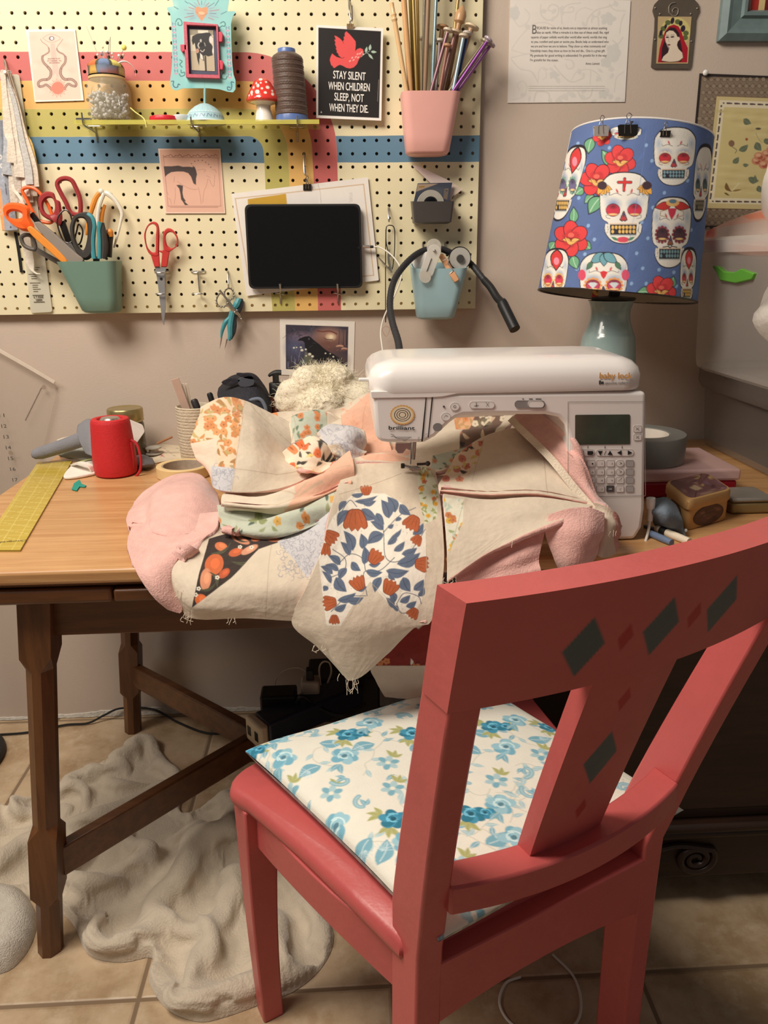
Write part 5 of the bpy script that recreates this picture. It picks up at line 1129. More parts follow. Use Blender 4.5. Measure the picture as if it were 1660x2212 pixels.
Pk = surf(np.array([[aY(*q, y) for q, y in zip(d3(-70 + dx_, yy, 0 + dx_, yy, 60 + dx_, yy), (1.757, 1.750, 1.757))] for yy, dx_ in ((540, -30), (760, -10), (1000, 20), (1200, 50), (1470, 90))]), 120, 50)
pq = Paint(pj(Pk).reshape(-1, 2), (166, 172, 184), aa=.7)
for q in ((15, 925), (30, 992), (3, 852)): pq.ell(d3(*q)[0], 4, 5.4, (236, 234, 230)); pq.ell(d3(*q)[0], 1.2, 1.5, (60, 60, 64))
pq.line(d3(45, 1075, 55, 1165), 2.0, (90, 92, 100)); pq.poly(d3(0, 1100, 15, 1180, 40, 1480, 0, 1480), (244, 170, 110)); pq.ell(d3(90, 1440)[0], 2, 2, (60, 60, 80))
for k in range(60): pq.line([(k * 37 % 40 - 5, 330 + k * 57 % 170), (k * 37 % 40 + 2, 332 + k * 57 % 170)], .6, (196, 200, 206))
g = G(); g.grid(Pk, 0, pq.c); g.build('sleeve', mat('packet_print', rough=.25, attr=True, var=.08, vscale=60, bump=.3, bscale=60), t, solid=.003)
t = thing('fabric_strips', 'bundle of pale selvedge strips of fabric hung over a peg at the left edge', 'fabric strips', aY(30, 500, 1.745))
R4 = random.Random(4); ends = [(100, 900), (165, 1020), (250, 1080), (300, 1100), (150, 1150), (220, 1180), (275, 930), (60, 1000), (190, 1240), (120, 1240), (250, 1230), (285, 1180), (200, 1060), (95, 1100)]
cols = [(226, 214, 196), (232, 222, 206), (196, 194, 190), (222, 208, 190), (206, 198, 184), (236, 228, 214), (224, 186, 110), (186, 190, 196), (228, 216, 198), (218, 206, 190), (214, 202, 186), (232, 220, 204), (176, 172, 164), (228, 220, 206)]
for k, ((ex, ey), cl) in enumerate(zip(ends, cols)):
 x0 = 30 + k * 3; P = d3(x0 - 10 + k, 122, x0 + R4.uniform(-8, 8), 170, x0 + (ex - x0) * .32 + R4.uniform(-9, 9), 380, x0 + (ex - x0) * .6 + R4.uniform(-8, 8), 640, x0 + (ex - x0) * .88, ey - 180, ex, ey)
 Yk = 1.738 + .0016 * k; g = G(); Pz = cr(ys(P, [Yk - .006, Yk - .004, Yk, Yk + .002, Yk, Yk]), 50); n_ = len(Pz)
 g.ribbon(Pz, np.interp(np.linspace(0, 1, n_), [0, .2, .6, 1], [.006, .010, .015, .017]) * (1 + .15 * np.sin(np.linspace(0, 14, n_) + k)), .0022, (1, .25 * math.sin(k * 2.1), 0)); g.build('strip', mat('strip_%d' % k, cl, .9, var=.12, vscale=70, bump=.25, bscale=220), t, smooth=60)
g = G(); Pz = cr(ys(d3(105, 1080, 120, 1130, 160, 1180, 190, 1250, 210, 1500, 235, 1640, 265, 1780, 300, 1825, 340, 1835), [1.742] * 4 + [1.748] * 5), 60); g.ribbon(Pz, np.interp(np.linspace(0, 1, 60), [0, .35, .45, .7, .8, 1], [.006, .006, .020, .016, .004, .002]), .002, (1, .2, 0)); g.build('strip', mat('strip_tail', (236, 228, 212), .9, var=.1, bump=.2), t, smooth=60)

# ================================================================== RIGHT SIDE OF THE BOARD
t = thing('wall_bin', 'small dark grey plastic bin hooked on the right of the pegboard', 'bin', aY(935, 480, 1.73))
zt_, zb_ = aY(935, 435, 1.708)[2], aY(935, 482, 1.714)[2]; a, b_, c, d = aY(892, 435, 1.708)[0], aY(982, 433, 1.708)[0], aY(896, 482, 1.714)[0], aY(976, 481, 1.714)[0]
g = G(); rings = []
for k, ins in ((0, .004), (.06, 0), (1, 0), (1, .002), (.08, .0025), (.07, .01)):
 x0, x1 = c + (a - c) * k + ins, d + (b_ - d) * k - ins; z = zb_ + (zt_ - zb_) * k; yf = 1.714 + (1.708 - 1.714) * k + ins; lift = .004 if k == 1 else 0
 R = rrect(x1 - x0, YB - .002 - ins - yf, .005, 4, (x0 + x1) / 2, (yf + YB - .002 - ins) / 2); rings.append(np.column_stack([R, z + lift * (R[:, 1] > 1.74)]))
g.loft(rings, 0); g.build('bin_body', mat('graphite_plastic', (74, 70, 68), .4), t)
def bcard(p):
 p.poly(e2(440, 820, 480, 640, 960, 628), (160, 138, 118)); p.poly(e2(505, 690, 640, 680, 635, 715, 505, 730), (146, 112, 40)); p.poly(e2(1110, 745, 1215, 740, 1180, 1010, 1080, 985), (112, 98, 84)); p.line(e2(1150, 790, 1180, 800), 2, (40, 36, 34)); p.ell(e2(900, 820)[0], 30, 14, (80, 84, 92), soft=1.0)
flat_card('paper_sheet', 'torn pink white paper sticking up behind the dark grey bin', e2(340, 190, 480, 200, 1320, 600, 1290, 1100), 1.758, None, (232, 212, 204), 1.5, th=.0006)
P4 = G(); star_card(P4, e2(1300, 600, 1560, 760, 1300, 950, 1250, 1100, 1200, 900), 1.7585, None, (222, 204, 186), 1.5, sm=0, th=.0005); tag(P4.build('paper_scrap', M_print), 'pale paper corner poking out at the right of the dark grey bin', 'paper')
flat_card('packaging_card', 'dark blue packaging card standing in the dark grey bin', e2(475, 620, 1305, 600, 1200, 1150, 360, 1150), 1.748, bcard, (58, 64, 78), .8, cat='card')
t = thing('tape_roll', 'roll of clear tape standing in the dark grey bin', 'tape', aY(931, 445, 1.722))
cc_ = aY(*e2(775, 1130)[0], 1.730); g = G(); r = 295 * .09036 * .00107; g.lathe([(r * .55, -.009), (r * .98, -.009), (r, -.007), (r, .007), (r * .98, .009), (r * .55, .009), (r * .55, -.009)], cc_, 40, 0, (0, 1, 0), cap=False); g.build('roll', mat('clear_tape', (196, 190, 178), .2, trans=.3), t)
# rotary cutter, clip, peg and disc in the light blue cup
t = thing('rotary_cutter', 'rotary cutter with a black rimmed grey disc standing in the light blue cup', 'cutter', aY(990, 575, 1.715))
cc_ = aY(*e1(978, 595)[0], 1.706); r = 112 * .1988 * .00106
g = G(); g.lathe([(r, 0), (r * 1.03, .002), (r * 1.03, .005), (r, .007), (.001, .007)], cc_ + [0, .002, 0], 44, 0, (0, 1, 0)); g.build('guard_rim', M_black, t)
g = G(); g.lathe([(.0005, 0), (r * .93, 0), (r * .95, .003)], cc_ + [0, .0005, 0], 44, 0, (0, 1, 0)); g.build('guard_disc', mat('grey_disc', (186, 184, 176), .4), t)
g = G(); g.lathe([(.001, 0), (r * .30, 0), (r * .34, .003), (r * .34, .006)], cc_ - [0, .006, 0], 24, 0, (0, 1, 0)); g.build('knob', mat('dark_knob', (70, 68, 66), .4), t)
g = G(); a = cc_ + [-.004, .010, -.012]; g.tube(cr([a, a + [-.006, .012, -.05], a + [-.01, .02, -.09]], 14), .008, 12); g.build('handle', M_black, t)
t = thing('clothes_peg', 'wooden clothes peg clipped on the rim of the light blue cup', 'peg', aY(970, 590, 1.70))
g = G(); a, b_ = aY(*e1(770, 560)[0], 1.712), aY(*e1(945, 845)[0], 1.686); d = (b_ - a); g.ribbon(np.array([a, a + d * .5, a + d * .97, b_]), [.011, .013, .012, .006], [.004, .005, .004, .002], np.cross(d, [0, 1, 0])); g.build('jaw', mat('peg_wood', (206, 150, 106), .6, var=.1), t, bevel=.001)
g = G(); a2, b2 = a + [0, .012, .002], a + d * .58 + [0, .018, 0]; g.ribbon(np.array([a2, b2]), .010, .004, np.cross(d, [0, 1, 0])); g.build('jaw', MATS['peg_wood'], t, bevel=.001)
g = G(); wire(g, e1(790, 620, 860, 590, 850, 650, 900, 720, 870, 760), 1.6915, .0009); g.build('spring', M_steel, t)
t = thing('chalk_disc', 'white rounded plastic case half hidden in the light blue cup', 'case', aY(*e1(560, 640)[0], 1.71))
cc_ = aY(*e1(575, 625)[0], 1.716); r = 108 * .1988 * .00106; g = G(); g.lathe([(.001, -.006), (r * .8, -.006), (r, -.003), (r * 1.02, .001), (r, .005), (r * .8, .008), (.001, .008)], cc_, 36, 0, (0, 1, 0)); g.build('case_shell', M_white, t)
t = thing('bobbin_clip', 'transparent plastic holder with rounded ends over the light blue cup rim', 'holder', aY(*e1(640, 800)[0], 1.69))
def capsule(P0, P1, w0, w1, n_=10):
 p0, p1 = np.array(P0, float), np.array(P1, float); d = (p1 - p0) / np.linalg.norm(p1 - p0); a0 = math.atan2(-d[1], -d[0]); R = []
 for q in range(n_ + 1): t_ = a0 - math.pi / 2 + math.pi * q / n_; R.append(p0 + w0 * np.array([math.cos(t_), math.sin(t_)]))
 for q in range(n_ + 1): t_ = a0 + math.pi / 2 + math.pi * q / n_; R.append(p1 + w1 * np.array([math.cos(t_), math.sin(t_)]))
 return [tuple(q) for q in R]
M_fr = mat('frosted_clear', (226, 220, 208), .12, alpha=.5, var=.03)
M_fr2 = mat('frosted_clear_arm', (232, 228, 218), .12, alpha=.6, var=.03)
A1 = capsule(e1(695, 460)[0], e1(695, 500)[0], 16, 15); g = G(); plate(g, A1, 1.700, .004); g.build('rear_leaf', M_fr, t, bevel=.0008)
A2 = capsule(e1(700, 515)[0], e1(620, 735)[0], 14.5, 14.5); g = G(); plate(g, A2, 1.688, .0045); g.build('front_leaf', M_fr2, t, bevel=.0008)
A3 = capsule(e1(590, 780)[0], e1(600, 800)[0], 12.5, 12.5); g = G(); plate(g, A3, 1.6865, .001); g.build('flap', M_fr, t, bevel=.0003)
g = G(); g.sphere(aY(*e1(700, 512)[0], 1.6865), .0032, 0, 12, 8); g.build('rivet', M_steel, t)
g = G(); wire(g, e1(668, 595, 645, 660, 615, 740), 1.6868, .0008); g.build('pin', M_dkst, t)
# gooseneck lamp of the sewing machine
t = thing('gooseneck_lamp', 'black flexible gooseneck lamp curving over the light blue cup', 'lamp', aY(870, 745, 1.36))
P = e1(345, 1760, 320, 1600, 300, 1480, 240, 1280, 215, 1100, 235, 920, 290, 780, 400, 640, 520, 540, 640, 495, 760, 490, 870, 530, 985, 580, 1100, 660, 1240, 830)
Yv = [1.36, 1.40, 1.44, 1.50, 1.56, 1.61, 1.65, 1.68, 1.708, 1.720, 1.728, 1.732, 1.733, 1.726, 1.695]
g = G(); C_ = cr(ys(P, Yv), 220); rr2 = .0066 + .0003 * np.sin(np.arange(220) * 2.2); g.tube(C_, rr2, 12); g.build('flexible_neck', mat('black_rubber', (46, 46, 50), .5), t)
P = e1(1240, 830, 1310, 910, 1380, 1020, 1440, 1080, 1450, 1110, 1575, 1365); g = G(); g.tube(cr(ys(P, [1.695, 1.675, 1.652, 1.633, 1.627, 1.588]), 40), np.interp(np.linspace(0, 1, 40), [0, .5, .62, .68, 1], [.0076, .0082, .0086, .0112, .0112]), 14); g.build('lamp_head', M_black, t)
# wire needles / glasses hanging at the peg right of the tablet
hook('peg_hook', 'steel hook to the right of the tablet with a small key ring tool', e1(195, 32, 197, 45, 200, 120, 205, 190, 205, 170), [1.773, 1.762, 1.752, 1.745, 1.740])
t = thing('needle_threader', 'looped dark wire and small steel clips hanging right of the tablet', 'threader', aY(842, 700, 1.755))
g = G(); loop(g, e1(175, 270, 190, 240, 215, 235, 255, 250, 268, 330, 262, 560, 235, 720, 205, 560, 175, 420), 1.7555, .0011); g.build('wire_loop', M_dkst, t)
g = G(); wire(g, e1(172, 280, 168, 600, 168, 900, 168, 1290), 1.757, .0011); g.build('cord', M_black, t)
g = G(); wire(g, e1(85, 580, 150, 650, 230, 745), 1.754, .0018); g.build('steel_arm', M_steel, t)
g = G(); wire(g, e1(205, 500, 205, 620, 235, 750), 1.7525, .0026); g.build('steel_arm', M_steel, t)
g = G(); loop(g, e1(168, 1330, 210, 1360, 175, 1440, 130, 1370), 1.756, .0009); g.build('tag_loop', mat('clear_tag', (206, 176, 152), .3, alpha=.7), t)

# ================================================================== PICTURES ON THE WALL
f1, f2, f3, f8 = crop(1090, 0, .16867), crop(1390, 0, .16265), crop(1490, 140, .16732), crop(600, 680, .10843)
def crow(p):
 D = f8; p.poly(D(160, 195, 1412, 238, 1392, 1110, 165, 1085), (66, 62, 76))
 p.ell(D(1010, 440)[0], 44, 26, (186, 142, 124), soft=.9); p.ell(D(1000, 600)[0], 48, 30, (120, 84, 76), soft=.9); p.ell(D(480, 450)[0], 36, 16, (138, 116, 132), soft=1.0); p.ell(D(350, 650)[0], 30, 34, (92, 96, 126), soft=1.0); p.ell(D(1250, 900)[0], 26, 22, (92, 74, 72), soft=1.0)
 p.ell(D(1060, 440)[0], 14, 10, (226, 196, 164), soft=.6); p.ell(D(1065, 440)[0], 4, 4, (240, 224, 190)); p.line(D(790, 320, 900, 335, 1050, 325, 1180, 380), 2.4, (118, 62, 50), sm=3); p.line(D(930, 460, 980, 490, 1100, 500), 2.2, (110, 84, 78), sm=3)
 R = random.Random(3)
 for k in range(26): x, y = R.uniform(180, 700), R.uniform(210, 420); p.line(D(x, y, x + R.uniform(-60, 60), y + R.uniform(10, 60), x + R.uniform(-90, 90), y + R.uniform(40, 110)), .7, R.choice(((44, 46, 56), (96, 96, 108), (54, 56, 66))), sm=3)
 for k in range(30): x, y = R.uniform(180, 560), R.uniform(560, 980); p.line(D(x, y, x + R.uniform(-25, 25), y + 120), .8, R.choice(((128, 132, 158), (58, 62, 80), (86, 92, 114))))
 for k in range(14): x = R.uniform(1230, 1390); p.line(D(x, 300, x + R.uniform(-20, 20), 600), 1.0, R.choice(((120, 96, 92), (56, 50, 54))))
 for k in range(18): x, y = R.uniform(940, 1340), R.uniform(560, 740); p.line(D(x, y, x + 40, y + R.uniform(-30, 40)), 1.0, R.choice(((156, 112, 98), (100, 72, 66))))
 K = (31, 31, 36)
 p.poly(D(400, 515, 440, 470, 540, 432, 630, 425, 680, 465, 740, 520, 830, 585, 910, 660, 990, 720, 1110, 780, 1240, 860, 1380, 1040, 1300, 1050, 1120, 930, 960, 920, 940, 970, 860, 975, 740, 890, 660, 820, 590, 720, 545, 640, 540, 560, 500, 520), K)
 p.ell(D(625, 480)[0], 1.6, 2.2, (88, 88, 92)); [p.line(D(*q), 1.2, (60, 62, 68)) for q in ((630, 650, 700, 610), (700, 560, 760, 570), (1150, 820, 1300, 900), (1020, 760, 1060, 860))]
 p.leaf(*D(440, 985, 610, 850), 11, (70, 92, 96), (120, 140, 136)); p.poly(D(560, 730, 790, 965, 600, 1000, 520, 860), (104, 104, 90)); [p.line(D(*q), 1.3, (126, 128, 104)) for q in ((600, 960, 700, 950, 690, 1040), (640, 900, 560, 1010), (220, 1060, 420, 1000))]
 for x, y, r in ((325, 658, 2.2), (378, 650, 1.6), (463, 648, 2.2), (485, 705, 3.2), (562, 690, 2.2), (640, 785, 3.4), (695, 828, 3), (955, 768, 1.8), (1050, 775, 1.4), (1110, 835, 2), (570, 818, 1.8)): p.ell(D(x, y)[0], r, r * .8, (226, 222, 204))
 for q in ((1240, 630, 8, 3.2), (1330, 680, 6.5, 3)): p.ell(D(*q[:2])[0], q[2], q[3], (206, 160, 140)); p.ell(D(q[0], q[1] + 20)[0], q[2], 2, (110, 82, 76))
 p.poly(D(1322, 1030, 1365, 1032, 1362, 1085, 1320, 1083), (150, 134, 120))
flat_card('crow_print', 'white bordered print of a black crow on the wall behind the wool', f8(45, 85, 1540, 135, 1515, 1235, 60, 1195), YW - .0015, crow, (236, 228, 218), .7, cat='print', rough=.35)
def scrolls(p):
 R = random.Random(21); C = (222, 216, 208)
 for q in ((150, 60, 110, 160, 130, 260, 200, 340, 300, 280, 320, 180, 260, 110), (470, 60, 470, 180, 560, 260, 680, 200, 690, 90, 610, 60, 560, 120, 620, 150), (740, 300, 740, 150, 820, 60, 980, 40), (760, 160, 880, 150, 880, 90, 830, 100), (910, 260, 930, 160, 1020, 100, 1130, 130), (1050, 330, 1080, 230, 1180, 130, 1320, 90, 1440, 50), (1210, 330, 1200, 220, 1130, 230, 1120, 290), (1350, 60, 1420, 130, 1550, 140), (1480, 430, 1500, 280, 1540, 180), (100, 620, 200, 480, 360, 320, 520, 290, 640, 340), (90, 640, 300, 690, 480, 640), (90, 740, 250, 700, 330, 690), (90, 760, 200, 880, 350, 920, 430, 1050), (430, 1060, 450, 900, 520, 870, 540, 980, 490, 1020), (640, 840, 730, 950, 860, 1050, 1020, 1000), (860, 1030, 930, 920, 1080, 890, 1200, 950, 1250, 1040), (1110, 900, 1100, 1080), (100, 1280, 240, 1240, 290, 1120, 240, 1040, 170, 1080, 190, 1150), (380, 1290, 420, 1180, 560, 1190, 580, 1280), (660, 1290, 740, 1230, 810, 1280), (950, 1180, 1000, 1270, 1100, 1240, 1130, 1140), (1390, 520, 1460, 560, 1520, 480), (1300, 560, 1400, 720, 1330, 850), (1410, 1180, 1440, 1000, 1530, 920), (780, 760, 870, 780, 890, 860, 820, 880, 790, 830)): p.line(f1(*q), R.uniform(1.6, 3.4), C, sm=4)
 for k in range(40): x, y, a = R.uniform(100, 1560), R.choice((R.uniform(30, 330), R.uniform(850, 1080), R.uniform(1180, 1290))), R.random() * 6.28; p.leaf(*f1(x, y, x + 90 * math.cos(a), y + 90 * math.sin(a)), R.uniform(6, 11), (224, 219, 212))
 for q in ((1330, 240, 18, 14), (1400, 680, 16, 24), (130, 170, 12, 18), (640, 960, 12, 9), (1270, 1210, 12, 10), (1300, 800, 12, 12)):
  for a in range(5): p.ell(np.array(f1(*q[:2])[0]) + [q[2] * .5 * math.cos(a * 1.26), q[3] * .5 * math.sin(a * 1.26)], q[2] * .5, q[3] * .42, (219, 216, 210), a)
 for j in range(3):
  for k in range(60): p.line(f1(315 + k * 16.2, 1106 + 28 * j, 315 + k * 16.2 + 10 + (k * 7) % 6, 1106 + 28 * j), .8, (150, 146, 142))
def quote(g):
 Yq = YW - .0021
 for s, a in (('ECAUSE for some of us, books are as important as almost anything', (418, 372, 1315, 374)), ('else on earth. What a miracle it is that out of these small, flat, rigid', (415, 430, 1335, 430)), ('squares of paper unfolds world after world after world, worlds that sing', (340, 490, 1312, 490)), ('to you, comfort and quiet or excite you. Books help us understand who', (340, 548, 1335, 548)),
     ('we are and how we are to behave. They show us what community and', (337, 606, 1293, 606)), ('friendship mean; they show us how to live and die... One is a great gift.', (332, 664, 1290, 664)), ("My gratitude for good writing is unbounded; I'm grateful for it the way", (330, 724, 1308, 724)), ("I'm grateful for the ocean.", (328, 782, 690, 784)), ('Anne Lamott', (1040, 828, 1220, 828))):
  o, ux, uy, L_ = px_basis(*f1(*a), Yq); put_text(g, s, o, ux, uy, L_, .0043, 1)
 o, ux, uy, L_ = px_basis(*f1(355, 432, 412, 432), Yq); put_text(g, 'B', o, ux, uy, L_, .0160, 1)
flat_card('quotation_print', 'white sheet with a printed quotation and pale scrolls on the wall right of the pegboard', f1(78, -40, 1620, 5, 1545, 1305, 42, 1318), YW - .002, scrolls, (236, 229, 221), 1.1, cat='print', extra=quote, xmats=[mat('soft_ink', (122, 118, 116), .8)])
# little metal icon of a woman in a red veil
t = thing('metal_icon', 'small grey metal plaque with a painted woman in a red veil on the wall', 'plaque', aY(1455, 145, YW))
OUT = f2(150, 215, 128, 140, 150, 60, 205, 0, 300, -50, 440, -62, 580, -45, 690, 0, 742, 60, 748, 140, 715, 210, 700, 250, 690, 400, 665, 640, 640, 870, 615, 915, 400, 912, 150, 912, 110, 890, 112, 850, 130, 600, 152, 400, 158, 240)
g = G(); star_card(g, OUT, YW - .004, None, (122, 110, 98), 2.0, sm=0, th=.003); g.build('plaque', mat('pewter', rough=.4, metal=.55, attr=True, var=.08, vscale=60), t)
g = G(); wire(g, f2(345, 170, 345, 90, 380, 45, 430, 35), YW - .0052, .0009); wire(g, f2(345, 170, 400, 215, 455, 190, 465, 120, 420, 105, 390, 140, 400, 165), YW - .0052, .0009); g.build('wire_scroll', mat('pale_pewter', (170, 160, 146), .4, metal=.5), t)
for q in ((160, 105), (222, 185), (718, 112), (632, 185), (158, 525), (640, 550)): g = G(); g.sphere(aY(*f2(*q)[0], YW - .0045), .0018, 0, 8, 6); g.build('stud', MATS['pale_pewter'], t)
def veil(p):
 D = f2; p.poly(D(205, 222, 640, 222, 595, 840, 178, 840), (196, 172, 128)); p.ell(D(430, 420)[0], 32, 31, (214, 200, 128)); p.ell(D(430, 420)[0], 34, 33, (126, 100, 60), soft=.08, al=.0)
 for q in ((240, 480), (270, 380), (460, 290), (570, 440), (560, 500), (330, 300)): p.ell(D(*q)[0], 6, 5.5, (98, 108, 64))
 for q in ((390, 275, 4, 7.5), (500, 310, 4, 6), (530, 380, 5, 7.5), (238, 435, 3.4, 7), (300, 350, 3, 5)): p.ell(D(*q[:2])[0], q[2], q[3], (52, 40, 60), .25)
 RD = (176, 32, 48)
 p.poly(D(195, 830, 220, 640, 255, 520, 290, 420, 340, 350, 410, 325, 470, 350, 510, 420, 550, 540, 595, 640, 585, 830), RD); p.poly(D(240, 820, 250, 640, 285, 540, 300, 420, 360, 360, 430, 370, 480, 440, 500, 560, 520, 660, 530, 760, 500, 820), (58, 34, 40))
 p.poly(D(245, 805, 270, 750, 330, 700, 350, 640, 330, 600, 300, 560, 290, 490, 310, 430, 350, 405, 400, 410, 440, 450, 455, 490, 480, 490, 490, 520, 460, 555, 450, 600, 470, 650, 520, 700, 530, 770, 470, 815, 350, 822), (232, 214, 192)); p.poly(D(300, 560, 330, 590, 345, 660, 320, 610, 295, 540, 292, 490), (190, 170, 166))
 p.ell(D(322, 495)[0], 3.6, 1.7, (70, 60, 66)); p.ell(D(390, 490)[0], 4.2, 1.8, (80, 60, 66), -.1); p.line(D(300, 468, 340, 470), .8, (60, 44, 44)); p.line(D(368, 466, 415, 462), .8, (60, 44, 44)); p.line(D(345, 490, 338, 545, 352, 555), .9, (176, 150, 140)); p.ell(D(345, 595)[0], 3.2, 1.6, (112, 26, 36)); p.line(D(255, 810, 350, 826, 470, 812, 530, 770), 1.4, (96, 88, 56), sm=3)
g = G(); star_card(g, f2(200, 218, 420, 220, 645, 222, 620, 530, 598, 845, 390, 845, 175, 845, 190, 520), YW - .0048, veil, (190, 164, 120), .6, sm=0, th=.0006); g.build('painting', M_print, t)
# blue grey frame, only its corner in the picture
t = thing('picture_frame', 'chunky blue grey wooden picture frame with red striped art at the top right corner', 'picture frame', aY(1600, 92, YW))
p0 = aY(*f2(975, 558)[0], YW - .003); X0_, Z0_ = p0[0], p0[2]; X1_, Z1_ = X0_ + .36, Z0_ + .30
prof = [(0, 0), (0, .012), (.012, .020), (.020, .017), (.040, .013), (.044, .019), (.050, .019), (.056, .008), (.056, 0)]
corners = [(X0_, Z0_, 1, 1), (X1_, Z0_, -1, 1), (X1_, Z1_, -1, -1), (X0_, Z1_, 1, -1)]
for i in range(4):
 a, b_ = corners[i], corners[(i + 1) % 4]; g = G(); g.loft([[(q[0] + q[2] * d, YW - .001 - h, q[1] + q[3] * d) for d, h in prof] for q in (a, b_)], 0); g.build('frame_bar', mat('blue_grey_paint', (112, 130, 130), .5, var=.15, vscale=40), t, smooth=0)
g = G(); g.box((X0_ + .05, YW - .007, Z0_ + .05), (X1_ - .05, YW - .001, Z1_ - .05), 0)
for x0, x1, mi in ((.054, .062, 1), (.062, .078, 2), (.078, .091, 3), (.091, .24, 0)): g.box((X0_ + x0, YW - .0076, Z0_ + .054), (X0_ + x1, YW - .007, Z1_ - .054), mi)
g.build('picture', [mat('dark_red_art', (112, 34, 34), .7, var=.2), mat('pink_art', (176, 128, 116), .7), mat('red_art', (176, 52, 42), .7, var=.15), mat('straw_art', (214, 192, 134), .7, var=.1)], t, smooth=0)
# embroidered hanging
def silk(p):
 D = f3; p.poly(D(160, 150, 2500, 225, 2400, 2075, -10, 2075), (140, 122, 104))
 for i in range(34):
  for j in range(26):
   x, y = 200 + i * 84 + 42 * (j % 2) - j * 11, 190 + j * 84; c = np.array(D(x, y)[0]); p.ell(c, 5.0, 5.0, (92, 78, 66)); p.ell(c, 4.2, 4.2, (156, 138, 118)); p.ell(c + [7, 0], 1.8, 1.8, (106, 90, 76)); p.line([c + [4, 4], c + [8, 9]], .8, (108, 92, 78))
 p.poly(D(348, 400, 2250, 470, 2140, 1900, 185, 1860), (106, 70, 54)); p.poly(D(352, 406, 2240, 476, 2130, 1890, 192, 1850), (212, 194, 142)); p.poly(D(390, 455, 2180, 520, 2080, 1830, 255, 1785), (232, 220, 190)); p.poly(D(450, 545, 2120, 605, 2020, 1760, 320, 1715), (214, 197, 140))
 for k in range(60):
  x, y = 440 + k * 50, 494 + k * 1.9; p.line(D(x, y, x + (34 if k % 2 else 6), y + 1), 3.6 if k % 2 else 3, (84, 66, 74)); x, y = 300 + k * 46, 1762 + k * .6; p.line(D(x, y, x + (32 if k % 2 else 6), y + 1), 3.6 if k % 2 else 3, (84, 66, 60))
 for k in range(23): x, y = 415 - k * 6.4, 530 + k * 54; p.line(D(x, y, x - 4, y + (36 if k % 2 else 7)), 3.6, (84, 68, 66))
 for k in range(60): x, y = 420 + (k * 97) % 1500, 600 + (k * 61) % 1080; p.ell(D(x, y)[0], 24, 5, (222, 207, 152) if k % 2 else (204, 186, 130), soft=1.0)
 LG = (108, 118, 96)
 for q in ((700, 700, 800, 760, 14), (640, 1110, 760, 1030, 13), (560, 1270, 640, 1190, 12), (860, 1000, 930, 1110, 16), (960, 1000, 1040, 960, 14), (760, 1460, 900, 1500, 14), (820, 1540, 850, 1420, 10), (890, 1560, 930, 1650, 12), (690, 1290, 770, 1290, 8)): p.leaf(*D(*q[:4]), q[4], LG, (150, 152, 116), .1)
 for q in ((1000, 1150), (940, 1210), (870, 1240), (1040, 1230), (960, 1290), (1060, 1100), (900, 1180)): p.ell(D(*q)[0], 11, 9, (206, 140, 108)); p.ell(D(q[0] + 14, q[1] + 12)[0], 6, 5, (176, 96, 74)); p.ell(D(q[0] - 10, q[1] - 14)[0], 6, 4, (226, 176, 140))
 p.ell(D(545, 1015)[0], 6.5, 7, (138, 106, 84)); p.ell(D(740, 962)[0], 3, 3, (160, 90, 62)); p.line(D(540, 1050, 610, 1100, 590, 1140), 1.6, (132, 124, 92), sm=3); p.ell(D(890, 825)[0], 6, 2.4, (90, 84, 72)); p.line(D(860, 880, 890, 950, 940, 1010), 1.0, (160, 150, 110), sm=3)
 p.leaf(*D(475, 1520, 550, 1640), 9, (128, 96, 56), None, .2); p.leaf(*D(550, 1630, 680, 1610), 4, (150, 116, 70)); p.line(D(560, 1620, 640, 1530), 1.2, (238, 232, 200)); p.leaf(*D(450, 1650, 520, 1690), 4, (110, 90, 50))
t = thing('embroidered_hanging', 'silk hanging with embroidered peonies and a dark patterned border pinned to the wall', 'wall hanging', aY(1700, 500, YW))
card('silk_panel', f3(135, 110, 2540, 200, 2430, 2115, -45, 2115), YW - .003, silk, (50, 42, 40), 1.0, parent=t, th=.002, rough=.45)
tk = thing('push_pin', 'white round push pin at the corner of the embroidered hanging', 'push pin', aY(1525, 157, YW - .004)); g = G(); g.sphere(aY(1525, 157, YW - .008), .0058, 0, 16, 10, (1, .7, 1)); g.build('pin_head', M_white, tk); g = G(); g.tube([aY(1525, 157, YW - .008), aY(1525, 158, YW + .008)], .0006, 6); g.build('pin_point', M_steel, tk)

# ================================================================== LAMP WITH SKULL SHADE
LY = 1.555
Cb, Ct = aY(1331, 640, LY), aY(1385, 296, LY + .022)
lamp = thing('table_lamp', 'pale teal table lamp with a blue sugar skull fabric shade behind the sewing machine', 'lamp', (aY(1318, 700, LY)[0], LY, ZT))
ax = Ct - Cb; Lx = np.linalg.norm(ax); ax /= Lx; uu_ = np.cross([0, 1.0, 0], ax); uu_ /= np.linalg.norm(uu_); vv_ = np.cross(ax, uu_)
pxm = lambda p: np.linalg.norm(aY(p[0] + 1, p[1], LY) - aY(p[0], p[1], LY))
RB, RT = 164 * pxm((1331, 640)), 148 * pxm((1385, 296))
na, nh = 620, 330
A_ = np.linspace(-np.pi / 2 - np.pi, np.pi / 2, na)[None, :, None]; S_ = np.linspace(0, 1, nh)[:, None, None]
R_s = RB + (RT - RB) * S_ + .0016 * np.sin(A_ * 3 + 1) * (1 - S_)
SP = Cb + ax * Lx * S_ + R_s * (np.cos(A_) * uu_ + np.sin(A_) * vv_)
QS = pj(SP); front = (np.sin(A_[0, :, 0]) < .12)
QS2 = np.where(front[None, :, None], QS, QS * [-1, 1] + [2720, 0])
p = Paint(QS2.reshape(-1, 2), (96, 118, 168), aa=.6)
BK, WH = (44, 40, 48), (240, 236, 226)
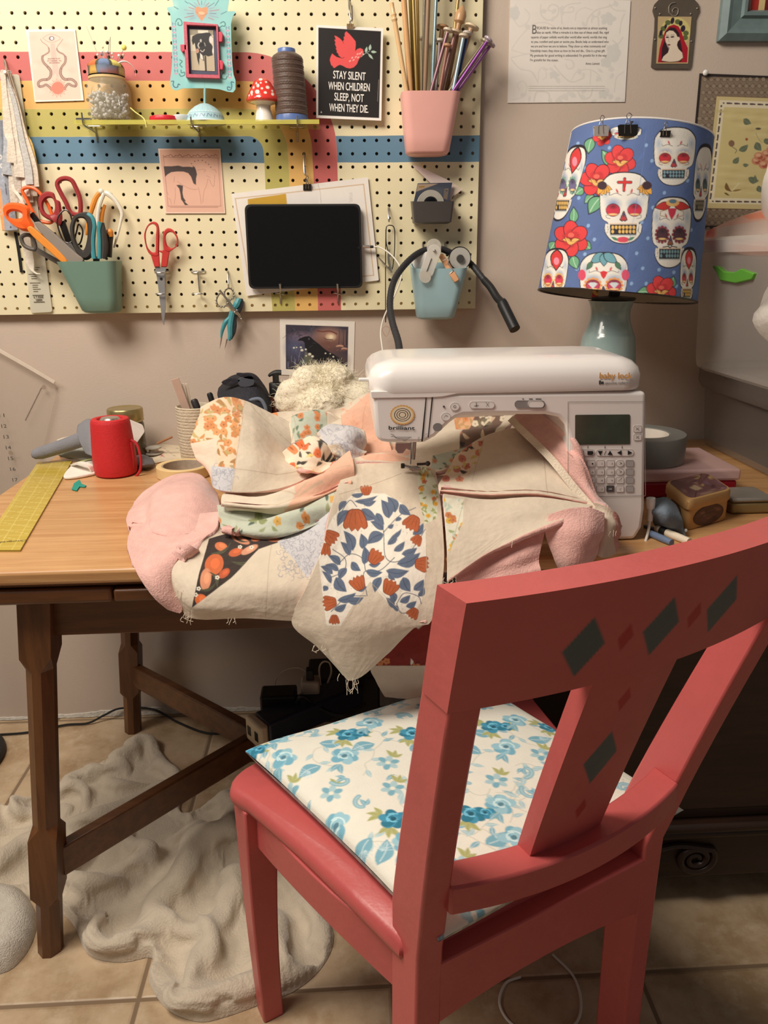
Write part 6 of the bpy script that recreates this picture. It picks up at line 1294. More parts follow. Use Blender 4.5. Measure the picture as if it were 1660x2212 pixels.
for k in range(70): p.ell((1160 + (k * 149) % 400 - 20 + (k % 3) * 9, 280 + (k * 83) % 370), 16, 5, (100, 126, 186) if k % 2 else (86, 110, 168), -1.0, soft=1.0)
for q in ((742, 855), (596, 970), (565, 1145), (620, 1305), (655, 1385), (600, 1470), (555, 1555), (900, 1465), (880, 1380), (965, 1378), (935, 1552), (1030, 1560), (870, 1640), (1115, 1575), (988, 930), (955, 840), (1060, 1115), (930, 1285), (995, 1200), (1195, 1045), (1130, 1655), (480, 1640), (560, 830), (955, 1640), (1240, 1120), (1215, 1330)): p.ell(c3(*q)[0], 3.4, 4.2, (150, 184, 226), .5)
def leaf_s(a, b_, w_): p.leaf(a, b_, w_, (116, 176, 136), (206, 232, 200), .05, out=BK)
def rose_s(c, r, rot=0.0):
 c = np.array(c); RD, DK, YL = (226, 72, 74), (120, 34, 44), (240, 186, 108)
 for k in range(6):
  a = rot + k * 1.047; q = c + r * .55 * np.array([math.cos(a), math.sin(a)]); p.ell(q, r * .52, r * .44, BK, a); p.ell(q, r * .48, r * .40, RD, a); p.ell(c + r * .34 * np.array([math.cos(a), math.sin(a)]), r * .26, r * .3, DK, a, soft=1.0, al=.7)
 p.ell(c, r * .44, r * .42, (206, 60, 64)); p.ell(c + [0, r * .05], r * .34, r * .3, DK, soft=.9, al=.8)
 for s in (-1, 1): p.leaf(c + r * np.array([-.5 * s, .05]), c + r * np.array([.05 * s, .4]), r * .22, YL, None, -.2 * s, out=BK)
 p.leaf(c + r * np.array([-.35, -.1]), c + r * np.array([.4, .1]), r * .2, YL, None, .35, out=BK); p.ell(c - [0, r * .2], r * .18, r * .14, (236, 110, 96))
def skull(c, hw, hh, shear=0.0, eye=(214, 62, 84), ring=None, teeth=(240, 196, 112), deco=0, sq=1.0):
 c = np.array(c, float); T = lambda *q: [tuple(c + [q[i] * hw * sq - q[i + 1] * hh * shear, q[i + 1] * hh]) for i in range(0, len(q), 2)]
 O = T(-1, -.35, -.96, -.66, -.62, -.93, 0, -1.0, .62, -.93, .96, -.66, 1, -.35, .97, .05, .88, .30, .66, .40, .64, .47, .74, .45, .74, .68, .46, .92, 0, 1.0, -.46, .92, -.74, .68, -.74, .45, -.64, .47, -.66, .40, -.88, .30, -.97, .05)
 cc = np.mean(O, 0); p.poly(cc + (np.array(O) - cc) * (1 + 1.6 / hw), BK, sm=3); p.poly(O, WH, sm=3)
 for s in (-1, 1):
  p.ell(T(.8 * s, -.45)[0], hw * .25 * sq, hh * .3, (150, 176, 206), soft=1.0, al=.7); p.ell(T(.45 * s, -.12)[0], hw * .42 * sq, hh * .22, (110, 146, 196), soft=.9, al=.85)
  e = T(.45 * s, .06)[0]; rx, ry = hw * .28 * sq, hh * .17
  if ring:
   for a in range(12): p.ell((e[0] + rx * 1.15 * math.cos(a * .524), e[1] + ry * 1.25 * math.sin(a * .524)), rx * .3, ry * .3, ring)
  p.ell(e, rx * 1.08, ry * 1.1, BK); p.ell(e, rx, ry, eye); p.ell((e[0], e[1] - ry * .6), rx * .9, ry * .6, BK, soft=1.0, al=.8); p.ell((e[0], e[1] + ry * .72), rx * .7, ry * .18, (246, 206, 140))
  p.line(T(.55 * s, .30, .7 * s, .28, .74 * s, .22, .66 * s, .2), .9, BK, sm=3); p.line(T(.12 * s, -.36, .35 * s, -.42, .6 * s, -.36, .62 * s, -.43), 1.0, BK, sm=3); p.ell(T(.3 * s, -.48)[0], hw * .04, hh * .07, (206, 90, 96), .4 * s); p.line(T(.66 * s, .5, .62 * s, .66, .68 * s, .7), .8, BK, sm=3)
 p.poly(T(-.02, .08, .02, .08, .17, .34, .06, .39, 0, .36, -.06, .39, -.17, .34), BK); p.poly(T(-.0, .12, .13, .33, .05, .36, 0, .33, -.05, .36, -.13, .33), (196, 74, 78) if deco != 2 else (150, 92, 70)); p.ell(T(0, .2)[0], hw * .05, hh * .06, (88, 80, 110))
 p.poly(T(-.56, .47, .56, .47, .54, .76, -.54, .76), BK)
 for k in range(7):
  x = -.44 + k * .147
  for y in (.55, .67): p.ell(T(x, y)[0], hw * .058 * sq, hh * .052, teeth if (k, y) != (1, .67) else (60, 60, 80))
 p.line(T(-.56, .45, .56, .45), 1.1, (226, 160, 90)); p.line(T(-.54, .78, .54, .78), 1.1, (120, 160, 176))
 if deco == 1:
  p.line(T(0, -.83, -.02, -.50), hw * .13, BK); p.line(T(-.26, -.73, .26, -.73), hw * .13, BK); p.line(T(0, -.82, -.02, -.51), hw * .09, (220, 62, 62)); p.line(T(-.25, -.73, .25, -.73), hw * .09, (220, 62, 62))
  for s in (-1, 1):
   for a in range(5): t_ = (.35 + a * .42) if s < 0 else (2.8 - a * .42); q = np.array(T(.93 * s, -.62)[0]); e = q + np.array([math.cos(t_) * hw * .42, math.sin(t_) * hh * .26]); p.leaf(q, e, hw * .22, (240, 178, 84), None, 0, out=BK)
   p.ell(T(.93 * s, -.64)[0], hw * .2, hh * .12, (70, 50, 60))
 if deco == 2:
  for s in (-1, 1): p.leaf(*T(.1 * s, -.8, .9 * s, -.72), hw * .4, (206, 62, 58), None, 0, out=BK); p.line(T(.3 * s, -.66, .62 * s, -.6, .6 * s, -.48, .3 * s, -.46), 1.3, (170, 128, 70))
  p.ell(T(0, -.86)[0], hw * .34, hh * .11, (236, 190, 120)); p.ell(T(0, -.9)[0], hw * .2, hh * .06, (96, 130, 150)); p.poly(T(-.24, -.7, .24, -.7, .16, -.52, 0, -.36, -.16, -.52), (206, 62, 84)); p.line(T(-.36, .42, -.1, .40, 0, .44, .1, .40, .36, .42), 2.2, BK, sm=3)
 if deco == 3:
  for s in (-1, 0, 1): p.leaf(*T(0, -.98, .55 * s, -.68 + .1 * (s == 0)), hw * .36, (116, 170, 184), None, 0, out=BK); 
  p.poly(T(-.16, -.38, 0, -.42, .16, -.38, .1, -.24, 0, -.14, -.1, -.24), (222, 62, 66))
  for s in (-1, 1): p.ell(T(.92 * s, -.28)[0], hw * .16, hh * .18, (226, 84, 110)); p.leaf(*T(.5 * s, -.7, .72 * s, -.46), hw * .2, (88, 130, 104), None, 0, out=BK); e = T(.45 * s, .06)[0]; p.poly([(e[0] - hw * .2, e[1] - hh * .05), (e[0] - hw * .1, e[1] - hh * .1), (e[0] + hw * .1, e[1] - hh * .1), (e[0] + hw * .2, e[1] - hh * .05), (e[0], e[1] + hh * .11)], (214, 222, 226))
 if deco == 4: p.leaf(*T(0, -.98, .1, -.3), hw * .9, (220, 66, 66), None, 0, out=BK); p.ell(T(.05, -.6)[0], hw * .22, hh * .13, (244, 150, 170))
 if deco in (1, 3): p.ell(T(0, .9)[0], hw * .26, hh * .08, (226, 84, 104)); [p.leaf(*T(.2 * s, .92, .5 * s, .82), hw * .12, (88, 140, 104)) for s in (-1, 1)]
for q in ((750, 960, 700, 870, 24), (590, 1090, 545, 1125, 22), (650, 1130, 600, 1175, 18), (690, 1140, 625, 1235, 30), (640, 800, 620, 885, 24), (530, 1290, 535, 1200, 20), (590, 1400, 635, 1440, 22), (530, 1480, 555, 1555, 24), (430, 1400, 400, 1450, 22), (980, 1690, 905, 1690, 22), (1090, 1660, 1115, 1600, 20)): leaf_s(*c3(*q[:4]), q[4] * .9)
rose_s(c3(805, 930)[0], 33, .3); rose_s(c3(668, 1040)[0], 36, .1); rose_s(c3(520, 1380)[0], 37, .5); rose_s(c3(1043, 1680)[0], 31, .2); rose_s(c3(700, 790)[0], 20, .8)
skull(c3(826, 1203)[0], 52, 76, .03, deco=1)
skull(c3(1118, 905)[0], 44, 62, .05, (214, 60, 72), (236, 220, 200), (140, 176, 190), 0)
skull(c3(1098, 1345)[0], 41, 75, .06, (92, 60, 70), (150, 66, 74), (124, 160, 168), 2)
skull(c3(708, 1640)[0], 51, 66, .02, (204, 74, 104), (238, 160, 96), deco=3)
skull(c3(420, 1610)[0], 27, 62, .12, (222, 66, 96), (238, 180, 100), deco=4)
skull(c3(503, 1060)[0], 24, 78, .28, (120, 112, 150), (130, 170, 150), deco=4)
skull(c3(1276, 1060)[0], 17, 78, .1, (90, 110, 110), None, (160, 150, 120), deco=0); skull(c3(1195, 1600)[0], 16, 58, .06, (196, 84, 96), None, deco=4)
skull(c3(838, 770)[0], 33, 14, 0, deco=0)
p.line(c3(955, 760, 930, 1000, 870, 1330, 835, 1560, 830, 1690), 1.2, (112, 138, 196), .6)
g = G(); g.grid(SP, 0, p.c, flip=True)
inn = Cb + ax * Lx * S_[::30] + (R_s[::30, ::10] - .0018) * (np.cos(A_[:, ::10]) * uu_ + np.sin(A_[:, ::10]) * vv_)
g.build('shade_fabric', mat('shade_cotton', rough=.85, attr=True, var=.04, vscale=50, bump=.1, bscale=400), lamp, smooth=180)
gi = G(); gi.grid(inn, 0); gi.build('shade_lining', mat('shade_lining', (176, 166, 150), .9), lamp, smooth=180)
for s_, r in ((0.0, RB), (1.0, RT)):
 g = G(); a = np.linspace(0, 2 * np.pi, 60, endpoint=False)[:, None]; g.tube(Cb + ax * Lx * s_ + (r - .0006) * (np.cos(a) * uu_ + np.sin(a) * vv_), .0018, 8, closed=True); g.build('shade_ring', M_dkst if s_ == 0 else M_white, lamp)
bx_ = aY(1318, 690, LY)[0]; pm = pxm((1318, 690)); zz = lambda y: aY(1318, y, LY)[2]
prof = [(62, ZT), (64, ZT + .004), (62, ZT + .02), (70, ZT + .08), (66, ZT + .15), (57, zz(742)), (50, zz(715)), (42, zz(690)), (41, zz(670)), (46, zz(653)), (48, zz(649)), (30, zz(648))]
prof = [(r * pm, z - ZT) for r, z in prof]; prof = np.vstack([prof[:1], cr(prof[1:-1], 50), prof[-1:]])
g = G(); g.lathe(prof, (bx_, LY, ZT), 48); g.build('lamp_base', mat('teal_ceramic', (152, 174, 172), .22, var=.05, vscale=12, coat=.5), lamp)
g = G(); g.lathe([(44 * pm, 0), (46 * pm, .003), (44 * pm, .006), (20 * pm, .008)], (bx_ + .004, LY, zz(649)), 36); g.build('cap_ring', mat('dark_bronze', (62, 58, 54), .4), lamp)
g = G(); g.tube([(bx_ + .004, LY, zz(646)), Cb + ax * .10], .011, 14); g.build('lamp_socket', M_black, lamp)
g = G(); g.tube([Cb + ax * .10, Cb + ax * (Lx * .95)], .0022, 8); g.build('harp_rod', M_steel, lamp)
for k in range(3):
 a = k * 2.094 + .5; g = G(); g.tube([Cb + ax * Lx * .95, Cb + ax * Lx * .99 + RT * (math.cos(a) * uu_ + math.sin(a) * vv_)], .0014, 6); g.build('shade_spoke', M_steel, lamp)
def shade_clip(nm, px_, py_, w_, h_, M_b, lp, dy=.020): return binder_clip('binder_clip', nm, (px_, py_), LY - RT * (.93 if abs(px_ - 1385) < 60 else .78) + dy, w_, h_, M_b, lp, 'binder clips')
shade_clip('silvery white binder clip at the left of the skull lampshade rim', 1299, 294, 31, 21, mat('white_clip', (216, 214, 210), .3, metal=.3), ((3, 24), (8, 2)))
shade_clip('big black binder clip on the middle of the skull lampshade rim', 1357, 294, 39, 24, M_black, ((3, 26), (9, 8)))
shade_clip('small black binder clip at the right of the skull lampshade rim', 1437, 296, 21, 13, M_black, ((3, 20), (-8, 9)), .008)

# ================================================================== PLASTIC BINS AT THE RIGHT
M_bin = mat('frosted_bin', (222, 214, 206), .3, alpha=.26, var=.05, vscale=8); M_lid = mat('frosted_lid', (232, 226, 218), .35, alpha=.45, var=.03)
BZ0, BZ1 = 0.905, 1.155
bin_ = thing('storage_bin', 'large frosted clear storage bin full of white stuffing on the right', 'storage bin', (1.0, 1.45, BZ0))
xb, yb2 = .735, 1.62
x9, y9 = xb + .52, 1.02
def tub(g, x0, x1, y0, y1, z0, z1, ta, r, mi=0, th=.002):
 ring = lambda k, e: np.column_stack([rrect((x1 - x0) + 2 * ta * k - 2 * e, (y1 - y0) + 2 * ta * k - 2 * e, r, 6, (x0 + x1) / 2, (y0 + y1) / 2), np.full(28, z0 + (z1 - z0) * k)])
 R = [ring(0, .012), ring(.03, .002), ring(.08, 0)] + [ring(k, 0) for k in (.4, .8, 1)]; g.loft(R, mi, cap=False); g.add(R[0], [list(range(28))[::-1]], mi)
g = G(); tub(g, xb, x9, y9, yb2, BZ0, BZ1, .012, .04); g.build('bin_wall', M_bin, bin_)
g = G(); R = [np.column_stack([rrect(x9 - xb + 2 * o_, yb2 - y9 + 2 * o_, .045, 6, (xb + x9) / 2, (y9 + yb2) / 2), np.full(28, z)]) for o_, z in ((.018, BZ1 - .018), (.020, BZ1 - .010), (.020, BZ1 + .004), (.010, BZ1 + .010))]; g.loft(R, 0); g.build('bin_lid', M_lid, bin_)
hz = BZ1 - .03
g = G(); hx = xb - .006
P = np.array([aX(*q, hx) for q in ((1549, 574), (1562, 575), (1575, 586), (1598, 588), (1612, 580), (1640, 590), (1634, 604), (1600, 612), (1566, 606), (1560, 592))]); g.prism(P, (-.010, 0, 0)); g.build('latch_handle', mat('green_latch', (96, 160, 58), .35), bin_, bevel=.002)
g = G(); rs = np.random.RandomState(8)
def lump(g, c, r, mi=0, sc=(1, 1, 1), amp=.18, col=None, n=1):
 a = np.linspace(.05, np.pi - .05, 26); t_ = np.linspace(0, 2 * np.pi, 40, endpoint=False); ph = rs.rand(6) * 6
 A, T_ = np.meshgrid(a, t_, indexing='ij'); d = 1 + amp * (np.sin(3 * T_ + ph[0]) * np.sin(2 * A + ph[1]) + .6 * np.sin(5 * T_ + ph[2] + 3 * A) + .4 * np.sin(7 * A + ph[3] + 2 * T_) + .3 * np.sin(11 * T_ + ph[4]) * np.sin(9 * A + ph[5]))
 P = np.stack([np.cos(T_) * np.sin(A) * sc[0], np.sin(T_) * np.sin(A) * sc[1], np.cos(A) * sc[2]], -1) * (r * d)[..., None] + np.asarray(c); g.loft(P, mi)
for c, r, sc in (((xb + .20, 1.43, BZ0 + .115), .12, (1.3, 1, .8)), ((xb + .20, 1.24, BZ0 + .11), .12, (1.3, 1, .8)), ((xb + .30, 1.32, BZ0 + .13), .11, (1.2, 1.1, .75)), ((xb + .20, 1.13, BZ0 + .10), .085, (1.5, .9, .85))): g = G(); lump(g, c, r, 0, sc, .09); o = g.build('stuffing', mat('white_stuffing', (238, 232, 222), .95, var=.06, vscale=20, bump=.4, bscale=60), None, smooth=180); tag(o, 'white fluffy stuffing packed inside the frosted storage bin', 'stuffing', 'stuffing in the frosted bin')
g = G(); lump(g, (xb + .19, 1.13, BZ0 + .04), .07, 0, (2, 1, .45), .08); tag(g.build('lilac_cloth', mat('lilac_cloth', (196, 160, 196), .9, var=.1), smooth=180), 'lilac cloth at the bottom of the frosted storage bin', 'cloth')
# bag lying on the bin
bag = thing('plastic_bag', 'pink and clear plastic bag lying on the lid of the frosted bin', 'bag', (xb + .2, 1.40, BZ1 + .011))
def bagrow(P): return [aX(x, y, X) for x, y, X in P]
CP = [bagrow(((1526, 500, .745), (1600, 468, .80), (1700, 440, .90), (1800, 430, .98))), bagrow(((1524, 512, .742), (1600, 490, .79), (1700, 472, .88), (1800, 460, .96))), bagrow(((1525, 520, .740), (1600, 510, .78), (1700, 500, .86), (1800, 490, .94))), bagrow(((1527, 530, .740), (1600, 534, .77), (1700, 536, .85), (1800, 530, .93))), bagrow(((1535, 541, .742), (1610, 548, .77), (1700, 552, .85), (1800, 548, .93)))]
Pb = surf(np.array(CP), 60, 60); Qb = pj(Pb); pb_ = Paint(Qb.reshape(-1, 2), (226, 176, 158), aa=1.0)
pb_.poly([(1526, 497), (1547, 492), (1545, 520), (1525, 521)], (206, 108, 92)); pb_.poly([(1550, 492), (1660, 474), (1660, 520), (1548, 520)], (216, 196, 184), .9); pb_.poly([(1526, 522), (1560, 525), (1660, 532), (1660, 542), (1545, 540)], (224, 140, 112)); pb_.line([(1525, 521), (1660, 531)], 2, (240, 200, 186)); pb_.poly([(1600, 466), (1660, 455), (1660, 470), (1620, 474)], (234, 150, 120))
g = G(); g.grid(Pb, 0, pb_.c, flip=False); g.build('bag_film', mat('bag_film', rough=.35, attr=True, var=.05, bump=.2, bscale=30), bag, smooth=180, solid=.004)
g = G(); lump(g, aX(1690, 395, .86), .055, 0, (.5, 1.0, 1.45), .06); tag(g.build('white_pouch', mat('white_pouch', (240, 234, 226), .5), smooth=180), 'white plastic pouch standing at the right edge above the bag', 'pouch')
# darker bin underneath
b2 = thing('storage_bin', 'lower clear storage bin with dark fabric under the frosted bin', 'storage bin', (1.05, 1.4, .61))
g = G(); tub(g, xb + .09, x9 + .1, 1.0, 1.72, ZT + .001, BZ0 - .055, .010, .035); g.build('bin_wall', mat('smoky_bin', (150, 140, 132), .3, alpha=.3, var=.05), b2)
g = G(); R = [np.column_stack([rrect(x9 - xb + .05 + 2 * o_, .74 + 2 * o_, .04, 6, (xb + x9) / 2 + .095, 1.36), np.full(28, z)]) for o_, z in ((.0, BZ0 - .055), (.006, BZ0 - .04), (.006, BZ0 - .012), (0, BZ0 - .002))]; g.loft(R, 0); g.build('bin_lid', mat('smoky_lid', (120, 112, 106), .25, alpha=.75), b2)
for k, (c, r, cl, nm) in enumerate((((xb + .30, 1.30, .80), .09, (62, 58, 72), 'navy'), ((xb + .36, 1.12, .775), .06, (150, 44, 66), 'crimson'), ((xb + .26, 1.50, .79), .08, (120, 112, 108), 'grey'))):
 g = G(); lump(g, c, r, 0, (1.3, 1.1, .68)); tag(g.build('folded_cloth', mat('cloth_%s' % nm, cl, .95, var=.1), smooth=180), '%s cloth inside the lower storage bin' % nm, 'cloth', 'cloth in the lower bin')

# ================================================================== SEWING MACHINE
g1, g2 = crop(1200, 780, .23631), crop(780, 830, .18908)
MY = 1.09
M_sm = mat('machine_white', (238, 233, 229), .28, var=.01, coat=.3); M_line = mat('panel_grey', (150, 142, 138), .5); M_or2 = mat('logo_orange', (222, 168, 96), .5)
sm = thing('sewing_machine', 'white computerised sewing machine with a screen and keypad working on the quilt', 'sewing machine', (.25, 1.19, ZT))
def yz(px_, py_, Y=MY): return aY(px_, py_, Y)
xl_, xr_ = yz(800, 850)[0], yz(1397, 800)[0]; zl, zt_ = yz(1100, 848)[2], .994
g = G(); dep = .205
rings = []
for z, ins in ((zl, .0), (zl + .004, -.0015), (zt_ - .026, -.0015), (zt_ - .016, .0015), (zt_ - .008, .009), (zt_ - .003, .022), (zt_, .045)):
 R = rrect(xr_ - xl_ - 2 * ins, dep - 2 * ins, .034 if ins < .02 else .02, 8, (xl_ + xr_) / 2, MY + dep / 2 - .001); rings.append(np.column_stack([R, np.full(len(R), z)]))
g.loft(rings, 0, cap=True); g.build('top_cover', M_sm, sm, smooth=60)
OUT = [(806, 850), (807, 872), (812, 942), (822, 955), (840, 957), (905, 957), (918, 956), (940, 944), (972, 914), (986, 904), (1002, 898), (1060, 896), (1180, 896), (1208, 902), (1222, 918), (1228, 945), (1230, 1100), (1232, 1168), (1330, 1170), (1372, 1166), (1388, 1140), (1394, 1100), (1397, 846)]
g = G(); P = np.array([yz(*q) for q in OUT]); P[17:20, 2] = np.maximum(P[17:20, 2], ZT + .001); P[:, 2] = np.maximum(P[:, 2], ZT + .001)
g.prism(P[::-1], (0, dep - .004, 0)); g.build('machine_body', M_sm, sm, bevel=.006, bseg=3, smooth=30)
g = G(); g.box((yz(812, 957)[0], MY + .075, ZT + .001), (yz(1230, 957)[0] - .004, MY + .17, ZT + .066)); g.build('machine_bed', M_sm, sm, bevel=.008, bseg=3)
g = G(); g.box((yz(840, 957)[0], MY + .085, ZT + .0665), (yz(960, 957)[0], MY + .16, ZT + .0675)); g.build('needle_plate', M_steel, sm, smooth=0)
yp = MY - .0006
def flat(g, P, Y, mi, lift=.0003): Q = pts(P, Y - lift); nn = np.cross(Q[1] - Q[0], Q[2] - Q[0]); g.add(Q, [list(range(len(Q))) if nn[1] < 0 else list(range(len(Q)))[::-1]], mi)
def outline(g, P, Y, w_, mi):
 Q = np.vstack([P, P[:1]]); 
 for a, b_ in zip(Q[:-1], Q[1:]):
  d = (b_ - a); L_ = np.linalg.norm(d); n_ = np.array([-d[1], d[0]]) / (L_ + 1e-9) * w_ / 2; flat(g, [a + n_, b_ + n_, b_ - n_, a - n_], Y, mi)
g = G(); plate(g, [(801, 846), (1040, 841), (1012, 845), (985, 851), (955, 857), (930, 858.5), (804, 860)], MY - .0016, .012); g.build('cover_skirt', M_sm, sm, bevel=.0006)
# slits, seams and front markings
g = G()
for q in ((741, 152, 752, 152, 708, 655, 690, 655), (810, 148, 824, 148, 775, 610, 764, 610)): flat(g, g2(*q), yp, 0)
for q in ((170, 152, 742, 149, 742, 153, 170, 157),): flat(g, g2(*q), yp, 1)
for q in ((735, 570, 760, 565, 752, 628, 732, 628), (655, 605, 668, 605, 664, 645, 656, 645)): outline(g, np.array(g2(*q)), yp, .7, 1)
g.build('thread_slots', [M_black, M_line], sm, smooth=0)
g = G(); outline(g, np.array(g1(118, 375, 820, 372, 826, 1232, 380, 1240, 118, 1240)), yp, 1.2, 0); g.build('control_panel', M_line, sm, smooth=0)
g = G(); A_ = np.linspace(0, 2 * np.pi, 49)[:-1]; c = np.array(g2(475, 350)[0])
def sunring(r0, r1, mi, tooth=0):
 for a, b_ in zip(A_, np.roll(A_, -1)):
  f = lambda t, r, k: c + np.array([math.cos(t) * r * 1.25, math.sin(t) * r]); flat(g, [f(a, r0, 0), f(a, r1 + tooth * (round(a / .131) % 2), 0), f(b_, r1 + tooth * (round(b_ / .131) % 2), 0), f(b_, r0, 0)], yp, mi, .0003)
sunring(0.01, 17.2, 1); sunring(17.2, 18.6, 2); sunring(18.6, 20.4, 0, 1.4)
for r in (5, 9, 13): sunring(r, r + 1.2, 2)
g.build('sun_emblem', [M_or2, mat('logo_tan', (232, 216, 190), .5), mat('logo_pale', (236, 216, 166), .5)], sm, smooth=0)
g = G()
def ltr(s, a, h, mi=0, bold=0.0, Y=None, k=g2): o, ux, uy, L_ = px_basis(*k(*a), Y or yp - .0002); put_text(g, s, o, ux, uy, L_, h, mi, bold=bold)
ltr('brilliant', (318, 516, 614, 520), .0052, 0, .0002)
L2 = lambda *q: [flat(g, [(a[0], a[1] - .45), (b_[0], b_[1] - .45), (b_[0], b_[1] + .45), (a[0], a[1] + .45)], yp, 0) for a, b_ in zip(g2(*q)[:-1], g2(*q)[1:])]
L2(340, 570, 375, 580, 395, 605, 580, 605); L2(345, 600, 375, 595, 420, 622, 530, 625, 560, 612); L2(478, 625, 480, 645, 520, 648, 525, 628)
g.build('front_lettering', [M_ink], sm, smooth=0)
yl = MY - .0027
g = G(); ltr('baby lock', (403, 158, 702, 158), .0083, 0, .0003, yl - .0001, g1); ltr('genuine collection', (455, 208, 706, 206), .0028, 1, .00015, yl - .0001, g1); ltr('Be', (402, 212, 442, 208), .0052, 2, .0003, yl - .0001, g1)
g.build('cover_lettering', [M_or2, mat('logo_grey', (150, 146, 142), .5), M_ink], sm, smooth=0)
# buttons
def btn(P, mi_mat, nm='button', th=.0012, edge=True):
 g = G(); Q = pts(P, MY - th); g.prism(Q, (0, th, 0), 0)
 if edge: outline(g, np.array(P), MY - th - .0001, .7, 1)
 g.build(nm, [mi_mat, M_line], sm, smooth=0)
def circ_px(c, r, n_=22, sx=1.15): return [(c[0] + r * sx * math.cos(t), c[1] + r * math.sin(t)) for t in np.linspace(0, 2 * np.pi, n_, endpoint=False)]
M_bt = mat('button_white', (236, 230, 226), .4); M_bg = mat('button_grey', (176, 172, 170), .4); M_bd = mat('button_dark', (84, 82, 84), .4)
for q, r in ((c5(1432, 588)[0], 8.6), (c5(1375, 653)[0], 8.6)): btn(circ_px(q, r), M_bt)
btn([tuple(np.array(c5(x, y)[0])) for x, y in rrect(160, 44, 21, 5, 1606, 578)], M_bt)
btn(circ_px(c5(1322, 720)[0], 9), mat('button_slate', (128, 126, 126), .4), edge=False); btn(circ_px(c5(1362, 588)[0], 2), M_bd, 'indicator', edge=False)
btn([tuple(c6(x, y)[0]) for x, y in rrect(176, 44, 21, 5, 282, 518)], mat('slide_grey', (140, 136, 134), .4), 'speed_slot'); btn([tuple(c6(x, y)[0]) for x, y in rrect(92, 38, 18, 5, 318, 518)], M_bt, 'speed_slider', .003)
g = G(); [flat(g, c6(x - w_, 485, x + w_, 485, x + w_, 490, x - w_, 490), yp, 0) for x, w_ in ((243, 5), (288, 11), (332, 17))]; g.build('speed_marks', M_ink, sm, smooth=0)
g = G(); Lg = lambda P: [flat(g, [(a[0], a[1] - .5), (b_[0], b_[1] - .5), (b_[0] + .01, b_[1] + .5), (a[0], a[1] + .5)] if abs(a[0] - b_[0]) > .6 else [(a[0] - .5, a[1]), (a[0] + .5, a[1]), (b_[0] + .5, b_[1]), (b_[0] - .5, b_[1])], MY - .0014, 0) for a, b_ in zip(P[:-1], P[1:])]
for q in (circ_px(c5(1432, 588)[0], 2.6, 10), c5(1555, 585, 1585, 580), c5(1570, 560, 1570, 590), c5(1630, 560, 1652, 588), c5(1632, 588, 1652, 562), c5(1362, 660, 1372, 645, 1388, 650)): Lg(q)
for x, y in ((905, 660), (905, 708)): Lg(c6(x - 10, y - 8, x, y, x + 10, y + 8)); Lg(c6(x - 10, y + 8, x, y, x + 10, y - 8))
g.build('button_icons', M_ink, sm, smooth=0)
g = G(); Q = pts(g1(183, 492, 685, 488, 685, 760, 183, 765), MY - .0008); g.prism(quad_round(Q, .002, None), (0, .0008, 0)); g.build('display', mat('lcd_green', (66, 72, 60), .12, var=.25, vscale=26), sm, smooth=0)
for x, y in ((905, 660), (905, 708)): btn([tuple(c6(a, b_)[0]) for a, b_ in rrect(46, 38, 8, 3, x, y)], M_bt, th=.0008)
btn([tuple(g1(a, b_)[0]) for a, b_ in rrect(345, 60, 28, 5, 546, 838)], M_bt, 'arrow_bar', .0007); btn([tuple(g1(a, b_)[0]) for a, b_ in rrect(150, 60, 28, 5, 285, 838)], M_bt, 'arrow_bar', .0007)
g = G()
for q in ((390, 822, 436, 822, 412, 864), (478, 858, 526, 858, 502, 818), (608, 816, 608, 860, 566, 838), (664, 816, 664, 860, 706, 838), (295, 822, 345, 822, 350, 840, 340, 858, 295, 858), (232, 822, 262, 822, 262, 858, 240, 858), (446, 858, 452, 858, 470, 820, 464, 820)): flat(g, g1(*q), MY - .0012, 0)
for x in (300, 456, 612): flat(g, g1(x - 3, 776, x + 3, 776, x + 3, 800, x - 3, 800), yp, 0)
for j, row in enumerate((935, 1012, 1088, 1168)):
 for i, s in enumerate('123' if j == 0 else '456' if j == 1 else '789' if j == 2 else '0'):
  x = (328, 414, 505)[i] if j < 3 else 414
  o, ux, uy, L_ = px_basis(*g1(x + 6, row + 10), *g1(x + 20, row + 10), MY - .0014); put_text(g, s, o, ux, uy, L_, .0022, 0)
for q in ((590, 925, 612, 935, 590, 945), (585, 1000, 610, 1012, 590, 1025), (578, 1100, 610, 1070, 600, 1105), (585, 1160, 592, 1180, 605, 1160)): Lg(g1(*q))
o, ux, uy, L_ = px_basis(*g1(488, 1176), *g1(520, 1176), MY - .0016); put_text(g, 'OK', o, ux, uy, L_, .0026, 1); g.build('key_symbols', [M_ink, M_inkw], sm, smooth=0)
for j, row in enumerate((935, 1012, 1088, 1168)):
 for i, x in enumerate((328, 414, 505, 592, 682)):
  btn([tuple(g1(a, b_)[0]) for a, b_ in rrect(72, 60, 26 if (i == 3 and j < 2) else 10, 3, x, row)], M_bd if (i, j) == (2, 3) else M_bg if i == 4 else M_bt, 'key', .0009)
# left lever, hand wheel, presser foot
g = G(); a = yz(775, 820, 1.12); g.ribbon(np.array([a, [xl_ + .01, 1.12, a[2]]]), .0045, .010, (0, 0, 1)); g.build('threader_lever', M_white, sm, bevel=.0012)
hw = yz(1397, 862, 1.20); g = G(); g.lathe([(.001, .018), (.030, .017), (.034, .012), (.034, 0), (.020, -.004)], (xr_ + .002, 1.20, hw[2] + .012), 36, 0, (1, 0, 0)); g.build('hand_wheel', M_sm, sm)
YN = 1.20
g = G(); g.tube([aY(897, 940, YN), aY(893, 992, YN)], .0032, 10); g.build('presser_bar', M_steel, sm)
g = G(); g.tube([aY(889, 950, YN), aY(887, 1003, YN)], .0013, 8); g.build('needle', M_steel, sm)
g = G(); wire(g, g2(500, 935, 560, 950, 620, 950, 680, 965), YN, .0028, n_=16); g.build('foot_ankle', M_steel, sm)
